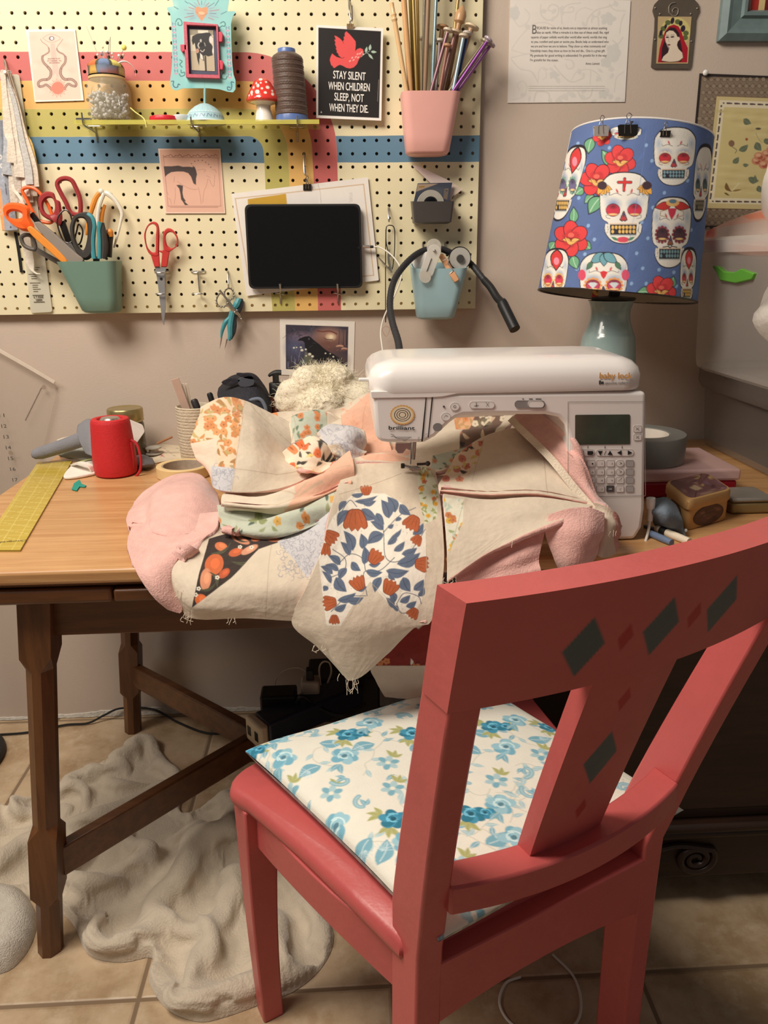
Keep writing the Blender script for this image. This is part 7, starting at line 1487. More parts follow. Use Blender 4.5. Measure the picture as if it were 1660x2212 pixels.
g = G(); wire(g, g2(640, 915, 700, 912, 760, 905), YN, .0022, n_=10); g.sphere(aY(*g2(766, 905)[0], YN), .0042, 0, 10, 8); g.build('foot_screw', M_dkst, sm)
g = G(); g.lathe([(.004, 0), (.0045, .003), (.004, .006)], aY(*g2(500, 932)[0], YN), 12, 0, (-1, 0, 0)); g.build('foot_knob', M_black, sm)
g = G(); plate(g, g2(545, 960, 600, 965, 690, 960, 690, 985, 590, 1000, 550, 980), YN - .006, .014); g.build('presser_foot', M_steel, sm, bevel=.001)
g = G(); plate(g, g2(400, 668, 590, 672, 560, 760, 520, 740, 480, 790, 420, 795, 390, 745), YN, .006); g.build('needle_clamp', M_steel, sm, bevel=.001)
t = thing('power_cable', 'white plug and cable pushed into the right side of the sewing machine', 'cable', aY(1400, 1100, 1.12))
g = G(); wire(g, c6(982, 1060, 982, 1120), 1.112, [.0072, .0072, .006], n_=12); g.build('plug', M_white, t, smooth=50)
g = G(); wire(g, c6(982, 1118, 978, 1190), 1.112, .0040, n_=24); g.build('strain_relief', M_white, t)
g = G(); wire(g, c6(978, 1185, 965, 1260, 940, 1350, 920, 1420), [1.112, 1.10, 1.075, 1.045], .0022, n_=30); g.build('cord', MATS['white_cable'], t)

# ================================================================== THINGS ON THE TABLE, RIGHT
def onT(px_, py_, z=ZT): return aZ(px_, py_, z)
cs = thing('craft_case', 'clear pink lidded craft case with a red base under the duct tape', 'case', (.60, 1.42, ZT))
x1_, y1_ = onT(1590, 1072)[0], onT(1590, 1072)[1]; zb_ = ZT + .052
g = G(); g.box((.475, y1_, ZT + .0005), (x1_, y1_ + .165, ZT + .030)); g.build('case_base', mat('case_red', (158, 30, 44), .3), cs, bevel=.005)
g = G(); g.box((.472, y1_ - .003, ZT + .0302), (x1_ + .004, y1_ + .168, zb_)); g.build('case_lid', mat('case_lid', (222, 186, 184), .15, alpha=.62, var=.03), cs, bevel=.005)
g = G(); g.box((.475, y1_ - .007, ZT + .020), (.498, y1_ - .0032, ZT + .047)); g.build('latch', mat('case_latch', (214, 160, 164), .2, alpha=.6), cs, bevel=.002)
dt = thing('duct_tape', 'big grey roll of duct tape lying on the craft case', 'tape', (.53, 1.42, zb_))
dc = aZ(1413, 955, zb_ + .052); r = .078; c_ = (max(dc[0], .555), y1_ + .084, zb_ + .0005)
g = G(); g.lathe([(r * .62, 0), (r, .001), (r, .049), (r * .985, .051), (r * .63, .051), (r * .60, .049), (r * .60, .002), (r * .62, 0)], c_, 56, cap=False); g.build('tape_roll', mat('duct_silver', (120, 120, 116), .35, var=.04), dt)
g = G(); g.lathe([(r * .595, .0495), (r * .56, .0495), (r * .56, .001), (r * .595, .001), (r * .595, .0495)], c_, 48, cap=False); g.build('core', mat('tape_core', (226, 218, 206), .7), dt)
tn = thing('square_tin', 'tan square tin with rounded corners and dark oval pictures beside the sewing machine', 'tin', (.60, 1.19, ZT))
F_, R__, L__ = onT(1481, 1149)[:2], onT(1574, 1122)[:2], onT(1431, 1104)[:2]; B4 = R__ + L__ - F_
def tinring(k, z, n_=7, rr=.018):
 c = (F_ + B4) / 2; Q = [c + (np.array(q) - c) * k for q in (F_, R__, B4, L__)]; P = quad_round([np.array([*q, z]) for q in Q], rr, None, n_); return P
th_ = aY(1488, 1088, F_[1])[2]; g = G(); g.loft([tinring(.97, ZT + .0005), tinring(.99, ZT + .003), tinring(.99, th_ - .008)], 0); tinb = g.build('tin_box', mat('tin_tan', (190, 150, 98), .4, metal=.08, var=.06), tn, smooth=40)
g = G(); g.loft([tinring(1.03, th_ - .012), tinring(1.04, th_ - .011), tinring(1.04, th_ + .001), tinring(1.0, th_ + .005), tinring(.93, th_ + .006)], 0); g.build('tin_lid', MATS['tin_tan'], tn, smooth=40)
P = tinring(.92, th_ + .0064); n_ = len(P); c = P.mean(0); g = G(); T_ = np.linspace(.001, 1, 26)[:, None, None]; Pg = c + T_ * (np.vstack([P, P[:1]])[None] - c); Pg = np.stack([cr(q, 120) for q in Pg]); Qg = pj(Pg); pt = Paint(Qg.reshape(-1, 2), (112, 76, 78), aa=.8); rt = random.Random(2)
for k in range(40): x, y = rt.uniform(1440, 1570), rt.uniform(1030, 1072); pt.ell((x, y), rt.uniform(3, 9), rt.uniform(1.5, 4), rt.choice(((150, 112, 104), (176, 146, 100), (84, 52, 60), (196, 170, 140), (122, 92, 110))), rt.uniform(-.5, .5))
g.grid(Pg, 0, pt.c, flip=np.cross(Pg[1, 1] - Pg[0, 0], Pg[1, 0] - Pg[0, 0])[2] < -9); g.build('lid_picture', M_print, tn, smooth=60)
def tinoval(A, B_, cpx, rx, ry):
 d = np.array([*(B_ - A), 0.]); L_ = np.linalg.norm(d); d /= L_; nrm = np.array([d[1], -d[0], 0]); c0 = np.array([*((A + B_) / 2), (ZT + th_ - .01) / 2]) + nrm * .0006
 T_ = np.linspace(.001, 1, 14)[:, None, None]; a = np.linspace(0, 2 * np.pi, 61)[None, :, None]; Pg = c0 + T_ * (np.cos(a) * d * rx + np.sin(a) * np.array([0, 0, 1.]) * ry); Qg = np.stack([T_[..., 0] * np.cos(a[..., 0]), T_[..., 0] * np.sin(a[..., 0])], -1); pt = Paint(Qg.reshape(-1, 2), (84, 52, 46), aa=.05)
 for k in range(16): x, y = rt.uniform(-.7, .7), rt.uniform(-.6, .6); pt.ell((x, y), rt.uniform(.1, .3), rt.uniform(.06, .16), rt.choice(((130, 92, 76), (60, 38, 38), (150, 116, 92), (98, 64, 66))), rt.uniform(-1, 1))
 pt.line([(math.cos(t) * .97, math.sin(t) * .97) for t in np.linspace(0, 6.3, 40)], .08, (62, 38, 30)); g = G(); g.grid(Pg, 0, pt.c); g.build('oval_picture', M_print, tn, smooth=60)
tinoval(F_, R__, None, .038, (th_ - ZT) * .36); tinoval(L__, F_, None, .030, (th_ - ZT) * .36)
t2 = thing('flat_tin', 'low grey metal tin behind the tan square tin', 'tin', (.70, 1.20, ZT)); q_ = onT(1577, 1112); g = G(); g.box((q_[0] + .002, q_[1], ZT + .0005), (q_[0] + .075, q_[1] + .07, ZT + .020)); g.build('tin_box', mat('brass_tin', (150, 132, 92), .4, metal=.4), t2, bevel=.004); g = G(); g.box((q_[0] + .001, q_[1] - .001, ZT + .0202), (q_[0] + .076, q_[1] + .071, ZT + .028)); g.build('tin_lid', mat('grey_tin', (152, 146, 138), .35, metal=.4, var=.1), t2, bevel=.004)
g = G(); CP = [[aZ(x, y, z) for x, y, z in row] for row in (((1412, 1078, ZT + .045), (1440, 1074, ZT + .050), (1462, 1090, ZT + .040)), ((1408, 1105, ZT + .040), (1440, 1100, ZT + .050), (1475, 1120, ZT + .030)), ((1412, 1130, ZT + .012), (1440, 1128, ZT + .030), (1478, 1140, ZT + .015)), ((1420, 1140, ZT + .002), (1448, 1148, ZT + .004), (1482, 1158, ZT + .003)))]; g.grid(surf(np.array(CP), 30, 30), 0); tag(g.build('cloth_pouch', mat('slate_felt', (110, 122, 134), .95, var=.08, bump=.2, bscale=300), smooth=180, solid=.004), 'slate blue cloth pouch leaning between the machine and the tan tin', 'pouch')
g = G(); g.sphere(aZ(1482, 1146, ZT + .01), .003, 0, 8, 6); tag(g.build('lint_tuft', mat('lint', (206, 206, 200), 1.0, bump=.5)), 'tiny tuft of pale thread at the tip of the slate pouch', 'thread')
def pen(label, a, b_, r, cl, ring=None):
 t = thing('marking_pen', label, 'pen', onT(*a), 'pens beside the sewing machine'); A, B_ = onT(*a, ZT + r), onT(*b_, ZT + r); d = (B_ - A); g = G(); g.tube([A, A + d * .04, A + d * .6, B_], [r * .7, r, r, r * .9], 12); g.build('barrel', mat('pen_%d' % cl[0], cl, .35), t)
 if ring: g = G(); g.tube([A + d * .16, A + d * .34], r * 1.08, 12); g.build('grip_ring', M_black, t)
pen('fat cream pen with a black ring lying by the tan tin', (1418, 1141), (1490, 1170), .0062, (226, 212, 190), 1); pen('blue grey pen lying under the cream pen', (1405, 1152), (1452, 1172), .0055, (104, 122, 150)); pen('thin dark pen beside the machine foot', (1392, 1136), (1425, 1146), .0028, (84, 84, 90))

# ================================================================== THINGS ON THE TABLE, LEFT
sp = thing('bluetooth_speaker', 'red round portable speaker with a silver top and a wrist strap on the table', 'speaker', (*onT(252, 1030)[:2], ZT))
S0 = onT(252, 1024); zsp = aY(230, 904, S0[1])[2]; hs = zsp - ZT; rb = .0425
pr = np.array([(rb * .86, 0), (rb * .98, .004), (rb * 1.02, .02), (rb * 1.0, hs * .45), (rb * .92, hs * .88), (rb * .88, hs * .97), (rb * .82, hs), (rb * .62, hs), (rb * .58, hs - .005)])
g = G(); g.lathe(np.vstack([pr[:1], cr(pr[1:], 40)]), (S0[0], S0[1], ZT + .0005), 56); g.build('speaker_body', mat('red_mesh', (206, 40, 46), .55, var=.06, vscale=200, bump=.25, bscale=700), sp)
g = G(); g.lathe([(rb * .55, -.006), (rb * .46, -.001), (rb * .40, .002), (.001, .003)], (S0[0], S0[1], zsp), 40); g.build('silver_cone', mat('brushed_silver', (206, 196, 186), .25, metal=.9), sp)
g = G(); wire(g, [(283, 950), (296, 960), (304, 990), (303, 1015), (292, 1032)], [S0[1] - .012, S0[1] - .014, S0[1] - .02, S0[1] - .02, S0[1] - .02], .0028, n_=30); g.build('wrist_strap', mat('red_strap', (186, 36, 46), .6), sp)
g = G(); wire(g, [(283, 955), (287, 980), (288, 1000), (287, 1020)], S0[1] - .014, .0026, n_=20); g.build('wrist_strap', MATS['red_strap'], sp)
g = G(); g.box((-.0006, 0, -.003), (.0006, .001, .003), 0, lambda V: V + (aY(241, 1030, S0[1]) + [0, -rb - .0006, 0])); g.build('logo_mark', mat('strap_pink', (238, 150, 140), .5), sp)
jr = thing('preserve_jar', 'dark glass jar with a gold screw lid behind the red speaker', 'jar', (-.50, 1.70, ZT)); J = aY(276, 940, 1.70); zj = aY(276, 905, 1.70)[2]; r = .0375
g = G(); g.lathe([(r * .9, 0), (r, .006), (r, zj - ZT - .012), (r * .9, zj - ZT - .002)], (J[0], 1.70, ZT + .0005), 40); g.build('glass', mat('olive_glass', (92, 82, 58), .12, alpha=.92, var=.15, vscale=20), jr)
g = G(); rl = r * 1.0; ztj = aY(276, 880, 1.70)[2]; g.lathe([(rl, 0), (rl * 1.03, .002), (rl, .004), (rl * 1.02, .007), (rl * 1.02, ztj - zj), (rl * .97, ztj - zj + .003), (rl * .9, ztj - zj + .002), (.001, ztj - zj + .002)], (J[0], 1.70, zj - .004), 44); g.build('screw_lid', mat('gold_lid', (178, 162, 112), .32, metal=.8), jr)
g = G(); P = quad_round([aY(*q, y) for *q, y in ((276, 905, 1.645), (308, 918, 1.652), (313, 932, 1.652), (292, 962, 1.640), (262, 960, 1.636))][:4], .004, None); g.prism(P, (.0, .001, .0004)); tag(g.build('price_tag', mat('white_tag', (240, 236, 226), .5), smooth=0), 'white rounded label leaning between the red speaker and the jar', 'label')
gs = thing('grey_garment', 'grey stuffed sleeve of fabric flopped behind the red speaker', 'garment', (-.6, 1.68, ZT))
M_gf = mat('grey_felt', (134, 134, 140), .95, var=.08, vscale=25, bump=.2, bscale=300)
g = G(); P = ys([(68, 984), (100, 975), (140, 962), (180, 948), (215, 935)], [1.64, 1.655, 1.66, 1.66, 1.66]); g.tube(cr(P, 40), np.interp(np.linspace(0, 1, 40), [0, .04, .15, .6, 1], [.004, .010, .0135, .0155, .019]), 16); g.build('sleeve', M_gf, gs)
g = G(); CP = [[aY(*q, y) for *q, y in row] for row in (((168, 918, 1.70), (190, 905, 1.69), (215, 912, 1.69), (250, 920, 1.70)), ((166, 935, 1.66), (192, 925, 1.64), (215, 925, 1.64), (250, 930, 1.66)), ((172, 955, 1.63), (195, 950, 1.61), (215, 950, 1.61), (250, 955, 1.62)), ((185, 980, 1.61), (200, 985, 1.59), (225, 985, 1.59), (250, 980, 1.60)))]; g.grid(surf(np.array(CP), 40, 40), 0); g.build('body', M_gf, gs, smooth=180, solid=.006)
g = G(); CP = [[aZ(x, y, z) for x, y, z in row] for row in (((120, 972, ZT + .02), (160, 958, ZT + .028), (205, 960, ZT + .02)), ((130, 985, ZT + .012), (165, 975, ZT + .02), (205, 975, ZT + .016)), ((150, 992, ZT + .004), (175, 992, ZT + .006), (210, 988, ZT + .006)))]; g.grid(surf(np.array(CP), 24, 24), 0); g.build('lining', mat('pale_lining', (176, 178, 168), .9), gs, smooth=180, solid=.004)
g = G(); CP = [[aZ(x, y, z) for x, y, z in row] for row in (((288, 985, ZT + .014), (310, 982, ZT + .02), (330, 990, ZT + .012)), ((288, 1005, ZT + .008), (312, 1002, ZT + .018), (334, 1002, ZT + .008)), ((290, 1012, ZT + .002), (312, 1012, ZT + .004), (330, 1010, ZT + .002)))]; g.grid(surf(np.array(CP), 20, 20), 0); g.build('cuff', M_gf, gs, smooth=180, solid=.004)
g = G(); CP = [[aZ(x, y, z) for x, y, z in row] for row in (((122, 950, ZT + .05), (140, 944, ZT + .055), (168, 938, ZT + .05)), ((124, 956, ZT + .046), (142, 950, ZT + .05), (168, 945, ZT + .046)))]; g.grid(surf(np.array(CP), 10, 10), 0); tag(g.build('paper_slip', mat('cream_slip', (214, 200, 176), .8), smooth=60, solid=.001), 'cream slip of paper behind the grey sleeve', 'paper')
st = thing('white_strap', 'white cloth strap with a folded tab lying in front of the red speaker', 'strap', onT(175, 1018)); M_cot = mat('white_cotton', (238, 232, 220), .9, var=.04, bump=.2, bscale=300)
g = G(); P = np.array([onT(*q, ZT + .001) for q in ((138, 1032), (160, 1008), (200, 1000), (225, 1010), (225, 1020), (190, 1030), (150, 1036))]); P = cr(P, 40, True); g.prism(P[::-1] if np.cross(P[9] - P[0], P[20] - P[9])[2] < 0 else P, (0, 0, .006)); g.build('strap_band', M_cot, st, bevel=.002)
g = G(); P = [onT(*q, z) for *q, z in ((158, 1003, ZT + .010), (175, 1000, ZT + .022), (192, 1006, ZT + .020), (200, 1016, ZT + .010))]; g.ribbon(cr(np.array(P), 20), .012, .003, (.3, 1, 0)); g.build('folded_tab', M_cot, st, smooth=60)
g = G(); P = [onT(*q, ZT + .010) for q in ((165, 1000), (185, 994), (205, 991))]; g.ribbon(cr(np.array(P), 12), .006, .0012, (0, 1, 0)); tag(g.build('green_ribbon', mat('green_ribbon', (176, 190, 130), .8)), 'thin pale green ribbon behind the white strap', 'ribbon')
g = G(); P = [onT(*q, ZT + .0012) for q in ((155, 1058), (160, 1045), (172, 1037), (176, 1046), (187, 1050), (183, 1053), (172, 1052), (166, 1061))]; g.prism(P[::-1] if np.cross(P[2] - P[0], P[4] - P[2])[2] < 0 else P, (0, 0, .0012)); tag(g.build('fabric_scrap', mat('teal_scrap', (44, 150, 132), .9), smooth=0), 'small teal scrap of fabric on the bare table top', 'scrap')
mt = thing('masking_tape', 'roll of cream masking tape lying beside the pink fleece', 'tape', onT(395, 1010)); c_ = onT(396, 1004, ZT + .022); r = .054; c_[2] = ZT + .0004
g = G(); g.lathe([(r * .78, 0), (r, .001), (r, .021), (r * .98, .022), (r * .80, .022), (r * .78, .021), (r * .78, 0)], c_, 52, cap=False); g.build('tape_roll', mat('masking_cream', (226, 196, 142), .55), mt)
g = G(); g.lathe([(r * .775, .0215), (r * .745, .0215), (r * .745, .0005), (r * .775, .0005), (r * .775, .0215)], c_, 48, cap=False); g.build('core', mat('grey_core', (166, 154, 138), .8, var=.15, vscale=120), mt)
CP = [[aZ(x, y, ZT + z) for x, y, z in row] for row in (((315, 965, .006), (350, 958, .010), (385, 962, .006), (420, 965, .006)), ((318, 980, .004), (350, 975, .008), (385, 975, .006), (425, 980, .004)), ((332, 1000, .002), (360, 995, .004), (390, 992, .003), (430, 992, .002)))]
Pg = surf(np.array(CP), 60, 120); pt = Paint(pj(Pg).reshape(-1, 2), (222, 206, 180), aa=.6)
for x, y in ((345, 978), (340, 972), (350, 984), (402, 972)): pt.line([(x - 5, y - 3), (x + 5, y + 3)], 1.2, (196, 92, 84)); pt.line([(x - 4, y + 3), (x + 4, y - 2)], 1.0, (206, 120, 100)); pt.ell((x, y), 1.6, 1.4, (180, 70, 70))
for k in range(14): pt.line([(325 + k * 7, 968 + (k * 5) % 20), (330 + k * 7, 970 + (k * 5) % 20)], .8, (140, 134, 116))
g = G(); g.grid(Pg, 0, pt.c); tag(g.build('print_cloth', mat('print_cotton', rough=.9, attr=True, var=.04, bump=.2, bscale=300), smooth=180, solid=.002), 'cream fabric with small red sprigs lying behind the masking tape', 'fabric')
bs = thing('thread_spool', 'small flat grey spool behind the sprigged fabric', 'spool', (-.44, 1.70, ZT)); c_ = aY(330, 955, 1.70); g = G(); g.lathe([(.018, 0), (.018, .002), (.010, .003), (.010, .012), (.018, .013), (.018, .015), (.004, .0155)], (c_[0], 1.70, ZT + .008), 28); g.build('spool', mat('grey_spool', (176, 170, 158), .5), bs)
g = G(); wire(g, [(340, 958), (358, 950), (372, 944)], 1.69, .0024, n_=12); tag(g.build('wood_stick', mat('stick', (166, 112, 72), .7)), 'short brown wooden stick beside the grey spool', 'stick')
rp_ = thing('rope_basket', 'pale coiled rope basket full of pens behind the quilt', 'basket', (-.36, 1.69, ZT)); c_ = aY(424, 900, 1.69); zr = aY(395, 884, 1.69 - .03)[2]; r = .041
th_ = np.linspace(0, zr - ZT, 80); prof = [(r * .9, 0)] + [(r * (.97 + .05 * min(1, z / .05)) + .0011 * abs(math.sin(z * 480)), z) for z in th_] + [(r * .97, zr - ZT + .002), (r * .93, zr - ZT)] + [(r * .92, z) for z in (zr - ZT - .02, .02)]
g = G(); g.lathe(prof, (c_[0], 1.69, ZT + .0005), 48); g.build('basket_wall', mat('rope_cotton', (206, 192, 168), .95, var=.12, vscale=90, bump=.3, bscale=250), rp_)
def inpot(name, label, cat, a, b_, r_, cl, Y=1.68, flat_=None):
 A, B_ = aY(*a, Y), aY(*b_, Y); d = (A - B_); d = d / np.linalg.norm(d); A = A + d * .04; g = G()
 if flat_: g.ribbon(np.array([A, B_]), r_, flat_, np.cross(d, [0, 1, 0]))
 else: g.tube([A, A * .5 + B_ * .5, B_ - d * -.004, B_ + d * .0005], [r_, r_, r_, r_ * .7], 12)
 tag(g.build(name, mat(name + '_%d_%d' % (cl[0], cl[2]), cl, .5), bevel=.0008 if flat_ else 0), label, cat, 'things standing in the rope basket')
inpot('chipboard_card', 'tall brown card leaning left in the rope basket', 'card', (402, 882), (378, 818), .017, (196, 166, 148), 1.675, .003)
inpot('emery_board', 'narrow cream emery board in the rope basket', 'file', (408, 882), (395, 828), .006, (226, 214, 196), 1.685, .002); inpot('emery_board', 'second cream emery board standing right of the first', 'file', (414, 884), (402, 828), .006, (216, 200, 180), 1.69, .002)
inpot('marker', 'black marker leaning left in the rope basket', 'marker', (428, 886), (418, 862), .008, (46, 40, 42), 1.665); inpot('marker', 'upright black capped marker in the rope basket', 'marker', (458, 866), (452, 848), .0065, (30, 30, 32), 1.69); inpot('marker', 'dark red pen at the right of the rope basket', 'pen', (478, 860), (490, 832), .005, (112, 50, 50), 1.69); inpot('marker', 'white tipped pen at the right of the rope basket', 'pen', (496, 858), (499, 834), .004, (220, 216, 206), 1.692)
g = G(); Y0_ = 1.66
CP = [[aY(*q, y) for *q, y in row] for row in (((472, 838, 1.70), (500, 812, 1.72), (545, 806, 1.72), (570, 830, 1.72), (585, 858, 1.70)), ((470, 855, 1.66), (505, 832, 1.66), (545, 826, 1.66), (568, 845, 1.66), (588, 872, 1.66)), ((480, 880, 1.63), (510, 868, 1.62), (545, 868, 1.62), (572, 870, 1.63), (588, 890, 1.64)), ((490, 900, 1.62), (515, 905, 1.61), (550, 905, 1.61), (575, 905, 1.62), (590, 905, 1.63)))]
bb = thing('black_bag', 'crumpled black cloth bag beside the pump bottle', 'bag', (-.28, 1.66, ZT)); M_bc = mat('black_cloth', (38, 38, 46), .75, var=.2, vscale=30, bump=.3, bscale=120)
g.grid(surf(np.array(CP), 40, 50), 0); g.build('bag_body', M_bc, bb, smooth=180, solid=.01)
for P in (((478, 826), (500, 816), (520, 822), (498, 834)), ((510, 806), (540, 808), (560, 820), (530, 818)), ((515, 818), (545, 812), (548, 832), (520, 836))): g = G(); plate(g, P, 1.645, .004, 0, 3); g.build('bag_flap', M_bc if P[0][0] != 515 else mat('grey_cloth', (74, 78, 88), .8), bb, bevel=.001)
g = G(); wire(g, [(535, 866), (560, 862), (572, 876), (576, 896)], 1.625, .004); g.build('bag_strap', mat('slate_strap', (112, 122, 138), .8), bb)
pbx = thing('pump_bottle', 'brown pump bottle with a black dispenser head behind the quilt', 'bottle', (-.18, 1.68, ZT)); c_ = aY(600, 890, 1.68); c_ = (c_[0], 1.68); Zq = lambda y: aY(600, y, 1.68)[2]
r = .0275; g = G(); pr = [(r * .9, 0), (r, .005), (r, Zq(895) - ZT), (r * .95, Zq(885) - ZT), (r * .6, Zq(866) - ZT), (r * .5, Zq(856) - ZT), (r * .48, Zq(852) - ZT)]; g.lathe(pr, (*c_, ZT + .0005), 36); g.build('bottle', mat('amber_glass', (72, 38, 28), .08, var=.05, coat=.5), pbx)
g = G(); g.lathe([(r * .55, 0), (r * .57, .001), (r * .56, Zq(828) - Zq(853)), (r * .5, Zq(826) - Zq(853)), (r * .25, Zq(826) - Zq(853)), (r * .25, Zq(806) - Zq(853))], (*c_, Zq(853)), 28); g.build('collar', M_black, pbx)
g = G(); wire(g, [(608, 805), (596, 805), (585, 809), (581, 813)], 1.68, [.006, .0058, .004, .0028], n_=16); g.build('nozzle', M_black, pbx)
wl = thing('wool_fleece', 'fluffy heap of cream wool behind the quilt', 'wool', (-.05, 1.60, ZT))
rw = np.random.RandomState(4); M_wl = mat('cream_wool', (240, 231, 206), 1.0, var=.04, vscale=25, bump=.25, bscale=160, sheen=.3)
g = G(); base = [((640, 850), .045), ((665, 815), .036), ((690, 830), .05), ((720, 815), .04), ((745, 840), .045), ((780, 850), .038), ((650, 870), .045), ((700, 870), .055), ((760, 875), .045), ((630, 835), .028), ((675, 805), .026), ((735, 805), .026), ((790, 835), .024)]
CL = [(aY(q[0], q[1] + 12, 1.62 + .03 * rw.rand()), r) for q, r in base]
n_u, n_v = 120, 70; a = np.linspace(.02, np.pi - .02, n_v); b_ = np.linspace(0, 2 * np.pi, n_u, endpoint=False); A2, B2 = np.meshgrid(a, b_, indexing='ij'); D = np.stack([np.cos(B2) * np.sin(A2), np.sin(B2) * np.sin(A2), np.cos(A2)], -1)
cw_ = aY(705, 848, 1.63); rad = np.zeros(A2.shape)
for c, r in CL:
 v = c - cw_; bq = D @ v; disc_ = bq ** 2 - (v @ v - r * r); ok = disc_ > 0; rad = np.where(ok, np.maximum(rad, bq + np.sqrt(np.maximum(disc_, 0))), rad)
rad = np.maximum(rad, .03)
for k in range(2): rad = (rad + np.roll(rad, 1, 1) + np.roll(rad, -1, 1) + np.roll(rad, 1, 0) + np.roll(rad, -1, 0)) / 5 if k else rad
rad += .004 * np.sin(B2 * 11 + 5 * np.sin(A2 * 7)) * np.sin(A2 * 9 + 4 * np.sin(B2 * 5)) * .6
Pw = cw_ + D * rad[..., None]; Pw[..., 2] = np.maximum(Pw[..., 2], ZT + .001); Pw[..., 1] = np.minimum(Pw[..., 1], 1.755); g.loft(Pw, 0); g.build('wool_mass', M_wl, wl, smooth=180)
g = G()
for k in range(2200):
 i, j = rw.randint(4, n_v - 12), rw.randint(0, n_u); p0 = Pw[i, j]; d = D[i, j] * .45 + rw.randn(3) * .9; d /= np.linalg.norm(d); e = rw.randn(3); c2_ = p0 + d * .008 + e * .003; g.tube(np.array([p0 - d * .004, c2_, p0 + d * .010 + e * .006]), [.0003, .0003, .0001], 3)
o = g.build('wool_fibres', M_wl, wl, smooth=0); o['kind'] = 'stuff'
# yellow quilting ruler on the table and big clear ruler against the wall
A, B_, C_, D_ = (aZ(x, y, ZT + .001)[:2] for x, y in ((82, 1000), (157, 996), (44, 1191), (-45, 1191)))
n_, m_ = 300, 90; u = np.linspace(0, 1, m_)[None, :, None]; v = np.linspace(0, 1, n_)[:, None, None]; XY = (A * (1 - u) + B_ * u) * (1 - v) + (D_ * (1 - u) + C_ * u) * v
Pg = np.concatenate([XY, np.full(XY.shape[:2] + (1,), ZT + .0032)], -1); Lm = np.linalg.norm(D_ - A) / .0254; Wm = np.linalg.norm(B_ - A) / .0254
QQ = np.stack(np.broadcast_arrays(u[..., 0] * Wm, v[..., 0] * Lm), -1); pt = Paint(QQ.reshape(-1, 2), (206, 180, 74), aa=.035)
LY_ = (232, 212, 118)
for k in range(int(Lm) + 1):
 pt.line([(0, k + .3), (Wm, k + .3)], .05, LY_); [pt.line([(0, k + .3 + q * .25), (.22, k + .3 + q * .25)], .04, LY_) for q in (1, 2, 3)]
for k in range(int(Wm) + 1): pt.line([(k + .25, 0), (k + .25, Lm)], .05, LY_)
for k in range(int(Lm) * 6): x, y = (k * .37) % Wm, k / 6; pt.line([(x, y), (x + .18, y)], .07, (240, 224, 140))
pt.line([(0, Lm * .2), (Wm, Lm * .5)], .05, (196, 168, 60)); pt.line([(0, Lm * .8), (Wm, Lm * .3)], .05, (196, 168, 60))
g = G(); g.grid(Pg, 0, pt.c); o, ux, uy, L_ = aZ(58, 1166, ZT + .0036), None, None, None; e = aZ(2, 1170, ZT + .0036); ux = (e - o); L_ = np.linalg.norm(ux); ux /= L_; put_text(g, 'Omnigrid', o, ux, np.cross([0, 0, 1], ux), L_, .006, 1)
yr = thing('quilting_ruler', 'see-through yellow gridded ruler lying at the left edge of the table', 'ruler', (-.6, 1.4, ZT)); g.build('grid_print', [mat('yellow_ruler', rough=.15, attr=True, alpha=.86, var=.02), M_ink], yr, smooth=0)
P = np.array([[*q, ZT + .0004] for q in (A, B_, C_, D_)]); g = G(); g.prism(P[::-1], (0, 0, .0026)); g.build('acrylic_blade', mat('yellow_blade', (212, 186, 80), .1, alpha=.45), yr, smooth=0)
cr_ = thing('clear_ruler', 'very large clear ruler with black numbers leaning on the wall at the left', 'ruler', aY(30, 1050, 1.772))
Q = [aY(x, y, 1.772) for x, y in ((-160, 650), (-20, 748), (95, 806), (118, 826), (121, 852), (90, 980), (25, 1180), (-160, 1300))]; g = G(); g.prism(Q[::-1], (0, .003, 0)); g.build('blade', mat('water_clear', (214, 200, 184), .06, alpha=.14, var=.01), cr_, smooth=0)
g = G(); g.ribbon(pts([(-60, 725), (0, 758), (60, 792), (118, 826)], 1.770), .008, .002, (0, 0, 1)); g.build('edge_highlight', mat('edge_white', (236, 222, 206), .3, alpha=.75), cr_, bevel=.0005)  # white strip stands in for the highlight along the clear sheet's edge
g = G()
for k, s in enumerate(('11', '12', '13', '14', '15', '16', '17')): x, y = 0 + k * 4.8, 901 + k * 23.2; o, ux, uy, L_ = px_basis((x - 1, y), (x + 10, y - .3), 1.7712); put_text(g, s, o, ux, uy, L_, .0082, 0)
for k in range(26): flat(g, [(54 + k * 1.36, 908 - k * 2.75), (57 + k * 1.36, 908 - k * 2.75), (57 + k * 1.36, 906.4 - k * 2.75), (54 + k * 1.36, 906.4 - k * 2.75)], 1.7715, 0)
g.build('numbers', mat('ruler_print', (74, 66, 60), .7), cr_, smooth=0)
for q in ((95, 836), (23, 978)): g = G(); g.lathe([(.0005, 0), (.005, 0)], aY(*q, 1.7715), 16, 0, (0, -1, 0)); g.build('drill_hole', MATS['edge_white'], cr_)

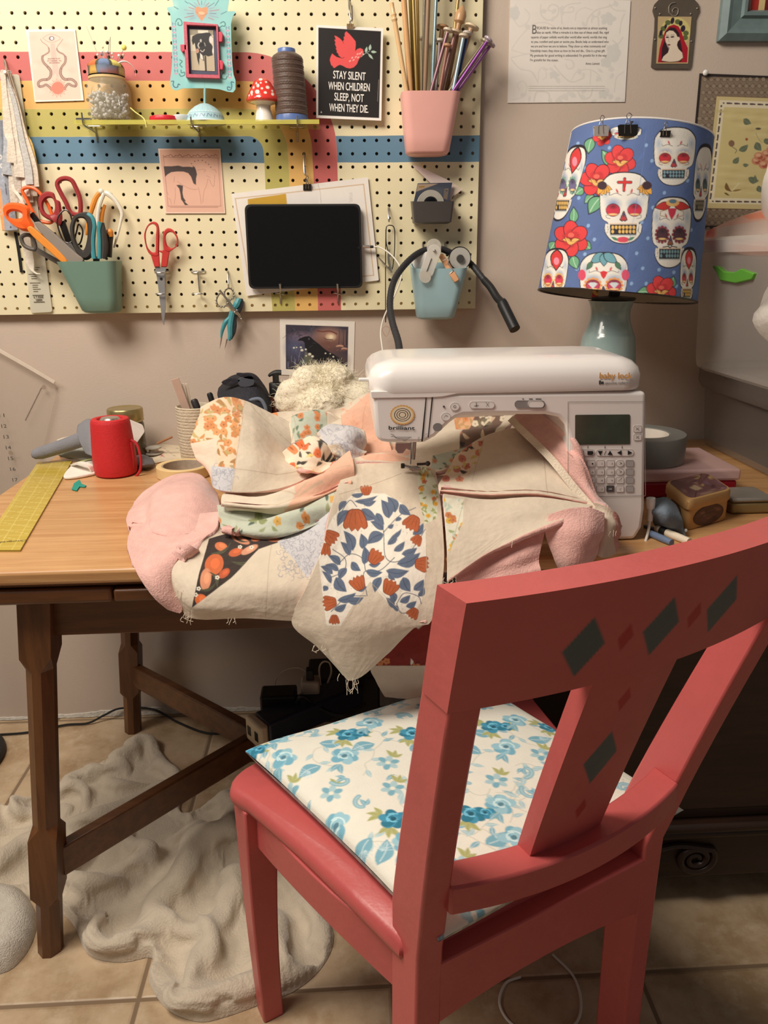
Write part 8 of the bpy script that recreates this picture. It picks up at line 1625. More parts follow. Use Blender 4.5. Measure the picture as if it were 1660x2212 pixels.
# ================================================================== THE QUILT
quilt = thing('patchwork_quilt', 'unfinished patchwork quilt of linen and floral prints with pink plush backing bunched under the machine needle', 'quilt', (-.05, 1.12, ZT))
quilt['label'] = 'unfinished patchwork quilt with pink plush backing bunched under the sewing machine needle'
M_ql = mat('quilt_cotton', rough=.92, attr=True, var=.05, vscale=45, bump=.2, bscale=70, sheen=.15)
M_pk = mat('pink_plush', (230, 182, 172), 1.0, var=.10, vscale=60, bump=.28, bscale=420, sheen=.5)
LIN, PCH, SAGE, LAV, CRM = (216, 202, 181), (230, 180, 154), (188, 194, 176), (200, 198, 200), (240, 233, 218)
RQ = random.Random(6)
def lav(p, P):
 p.poly(P, LAV); A = np.array(P); lo, hi = A.min(0), A.max(0)
 for k in range(int((hi[0] - lo[0]) * (hi[1] - lo[1]) / 90)):
  x, y, a = RQ.uniform(lo[0], hi[0]), RQ.uniform(lo[1], hi[1]), RQ.random() * 6.28; p.line([(x + r * math.cos(a + r * .35), y + r * math.sin(a + r * .35)) for r in np.linspace(1, 9, 6)], .9, (150, 150, 160), sm=2)
def floral(p, P, base, cols, leafc, n=60, size=6, flowers=True):
 p.poly(P, base); A = np.array(P); lo, hi = A.min(0), A.max(0); q = Paint(p.P, base); q.c = p.c.copy(); q.aa = p.aa
 for k in range(n):
  x, y, a = RQ.uniform(lo[0], hi[0]), RQ.uniform(lo[1], hi[1]), RQ.random() * 6.28
  if k % 3 or not flowers: q.leaf((x, y), (x + 2.2 * size * math.cos(a), y + 2.2 * size * math.sin(a)), size * .9, RQ.choice(leafc), None, .15)
  else:
   c = RQ.choice(cols)
   for b_ in range(5): q.ell((x + size * .6 * math.cos(b_ * 1.26 + a), y + size * .5 * math.sin(b_ * 1.26 + a)), size * .6, size * .45, c, b_ * 1.26)
   q.ell((x, y), size * .22, size * .2, [v * .7 for v in c])
 t = Paint(p.P, (0, 0, 0), aa=p.aa); t.c[:] = 0; t.poly(P, (255, 255, 255)); m = t.c; p.c = p.c * (1 - m) + q.c * m
def sheet(rows, fn=None, base=LIN, name='patchwork_panel', n=None, wr=.0018, th=.007, back=None, pink=False, step=1.5, seed=0):
 CP = np.array([[aY(x, y, Y) for x, y, Y in r] for r in rows]); A = pj(CP)
 nv = max(16, int(np.linalg.norm(np.diff(A, axis=0), axis=2).max(1).sum() / step)); nu = max(16, int(np.linalg.norm(np.diff(A, axis=1), axis=2).max(0).sum() / step))
 P = surf(CP, nv, nu); i, j = np.linspace(0, 1, nv)[:, None], np.linspace(0, 1, nu)[None]
 dw = sum(math.sin(1.3 * k + seed) * np.sin(i * (5 + 3.1 * k) + j * (7 - 2.3 * k) + k * 1.7 + seed) / (1 + .4 * k) for k in range(6))
 dw = dw + .00016 / wr * np.sin(i * 33 + 6 * np.sin(j * 9 + seed)) * np.sin(j * 29 + 5 * np.sin(i * 12 + seed))
 N_ = np.cross(np.gradient(P, axis=0), np.gradient(P, axis=1)); N_ /= np.linalg.norm(N_, axis=2, keepdims=True) + 1e-9
 Q = pj(P); P = P + N_ * (dw * wr)[..., None]; pt = Paint(Q.reshape(-1, 2), base, aa=max(.7, step * .55))
 if fn: fn(pt)
 g = G(); g.grid(P, 0, pt.c); return g.build(name, [M_pk if pink else M_ql, M_pk], quilt, smooth=180, solid=th)
BLU_, ORG, INK = (98, 112, 134), (182, 96, 56), (70, 80, 100)
def blue_floral(p):
 C = c5
 p.poly(C(800, 1128, 985, 1140, 1090, 1208, 1150, 1290, 1228, 1368, 1246, 1380, 1246, 1640, 1225, 1830, 1140, 1950, 1010, 1850, 890, 1712, 800, 1830, 700, 1990, 610, 1990, 585, 1800, 560, 1560, 590, 1420, 650, 1300, 720, 1200), CRM)
 for k in range(90): p.ell(C(RQ.uniform(600, 1220), RQ.uniform(1160, 1900))[0], 1.4, 1.1, (176, 168, 140), al=.6)
 for q in ((805, 1225, 760, 1185, 700, 1270), (975, 1400, 1080, 1290, 1180, 1240), (975, 1390, 990, 1560, 1080, 1580, 1180, 1480, 1240, 1380), (640, 1680, 720, 1640, 730, 1560, 650, 1500), (860, 1640, 840, 1560, 760, 1530, 680, 1600), (870, 1800, 850, 1650, 950, 1640, 1045, 1560), (1060, 1850, 1110, 1780, 1200, 1800, 1220, 1850), (1060, 1850, 1090, 1910, 1160, 1900), (640, 1900, 740, 1810, 860, 1800)): p.line(C(*q), 1.6, INK, sm=4)
 for q in ((790, 1190, 940, 1150, 30), (770, 1150, 860, 1130, 26), (840, 1205, 930, 1185, 30), (835, 1240, 935, 1310, 60), (760, 1250, 680, 1355, 50), (740, 1190, 690, 1260, 30), (1010, 1310, 960, 1180, 58), (1050, 1270, 1000, 1160, 52), (1080, 1215, 1150, 1290, 46), (930, 1270, 980, 1350, 46), (975, 1385, 890, 1325, 44), (975, 1410, 870, 1470, 60), (1000, 1370, 1040, 1350, 24), (1090, 1310, 1050, 1330, 24), (780, 1510, 720, 1380, 50), (840, 1500, 830, 1400, 44), (760, 1540, 700, 1450, 40), (850, 1600, 850, 1480, 46), (700, 1600, 620, 1540, 40), (690, 1640, 600, 1600, 34), (740, 1620, 690, 1700, 40), (770, 1580, 830, 1640, 40), (650, 1660, 570, 1610, 36), (640, 1720, 580, 1640, 30), (670, 1680, 740, 1775, 58), (620, 1740, 590, 1770, 30), (860, 1640, 970, 1650, 40), (880, 1600, 960, 1590, 26), (990, 1640, 1140, 1640, 48), (960, 1680, 920, 1780, 44), (1010, 1650, 1050, 1700, 28), (1060, 1600, 1210, 1530, 56), (1090, 1540, 1190, 1500, 40), (1000, 1480, 1060, 1400, 34), (1040, 1520, 1110, 1460, 34), (1020, 1440, 1090, 1380, 24), (1160, 1420, 1230, 1340, 40), (1100, 1680, 1150, 1770, 60), (1170, 1760, 1235, 1690, 44), (1200, 1800, 1240, 1740, 30), (1050, 1840, 1010, 1770, 40), (1080, 1840, 1150, 1790, 36), (1120, 1870, 1190, 1830, 34), (1040, 1880, 990, 1810, 34), (1070, 1900, 1030, 1860, 26), (680, 1830, 800, 1780, 40), (740, 1830, 850, 1810, 40), (660, 1890, 740, 1850, 36), (800, 1760, 870, 1740, 26), (630, 1500, 590, 1470, 20)): p.leaf(*C(*q[:4]), q[4] * .43, BLU_, INK, .12)
 def tulip(x, y, s, a):
  T_ = lambda *q: [(C(x, y)[0][0] + s * (q[i] * math.cos(a) - q[i + 1] * math.sin(a)), C(x, y)[0][1] + s * (q[i] * math.sin(a) + q[i + 1] * math.cos(a))) for i in range(0, len(q), 2)]
  O = T_(-.5, -.9, 0, -1, .5, -.9, .85, -.2, 1, .45, .7, .7, .45, .5, .2, .85, 0, .6, -.3, .85, -.5, .5, -.8, .65, -1, .3, -.8, -.3); p.poly(O, (120, 52, 30), sm=2); p.poly(np.mean(O, 0) + (np.array(O) - np.mean(O, 0)) * .93, ORG, sm=2)
  for u in (-.5, 0, .5): p.line(T_(u * .5, -.8, u, .2), .8, (140, 62, 34))
 for q in ((795, 1320, 27, 0), (1155, 1345, 20, .5), (640, 1425, 18, -.9), (598, 1505, 15, .2), (1185, 1455, 13, .6), (925, 1550, 18, -2.5), (1225, 1600, 17, -1.5), (810, 1715, 18, 2.7), (1020, 1740, 19, 3.6), (625, 1845, 17, 1.4), (865, 1112, 13, 3.1), (1165, 1915, 14, .6), (660, 1955, 12, 0)): tulip(*q)
 p.line(C(1245, 1380, 1250, 1640, 1225, 1840), .8, (196, 180, 156)); p.line(C(690, 1150, 1090, 1010), 1.2, (176, 158, 134)); p.line(C(720, 1990, 890, 1712, 1135, 1945), .8, (190, 174, 150))
 floral(p, [(902, 1005), (930, 1015), (948, 1060), (944, 1120), (918, 1135), (906, 1080), (902, 1035)], (216, 220, 194), [(226, 170, 60), (206, 112, 66)], [(160, 170, 110), (150, 150, 96)], 60, 5); p.poly([(770, 985), (880, 975), (885, 992), (800, 1000)], PCH)
sheet([[(766, 992, 1.25), (830, 978, 1.262), (895, 992, 1.255), (940, 1016, 1.245)], [(735, 1040, 1.165), (800, 1030, 1.185), (880, 1042, 1.175), (950, 1066, 1.155)], [(712, 1110, 1.08), (780, 1108, 1.105), (870, 1120, 1.10), (958, 1148, 1.08)], [(698, 1180, 1.028), (780, 1190, 1.035), (880, 1202, 1.028), (960, 1222, 1.02)], [(665, 1262, .992), (750, 1268, .985), (850, 1278, .978), (950, 1300, .975)], [(630, 1344, .992), (720, 1345, .966), (820, 1352, .958), (930, 1345, .965)], [(684, 1398, .985), (735, 1420, .966), (810, 1412, .962), (900, 1352, .968)], [(738, 1460, .975), (757, 1470, .97), (790, 1456, .965), (842, 1408, .97)]], blue_floral, seed=1, step=1.15)
def black_floral(p):
 K = [(452, 1162), (500, 1146), (560, 1140), (640, 1160), (560, 1190), (500, 1250), (416, 1312), (430, 1240)]; p.poly(K, (56, 45, 40))
 q = Paint(p.P, LIN); q.c = p.c.copy(); q.aa = p.aa
 for x, y, rx, ry, a, c in ((463, 1220, 20, 24, .3, (200, 102, 58)), (478, 1180, 14, 10, .4, (206, 118, 76)), (510, 1195, 16, 9, -.3, (192, 96, 56)), (445, 1252, 12, 24, .1, (206, 138, 104)), (436, 1296, 14, 12, .5, (214, 108, 56)), (520, 1165, 22, 8, .5, (204, 136, 104)), (556, 1160, 14, 9, -.4, (212, 116, 66)), (485, 1240, 14, 8, -.7, (186, 88, 52)), (540, 1190, 20, 8, -.5, (208, 150, 120)), (590, 1165, 16, 7, .2, (170, 96, 60))): q.ell((x, y), rx, ry, c, a); q.ell((x + 2, y - 2), rx * .5, ry * .5, [min(255, v * 1.12) for v in c], a)
 for u in ((455, 1195, 500, 1170, 7), (470, 1270, 450, 1235, 7), (500, 1215, 560, 1200, 7), (505, 1150, 540, 1170, 6), (430, 1275, 470, 1255, 6), (520, 1225, 560, 1180, 6), (560, 1145, 600, 1160, 6)): q.leaf(u[:2], u[2:4], u[4], (84, 84, 62), (40, 34, 30), .2)
 for u in ((519, 1183), (544, 1185), (470, 1249), (430, 1272), (424, 1285)):
  for b_ in range(5): q.ell((u[0] + 3 * math.cos(b_ * 1.26), u[1] + 3 * math.sin(b_ * 1.26)), 2, 1.7, (232, 222, 204))
  q.ell(u, 1.2, 1.2, (30, 26, 24))
 t = Paint(p.P, (0, 0, 0), aa=p.aa); t.c[:] = 0; t.poly(K, (255, 255, 255)); p.c = p.c * (1 - t.c) + q.c * t.c
 lav(p, [(600, 1172), (660, 1135), (722, 1100), (706, 1160), (690, 1206), (664, 1246), (640, 1215)]); p.line([(588, 1180), (580, 1230), (574, 1335)], 1.2, (186, 170, 146)); p.line([(414, 1312), (410, 1340)], 1.2, (186, 170, 146))
sheet([[(470, 1128, 1.155), (560, 1135, 1.15), (640, 1130, 1.13), (725, 1085, 1.115)], [(432, 1152, 1.105), (520, 1158, 1.11), (615, 1160, 1.09), (712, 1130, 1.075)], [(384, 1192, 1.062), (470, 1206, 1.055), (585, 1215, 1.04), (705, 1200, 1.035)], [(366, 1232, 1.03), (450, 1258, 1.005), (570, 1268, .995), (690, 1260, 1.0)], [(376, 1285, 1.015), (440, 1308, .988), (560, 1312, .985), (660, 1315, .995)], [(402, 1330, 1.015), (450, 1338, .998), (540, 1337, .988), (634, 1340, .995)]], black_floral, seed=2, step=1.2)
# pink plush: turned-over edge and roll on the left
sheet([[(284, 1140, 1.13), (330, 1130, 1.16), (400, 1112, 1.17), (475, 1105, 1.165)], [(276, 1166, 1.085), (330, 1160, 1.10), (400, 1152, 1.11), (468, 1140, 1.12)], [(282, 1204, 1.045), (322, 1202, 1.05), (382, 1188, 1.062), (445, 1160, 1.095)], [(298, 1242, 1.02), (330, 1240, 1.015), (366, 1226, 1.03), (400, 1190, 1.06)], [(324, 1280, 1.008), (346, 1285, 1.002), (368, 1276, 1.010), (378, 1230, 1.045)], [(362, 1316, 1.008), (376, 1322, 1.004), (392, 1322, 1.008), (392, 1290, 1.02)]], None, name='plush_backing', pink=True, wr=.0014, th=.012, seed=3)
sheet([[(292, 1086, 1.29), (318, 1056, 1.32), (372, 1026, 1.35), (430, 1024, 1.35), (468, 1062, 1.31)], [(278, 1102, 1.24), (312, 1078, 1.26), (350, 1050, 1.27), (420, 1044, 1.275), (474, 1084, 1.25)], [(272, 1120, 1.20), (314, 1106, 1.215), (336, 1098, 1.180), (412, 1088, 1.18), (474, 1110, 1.19)], [(278, 1136, 1.165), (316, 1140, 1.165), (332, 1146, 1.118), (404, 1160, 1.10), (466, 1142, 1.145)], [(290, 1146, 1.18), (318, 1150, 1.175), (336, 1168, 1.125), (404, 1174, 1.115), (458, 1150, 1.165)]], None, name='plush_backing', pink=True, wr=.003, th=.012, seed=9)
# arched beige fold with orange print
def arch(p):
 floral(p, [(400, 960), (425, 900), (460, 865), (500, 850), (531, 860), (524, 900), (514, 960), (508, 1012), (470, 1008), (468, 945), (430, 955)], (234, 202, 172), [(202, 132, 80), (216, 150, 96)], [(196, 140, 86), (188, 166, 110), (170, 128, 80)], 150, 8)
 p.poly([(405, 962), (440, 952), (470, 948), (462, 1010), (450, 1050), (430, 1020)], (236, 206, 184)); lav(p, [(455, 1005), (510, 1012), (500, 1060), (455, 1064)]); p.line([(531, 862), (520, 930), (508, 1012), (502, 1058)], 1.2, (190, 172, 148)); p.line([(505, 1012), (600, 1024), (690, 1010)], 1.2, (182, 164, 140)); p.line([(545, 870), (600, 940), (690, 1005)], 1.2, (192, 176, 152))
sheet([[(436, 884, 1.42), (488, 860, 1.42), (538, 864, 1.43), (590, 893, 1.43), (640, 925, 1.42)], [(424, 915, 1.34), (490, 888, 1.325), (540, 898, 1.33), (582, 935, 1.355), (630, 962, 1.37)], [(412, 950, 1.29), (482, 940, 1.255), (545, 950, 1.26), (605, 975, 1.295), (660, 992, 1.32)], [(420, 985, 1.265), (474, 1000, 1.215), (545, 1006, 1.205), (612, 1010, 1.235), (682, 1004, 1.275)], [(444, 1020, 1.25), (466, 1056, 1.185), (540, 1064, 1.18), (622, 1050, 1.20), (692, 1018, 1.265)]], arch, seed=4, wr=.0042, step=1.2)
def tube_sage(p): floral(p, [(632, 890), (700, 882), (712, 930), (640, 960), (628, 920)], SAGE, [(206, 130, 80)], [(96, 116, 96), (120, 136, 112)], 40, 6); p.poly([(575, 885), (600, 884), (600, 905), (580, 915)], (230, 150, 92)); p.line([(632, 888), (640, 920), (628, 965)], 1.2, (176, 160, 136))
sheet([[(578, 902, 1.47), (622, 886, 1.48), (690, 886, 1.48), (730, 900, 1.47)], [(592, 935, 1.41), (642, 908, 1.42), (702, 908, 1.43), (745, 918, 1.43)], [(612, 972, 1.37), (662, 950, 1.38), (715, 940, 1.39), (765, 940, 1.39)]], tube_sage, seed=5, wr=.005)
def peach(p): p.poly([(735, 890), (800, 845), (850, 850), (850, 1000), (760, 960), (742, 925)], PCH); [p.ell((RQ.uniform(740, 840), RQ.uniform(860, 960)), 6, 2, (228, 160, 128), RQ.random() * 3, soft=1.0) for _ in range(40)]; p.line([(735, 890), (742, 925), (770, 958)], 1.0, (206, 160, 132)); p.line([(790, 875), (782, 930)], 1.0, (210, 150, 122))
sheet([[(700, 892, 1.47), (742, 878, 1.49), (792, 848, 1.50), (836, 856, 1.49)], [(652, 945, 1.405), (712, 922, 1.425), (772, 902, 1.435), (836, 902, 1.43)], [(618, 985, 1.36), (692, 962, 1.38), (762, 948, 1.38), (836, 942, 1.38)], [(640, 1012, 1.32), (712, 988, 1.335), (782, 978, 1.33), (850, 982, 1.325)]], peach, seed=6, wr=.006)
sheet([[(688, 942, 1.345), (716, 916, 1.36), (752, 915, 1.36), (786, 936, 1.345)], [(698, 962, 1.305), (728, 946, 1.29), (762, 950, 1.29), (794, 964, 1.305)], [(722, 988, 1.28), (744, 996, 1.272), (766, 1002, 1.272), (786, 986, 1.285)]], lambda p: (lav(p, [(680, 905), (765, 905), (792, 960), (770, 1010), (735, 960), (700, 960)]), p.line([(735, 960), (760, 1000)], 1, (180, 164, 140))), seed=7, wr=.005)
sheet([[(614, 986, 1.30), (642, 952, 1.315), (674, 942, 1.315), (722, 976, 1.30)], [(616, 1004, 1.265), (652, 986, 1.248), (694, 980, 1.248), (726, 992, 1.262)], [(646, 1014, 1.235), (672, 1018, 1.222), (696, 1018, 1.222), (722, 1004, 1.242)]], lambda p: floral(p, [(600, 930), (740, 930), (740, 1030), (600, 1030)], (232, 214, 190), [(222, 112, 62), (230, 140, 90)], [(62, 56, 52), (226, 196, 120), (80, 74, 62)], 60, 8), seed=8, wr=.006)
sheet([[(500, 1052, 1.215), (600, 1046, 1.215), (692, 1012, 1.24), (760, 984, 1.25)], [(478, 1076, 1.165), (580, 1072, 1.155), (682, 1048, 1.165), (766, 1008, 1.20)], [(484, 1094, 1.15), (590, 1098, 1.125), (690, 1070, 1.135), (762, 1034, 1.17)], [(502, 1104, 1.165), (600, 1112, 1.145), (684, 1094, 1.145), (738, 1054, 1.165)]], lambda p: (p.poly([(640, 1000), (700, 1000), (780, 970), (780, 1060), (690, 1110), (610, 1110), (640, 1070)], PCH), p.line([(520, 1060), (640, 1072), (760, 1010)], 1.4, (196, 172, 146)), p.line([(500, 1082), (600, 1092), (700, 1050)], 1.4, (196, 172, 146))), seed=10, wr=.009)
sheet([[(470, 1098, 1.175), (560, 1104, 1.155), (652, 1092, 1.145), (738, 1058, 1.155)], [(474, 1124, 1.125), (560, 1126, 1.108), (652, 1112, 1.10), (734, 1084, 1.112)], [(480, 1146, 1.105), (570, 1156, 1.088), (652, 1146, 1.078), (718, 1114, 1.09)], [(498, 1152, 1.12), (580, 1162, 1.105), (652, 1156, 1.095), (712, 1130, 1.095)]], lambda p: (floral(p, [(460, 1080), (745, 1040), (745, 1120), (640, 1160), (480, 1160)], SAGE, [(196, 130, 70), (204, 160, 80)], [(140, 150, 104), (80, 96, 84), (150, 156, 116)], 46, 8), [p.leaf(*q, 17, (140, 148, 100), (100, 112, 76)) for q in (((555, 1120), (560, 1098)), ((555, 1122), (535, 1112)), ((558, 1124), (580, 1128)))]), seed=11, wr=.005)
def behind(p): p.poly([(760, 975), (800, 955), (880, 955), (890, 985), (770, 1000)], PCH); floral(p, [(1000, 930), (1030, 895), (1100, 890), (1060, 950), (1020, 1000), (985, 1000)], (110, 84, 70), [(206, 130, 100), (222, 206, 180)], [(48, 42, 40), (206, 180, 150), (120, 110, 84)], 60, 7); floral(p, [(935, 985), (1010, 960), (1000, 1010), (930, 1010)], (176, 186, 170), [(190, 130, 90)], [(92, 108, 96)], 20, 5); floral(p, [(980, 895), (1030, 890), (1012, 930), (985, 925)], (222, 170, 130), [(214, 140, 90)], [(190, 150, 100)], 24, 6)
sheet([[(760, 930, 1.44), (880, 925, 1.45), (960, 905, 1.45), (1040, 900, 1.44), (1110, 895, 1.42)], [(764, 962, 1.37), (880, 962, 1.37), (960, 950, 1.37), (1032, 938, 1.35), (1096, 924, 1.32)], [(764, 986, 1.29), (860, 982, 1.295), (940, 984, 1.29), (1012, 970, 1.28), (1062, 945, 1.28)], [(770, 1006, 1.225), (860, 1004, 1.235), (934, 1016, 1.235), (984, 1004, 1.225), (1022, 982, 1.225)]], behind, seed=12, wr=.005)
# right hand folds
sheet([[(984, 988, 1.225), (1040, 946, 1.25), (1100, 924, 1.25), (1142, 934, 1.225)], [(964, 1020, 1.155), (1050, 986, 1.18), (1132, 970, 1.175), (1192, 992, 1.15)], [(948, 1046, 1.11), (1050, 1036, 1.115), (1150, 1032, 1.10), (1238, 1046, 1.075)], [(952, 1060, 1.078), (1050, 1068, 1.07), (1160, 1066, 1.055), (1272, 1086, 1.045)], [(958, 1060, 1.10), (1050, 1074, 1.095), (1160, 1072, 1.08), (1274, 1092, 1.062)]], lambda p: (floral(p, [(950, 985), (1010, 960), (1045, 950), (1030, 1000), (1000, 1040), (950, 1040)], (226, 206, 180), [(206, 130, 100), (196, 110, 90)], [(58, 52, 48), (210, 190, 110)], 36, 8), p.line([(1172, 970), (1184, 1066)], 1.3, (176, 158, 132)), p.line([(1045, 948), (1020, 1040)], 1.0, (190, 172, 148)), p.line([(955, 1060), (1050, 1069), (1160, 1067), (1272, 1087)], 3.5, (226, 176, 160))), seed=13, wr=.002)
sheet([[(1108, 912, 1.245), (1118, 892, 1.255), (1152, 886, 1.25), (1186, 896, 1.225)], [(1138, 934, 1.18), (1162, 926, 1.18), (1196, 926, 1.16), (1224, 938, 1.10)], [(1192, 984, 1.12), (1216, 980, 1.105), (1242, 985, 1.085), (1264, 1000, 1.075)], [(1242, 1048, 1.078), (1256, 1045, 1.07), (1276, 1050, 1.065), (1292, 1062, 1.065)], [(1276, 1088, 1.05), (1290, 1085, 1.044), (1306, 1090, 1.042), (1320, 1102, 1.045)], [(1302, 1124, 1.03), (1316, 1117, 1.022), (1331, 1121, 1.022), (1344, 1138, 1.03)]], None, name='plush_backing', pink=True, wr=.002, seed=14)
g = G(); P = [aY(x, y, Y - .004) for x, y, Y in ((1104, 905, 1.24), (1124, 925, 1.19), (1188, 988, 1.115), (1240, 1052, 1.072), (1276, 1094, 1.045), (1304, 1130, 1.025))]; g.ribbon(cr(np.array(P), 60), .011, .003, (.7, 0, .7)); g.build('raw_edge', mat('linen_edge', (222, 208, 186), .95, var=.1, bump=.4, bscale=300), quilt, smooth=60)
sheet([[(958, 1068, 1.065), (1050, 1078, 1.065), (1160, 1074, 1.055), (1282, 1090, 1.04)], [(962, 1122, 1.032), (1050, 1112, 1.035), (1150, 1106, 1.028), (1262, 1102, 1.025)], [(966, 1192, .998), (1050, 1164, 1.005), (1140, 1134, 1.005), (1232, 1116, 1.008)], [(966, 1258, .974), (1050, 1198, .988), (1132, 1156, .99), (1212, 1126, .994)]], lambda p: (floral(p, [(955, 1075), (1003, 1078), (1000, 1130), (972, 1190), (955, 1190)], (232, 228, 206), [(226, 180, 70), (206, 130, 80)], [(168, 180, 130), (196, 210, 190)], 30, 7), p.line([(966, 1256), (1050, 1197), (1132, 1155), (1210, 1126)], 3, (226, 178, 162)), p.line([(1003, 1080), (972, 1195)], 1, (186, 170, 146))), seed=15, wr=.0018)
sheet([[(985, 1240, .990), (1050, 1198, 1.003), (1120, 1160, 1.006), (1180, 1138, 1.008)], [(990, 1268, .984), (1060, 1242, .99), (1120, 1220, .99), (1166, 1204, .992)], [(1000, 1305, .978), (1060, 1284, .978), (1120, 1264, .98), (1172, 1244, .982)]], None, name='plush_backing', pink=True, wr=.002, seed=16)
sheet([[(1186, 1112, 1.012), (1230, 1098, 1.005), (1272, 1096, 1.006), (1306, 1108, 1.012)], [(1178, 1150, 1.004), (1230, 1148, .986), (1272, 1148, .986), (1306, 1150, 1.0)], [(1194, 1200, .998), (1230, 1212, .982), (1262, 1208, .982), (1296, 1180, .996)], [(1208, 1236, 1.004), (1236, 1240, .994), (1264, 1232, .994), (1288, 1204, 1.002)]], None, name='plush_backing', pink=True, wr=.001, seed=17)
sheet([[(1284, 1084, 1.034), (1310, 1094, 1.022), (1332, 1108, 1.022), (1344, 1134, 1.032)], [(1290, 1130, 1.022), (1310, 1140, 1.012), (1330, 1150, 1.016), (1341, 1162, 1.026)], [(1284, 1195, 1.01), (1300, 1204, 1.0), (1316, 1204, 1.01), (1332, 1192, 1.022)]], lambda p: p.poly([(1326, 1100), (1350, 1120), (1350, 1190), (1330, 1200)], (214, 160, 146)), seed=18)
sheet([[(830, 1330, 1.035), (880, 1322, 1.03), (950, 1312, 1.03)], [(840, 1400, 1.04), (880, 1400, 1.035), (950, 1396, 1.035)], [(802, 1440, 1.05), (868, 1440, 1.045), (950, 1438, 1.045)], [(812, 1470, 1.05), (870, 1476, 1.045), (950, 1474, 1.045)], [(832, 1506, 1.055), (880, 1510, 1.05), (950, 1505, 1.05)]], lambda p: (floral(p, [(790, 1300), (960, 1300), (960, 1438), (790, 1438)], (132, 38, 28), [(206, 130, 80), (226, 214, 196)], [(226, 220, 206), (110, 30, 24), (120, 34, 26)], 26, 7),), seed=19, wr=.001)
g = G()
for k in range(46):
 x, y, Y = RQ.choice(((405, 1334, 1.0), (500, 1340, .985), (640, 1350, .98), (690, 1400, .975), (740, 1460, .965), (760, 1470, .962), (762, 1472, .962), (1240, 1062, 1.07), (1290, 1112, 1.035), (1330, 1150, 1.01), (970, 1252, .97), (1100, 1168, .985), (412, 1325, 1.0), (390, 1280, 1.01)))
 x += RQ.uniform(-14, 14); y += RQ.uniform(-2, 3); L_ = RQ.uniform(6, 14) * (2.2 if 735 < x < 772 else 1); wire(g, [(x, y - 4), (x + RQ.uniform(-5, 5), y + L_ * .5), (x + RQ.uniform(-8, 8), y + L_)], Y - .004, .0004, n_=8, seg=4)
o = g.build('frayed_threads', mat('fray', (232, 220, 200), .95), quilt); o['kind'] = 'stuff'

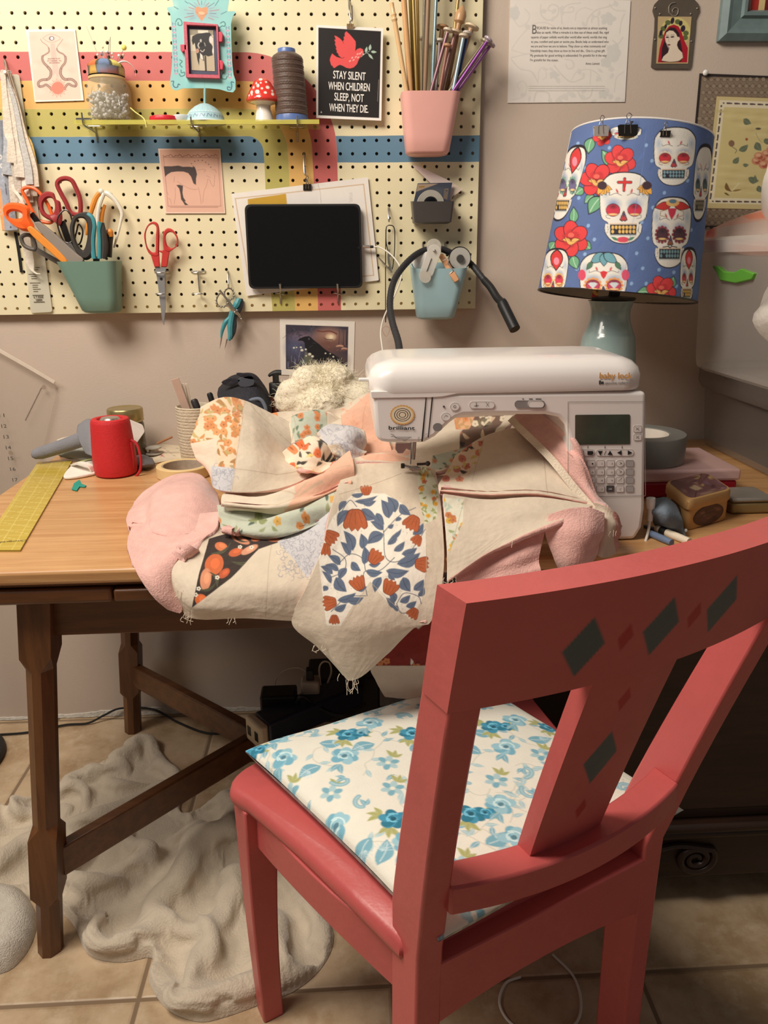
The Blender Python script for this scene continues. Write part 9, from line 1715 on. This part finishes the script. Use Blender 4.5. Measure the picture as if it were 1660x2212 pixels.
# ================================================================== ON THE FLOOR
h0 = crop(0, 1280, .4214)
def fz(P, z=0.0): return np.array([aZ(x, y, z)[:2] for x, y in P])
def heap(name, label, cat, outline, ridges, m_, hb, n=330, seed=0, edge=.05, slack=0):
 O = fz(outline); O = cr(O, len(O) * 4, True); RT_ = np.array([[.83, .56], [-.56, .83]]) if slack else np.eye(2); Or = O @ RT_; lo, hi = Or.min(0) - .01, Or.max(0) + .01; X, Y = np.meshgrid(np.linspace(lo[0], hi[0], n), np.linspace(lo[1], hi[1], n)); P = np.stack([X, Y], -1).reshape(-1, 2) @ np.linalg.inv(RT_); hx, hy = (hi - lo) / (n - 1); X, Y = P.T.reshape(2, n, n)
 dd = np.full(len(P), 9.); ins = np.zeros(len(P), bool); NP_ = P.copy()
 for a, b_ in zip(O, np.roll(O, -1, 0)):
  ins ^= ((a[1] > P[:, 1]) != (b_[1] > P[:, 1])) & (P[:, 0] < (b_[0] - a[0]) * (P[:, 1] - a[1]) / (b_[1] - a[1] + 1e-12) + a[0]); e = b_ - a; t = np.clip(((P - a) @ e) / (e @ e + 1e-12), 0, 1); w_ = a + t[:, None] * e; m = np.linalg.norm(P - w_, axis=1); NP_[m < dd] = w_[m < dd]; dd = np.minimum(dd, m)
 d = np.where(ins, dd, -dd); env = np.sqrt(np.clip(1 - (1 - np.clip(d / edge, 0, 1)) ** 2, 0, 1)); hgt = np.full(len(P), hb)
 for R, off, k_ in [(R, o_, q_) for R in ridges for o_, q_ in (((0, .85), (1.45, .7), (-1.45, .7)) if len(ridges) > 4 else ((0, 1.),))]:
  h_, w_ = R[0], R[1] * k_; h_ *= (1 if off == 0 else .75); A = cr(fz(R[2:]), 30); T_ = np.gradient(A, axis=0); A = A + off * R[1] * np.stack([-T_[:, 1], T_[:, 0]], 1) / (np.linalg.norm(T_, axis=1)[:, None] + 1e-9); m = np.full(len(P), 9.)
  for a, b_ in zip(A[:-1], A[1:]): e = b_ - a; t = np.clip(((P - a) @ e) / (e @ e + 1e-12), 0, 1); m = np.minimum(m, np.linalg.norm(P - a - t[:, None] * e, axis=1))
  pr_ = np.sqrt(np.clip(1 - (m / (w_ * 1.5)) ** 2, 0, 1)); hgt = np.maximum(hgt, hb * .5 + h_ * .75 * pr_)
 hgt += .003 * np.sin(P[:, 0] * 60 + 9 * np.sin(P[:, 1] * 17 + seed)) * np.sin(P[:, 1] * 43 + seed)
 z = (env * hgt).reshape(n, n)
 z = (z + np.roll(z, 1, 0) + np.roll(z, -1, 0) + np.roll(z, 1, 1) + np.roll(z, -1, 1)) / 5
 if slack:       # let the cloth buckle: springs longer than the space they have, pinned along the outline
  S = np.stack([X, Y, z * 1.1], -1); I_ = (d > 0).reshape(n, n); W = (d > 1.2 * hx).reshape(n, n) * 1.0; 
  def con(a, b_, L_, k):
   A, B_ = S[a], S[b_]; m_, q_ = min(A.shape[0], B_.shape[0]), min(A.shape[1], B_.shape[1]); A, B_ = A[:m_, :q_], B_[:m_, :q_]; wa, wb = W[a][:m_, :q_], W[b_][:m_, :q_]; D = B_ - A; ln = np.linalg.norm(D, axis=2) + 1e-9; c = (k * (ln - L_) / ln / np.maximum(wa + wb, 1) * (I_[a][:m_, :q_] & I_[b_][:m_, :q_]))[..., None] * D; A += wa[..., None] * c; B_ -= wb[..., None] * c
  al = slice(None)
  for it in range(420):
   S[..., 2] -= .00010 * W
   for q in (0, 1): con((al, slice(q, None, 2)), (al, slice(q + 1, None, 2)), hx * slack, .9); con((slice(q, None, 2), al), (slice(q + 1, None, 2), al), hy * slack, .9); con((slice(q, None, 2), slice(0, -1)), (slice(q + 1, None, 2), slice(1, None)), math.hypot(hx, hy) * slack, .5); con((slice(q, None, 2), slice(1, None)), (slice(q + 1, None, 2), slice(0, -1)), math.hypot(hx, hy) * slack, .5)
   for st_, k in ((3, .5), (7, .6)):
    for r in range(2 * st_): con((al, slice(r, None, 2 * st_)), (al, slice(r + st_, None, 2 * st_)), hx * slack * st_, k); con((slice(r, None, 2 * st_), al), (slice(r + st_, None, 2 * st_), al), hy * slack * st_, k)
   S[..., 2] = np.clip(S[..., 2], 0, .12)
  P = S[..., :2].reshape(-1, 2); z = S[..., 2]
 keep = (d > 0).reshape(n, n); i = np.arange(n - 1)[:, None]; j = np.arange(n - 1)[None]; ok = (keep[:-1, :-1] | keep[1:, :-1] | keep[:-1, 1:] | keep[1:, 1:])
 F = np.stack([i * n + j, i * n + j + 1, (i + 1) * n + j + 1, (i + 1) * n + j], -1)[ok]; u, inv = np.unique(F, return_inverse=True); XY = np.where(ins[:, None], P, NP_); V = np.column_stack([XY, np.where(ins, z.ravel(), 0) + .001])[u]
 g = G(); g.add(V, inv.reshape(-1, 4)); return tag(g.build(name, m_, smooth=180, subd=1 if slack else 0), label, cat)
M_fl = mat('beige_fleece', (214, 200, 178), 1.0, var=.06, vscale=40, bump=.3, bscale=260, sheen=.4)
rd = lambda h, w_, *q: (h, w_) + tuple(h0(*q))
heap('fleece_blanket', 'rumpled beige fleece blanket spread over the tiles under the table', 'blanket', [(320, 1597), (352, 1630), (392, 1692), (395, 1760), (470, 1730), (560, 1715), (620, 1850), (690, 1960), (722, 2020), (700, 2085), (640, 2140), (560, 2172), (480, 2200), (425, 2208), (360, 2180), (322, 2120), (330, 2070), (262, 2080), (190, 2062), (152, 1990), (70, 1945), (-60, 1950), (-90, 1780), (40, 1738), (140, 1690), (230, 1645)],
  [rd(.055, .020, 340, 1440, 520, 1560, 600, 1500, 700, 1440), rd(.06, .02, 700, 1450, 820, 1380, 860, 1470, 850, 1580), rd(.05, .016, 900, 1400, 885, 1500, 860, 1590), rd(.05, .018, 760, 1500, 700, 1640, 560, 1700), rd(.05, .018, 820, 1600, 760, 1740, 690, 1840), rd(.055, .022, 360, 1600, 420, 1780, 520, 1880, 680, 1890), rd(.06, .018, 850, 1620, 870, 1760, 770, 1880, 760, 1980), rd(.06, .018, 950, 1590, 960, 1760, 880, 1850), rd(.07, .026, 1000, 1740, 1060, 1900, 1040, 2060), rd(.055, .018, 1040, 1720, 1100, 1780, 1130, 1880, 1200, 1920), rd(.075, .03, 930, 1540, 960, 1420, 1060, 1330, 1200, 1290), rd(.06, .022, 1120, 1640, 1180, 1560, 1250, 1500), rd(.05, .03, 780, 2000, 850, 2100, 1000, 2190, 1150, 2150, 1290, 2080), rd(.05, .02, 1180, 1960, 1300, 1900, 1500, 1900), rd(.035, .022, 320, 1400, 600, 1380, 900, 1300, 1200, 1200), rd(.04, .03, 0, 1200, 100, 1330, 60, 1420), rd(.022, .02, 330, 1030, 420, 950, 700, 800), rd(.05, .02, 1050, 1720, 980, 1680, 1000, 1600), rd(.04, .02, 480, 1480, 440, 1600, 480, 1750), rd(.055, .02, 1400, 1700, 1350, 1850, 1420, 1980), rd(.03, .02, 400, 1250, 700, 1120, 880, 1010)], M_fl, .02, seed=1, n=190, slack=1.22)
heap('white_mat', 'shaggy white mat edge on the floor at the far left', 'mat', [(78, 1975), (76, 2020), (50, 2070), (0, 2105), (-120, 2110), (-160, 1960), (-60, 1925), (40, 1932)], [(.035, .03, (-60, 1960), (20, 1970), (60, 2000))], mat('white_shag', (214, 206, 192), 1.0, var=.1, vscale=90, bump=.5, bscale=420), .045, n=120, seed=4, edge=.04)
fl_ = thing('floor_lamp', 'black floor lamp whose round base shows at the far left edge', 'floor lamp', (-.985, 1.60, 0)); g = G(); g.lathe([(.14, 0), (.145, .008), (.14, .018), (.06, .026), (.02, .03)], (-.985, 1.60, .0005), 48); g.build('base', M_black, fl_); g = G(); g.tube(cr([(-.985, 1.60, .025), (-.985, 1.60, 1.2), (-.985, 1.60, 2.2), (-.90, 1.45, 2.42), (-.76, .82, 2.58), (-.70, .68, 2.56)], 60), .011, 12); g.build('pole', M_black, fl_); g = G(); g.lathe([(.46, -.06), (.45, -.04), (.06, .05), (.02, .06)], (-.70, .68, 2.50), 40, cap=False); g.build('lamp_shade', mat('lamp_metal', (60, 60, 62), .4), fl_)
def cable(label, P, r=.0028, m_=None, cat='cable', name='cable'): g = G(); g.tube(cr(np.array([aZ(x, y, z) if z < 3 else aY(x, y, z - 3) for x, y, z in P]), 60), r, 8); return tag(g.build(name, m_ or M_black), label, cat)
cable('black cord running along the wall foot past the table legs', [(-20, 1588, .005), (60, 1582, .005), (140, 1566, .006), (190, 1562, .006), (225, 1545, .02), (262, 1530, .03), (330, 1532, .02), (380, 1558, .008), (440, 1582, .005), (490, 1585, .005), (530, 1592, .006)]); cable('second black cord lying flat against the wall foot', [(150, 1545, .004), (220, 1544, .004), (300, 1535, .004), (400, 1532, .004), (470, 1528, .004)])
ps = thing('power_strip', 'navy power strip with a white socket end beside the black charger block', 'power strip', (-.2, 1.66, 0))
a, b_ = aY(548, 1604, 1.335), aY(690, 1575, 1.43); a[2] = b_[2] = .2036; d = (b_ - a) / np.linalg.norm(b_ - a); nn = np.array([-d[1], d[0], 0]); f = lambda V: a + V[:, :1] * d + V[:, 1:2] * nn + V[:, 2:] * np.array([0, 0, 1])
g = G(); g.box((.02, -.03, .0005), (.26, .03, .055), 0, f); g.build('strip_body', mat('navy_plastic', (44, 50, 66), .4), ps, bevel=.006); g = G(); g.box((0, -.031, .0005), (.02, .031, .056), 0, f); g.build('end_plate', mat('ivory_plastic', (222, 206, 176), .4), ps, bevel=.006)
for y in (-.014, .014): g = G(); g.box((-.001, y - .006, .018), (.001, y + .006, .038), 0, f); g.build('socket', M_black, ps, smooth=0)
def brick(name, label, px_, py_, Y, w_, d_, h_, m_): c = aY(px_, py_, Y); t = thing(name, label, 'adapter', (c[0], Y, max(0, c[2])), 'chargers under the table'); z0 = max(.2036 if Y < 1.46 else .0005, c[2]); c[2] = z0; g = G(); g.box((c[0] - w_ / 2, Y, z0), (c[0] + w_ / 2, Y + d_, z0 + h_)); g.build('case', m_, t, bevel=.005); return t, c
brick('charger', 'black charger block standing on the power strip', 604, 1570, 1.40, .075, .05, .07, M_black); t, c = brick('wall_plug', 'white plug adapter between the cables under the table', 672, 1520, 1.43, .040, .035, .05, mat('adapter_white', (206, 196, 176), .4)); g = G(); g.box((c[0] - .008, 1.437, c[2] + .0505), (c[0] + .008, 1.455, c[2] + .075)); g.build('plug', M_black, t, bevel=.002)
cable('thin pale cable looping above the white plug adapter', [(693, 1480, 4.45), (690, 1445, 4.46), (698, 1430, 4.46), (712, 1432, 4.46), (716, 1452, 4.46), (708, 1475, 4.46)], .002, MATS['adapter_white']); cable('very thin pale cable arching left of the white plug adapter', [(600, 1510, 4.46), (595, 1475, 4.5), (612, 1450, 4.5), (645, 1443, 4.48), (672, 1458, 4.45)], .001, MATS['adapter_white']); cable('thick black cable curving right of the white plug adapter', [(640, 1520, 4.40), (655, 1505, 4.40), (690, 1530, 4.40), (740, 1545, 4.38), (790, 1520, 4.40)], .005)
brick('charger', 'wide dark box in the shade behind the cushion', 745, 1560, 1.5, .16, .1, .11, mat('dark_box', (40, 38, 40), .5))
cable('white cord looping on the tiles under the chair', [(1195, 2062, .004), (1240, 2110, .004), (1256, 2170, .004), (1240, 2215, .004), (1180, 2240, .004), (1110, 2215, .004), (1080, 2170, .004), (1092, 2125, .004), (1125, 2110, .004)], .0022, MATS['white_cable'])
# dark carved cabinet under the right end of the table
cb = thing('carved_cabinet', 'very dark wooden cabinet with a carved scroll skirt behind the chair', 'cabinet', (.72, 1.3, 0)); M_dk = wood('ebonised_wood', (40, 24, 18), (54, 34, 24), .45, (3, 30, 30))
def cbx(nm, lo, hi, bv=.004): g = G(); g.box(lo, hi); g.build(nm, M_dk, cb, bevel=bv)
cbx('carcass', (.375, 1.075, .20), (1.10, 1.60, .655)); cbx('ledge', (.365, 1.055, .183), (1.11, 1.61, .201), .006); cbx('ledge_moulding', (.37, 1.062, .165), (1.105, 1.605, .1825), .007); cbx('skirt', (.385, 1.078, .07), (1.09, 1.10, .1645)); cbx('door', (.40, 1.066, .225), (.735, 1.0755, .63)); cbx('door', (.745, 1.066, .225), (1.08, 1.0755, .63))
for x in (.39, 1.05):
 for y in (1.078, 1.56): cbx('foot', (x, y, .0005), (x + .04, y + .04, .165))
for s, cx_ in ((1, .60), (-1, .90)):
 g = G(); a = np.linspace(0, 4.2 * np.pi, 90); r = .006 + .0022 * a; P = np.stack([cx_ + s * r * np.cos(a), np.full(90, 1.074), .115 + r * np.sin(a) * .9], 1); P = np.vstack([P, cr([P[-1], (cx_ - s * .04, 1.074, .145), (cx_ - s * .10, 1.074, .125), (cx_ - s * .17, 1.074, .10)], 30)[1:]]); g.tube(P, np.interp(np.linspace(0, 1, len(P)), [0, .7, 1], [.005, .007, .004]), 8); g.build('carved_scroll', M_dk, cb)

# finer pieces hang under the part that carries them
def nest(top, part, kids):
 base = lambda o: o.name.split('.')[0]
 ps_ = [o for o in top.children if base(o) == part]
 for o in list(top.children):
  if base(o) in kids and ps_: o.parent = ps_[0]
nest(tf, 'picture_box', ('latch', 'hinge', 'mount', 'photograph')); nest(lamp, 'shade_fabric', ('shade_lining', 'shade_ring', 'shade_spoke')); nest(sm, 'control_panel', ('display', 'key', 'key_symbols', 'arrow_bar')); nest(sm, 'presser_bar', ('presser_foot', 'foot_screw', 'foot_knob', 'foot_ankle')); nest(sm, 'speed_slot', ('speed_slider',)); nest(jar, 'lid_band', ('pincushion',)); nest(sp, 'speaker_body', ('silver_cone', 'logo_mark')); nest(bb, 'bag_body', ('bag_flap', 'bag_strap')); nest(pbx, 'collar', ('nozzle',)); nest(cs, 'case_lid', ('latch',)); nest(tn, 'tin_lid', ('lid_picture',)); nest(tn, 'tin_box', ('oval_picture',)); nest(ps, 'end_plate', ('socket',)); nest(tb_, 'case', ('screen', 'home_button'))
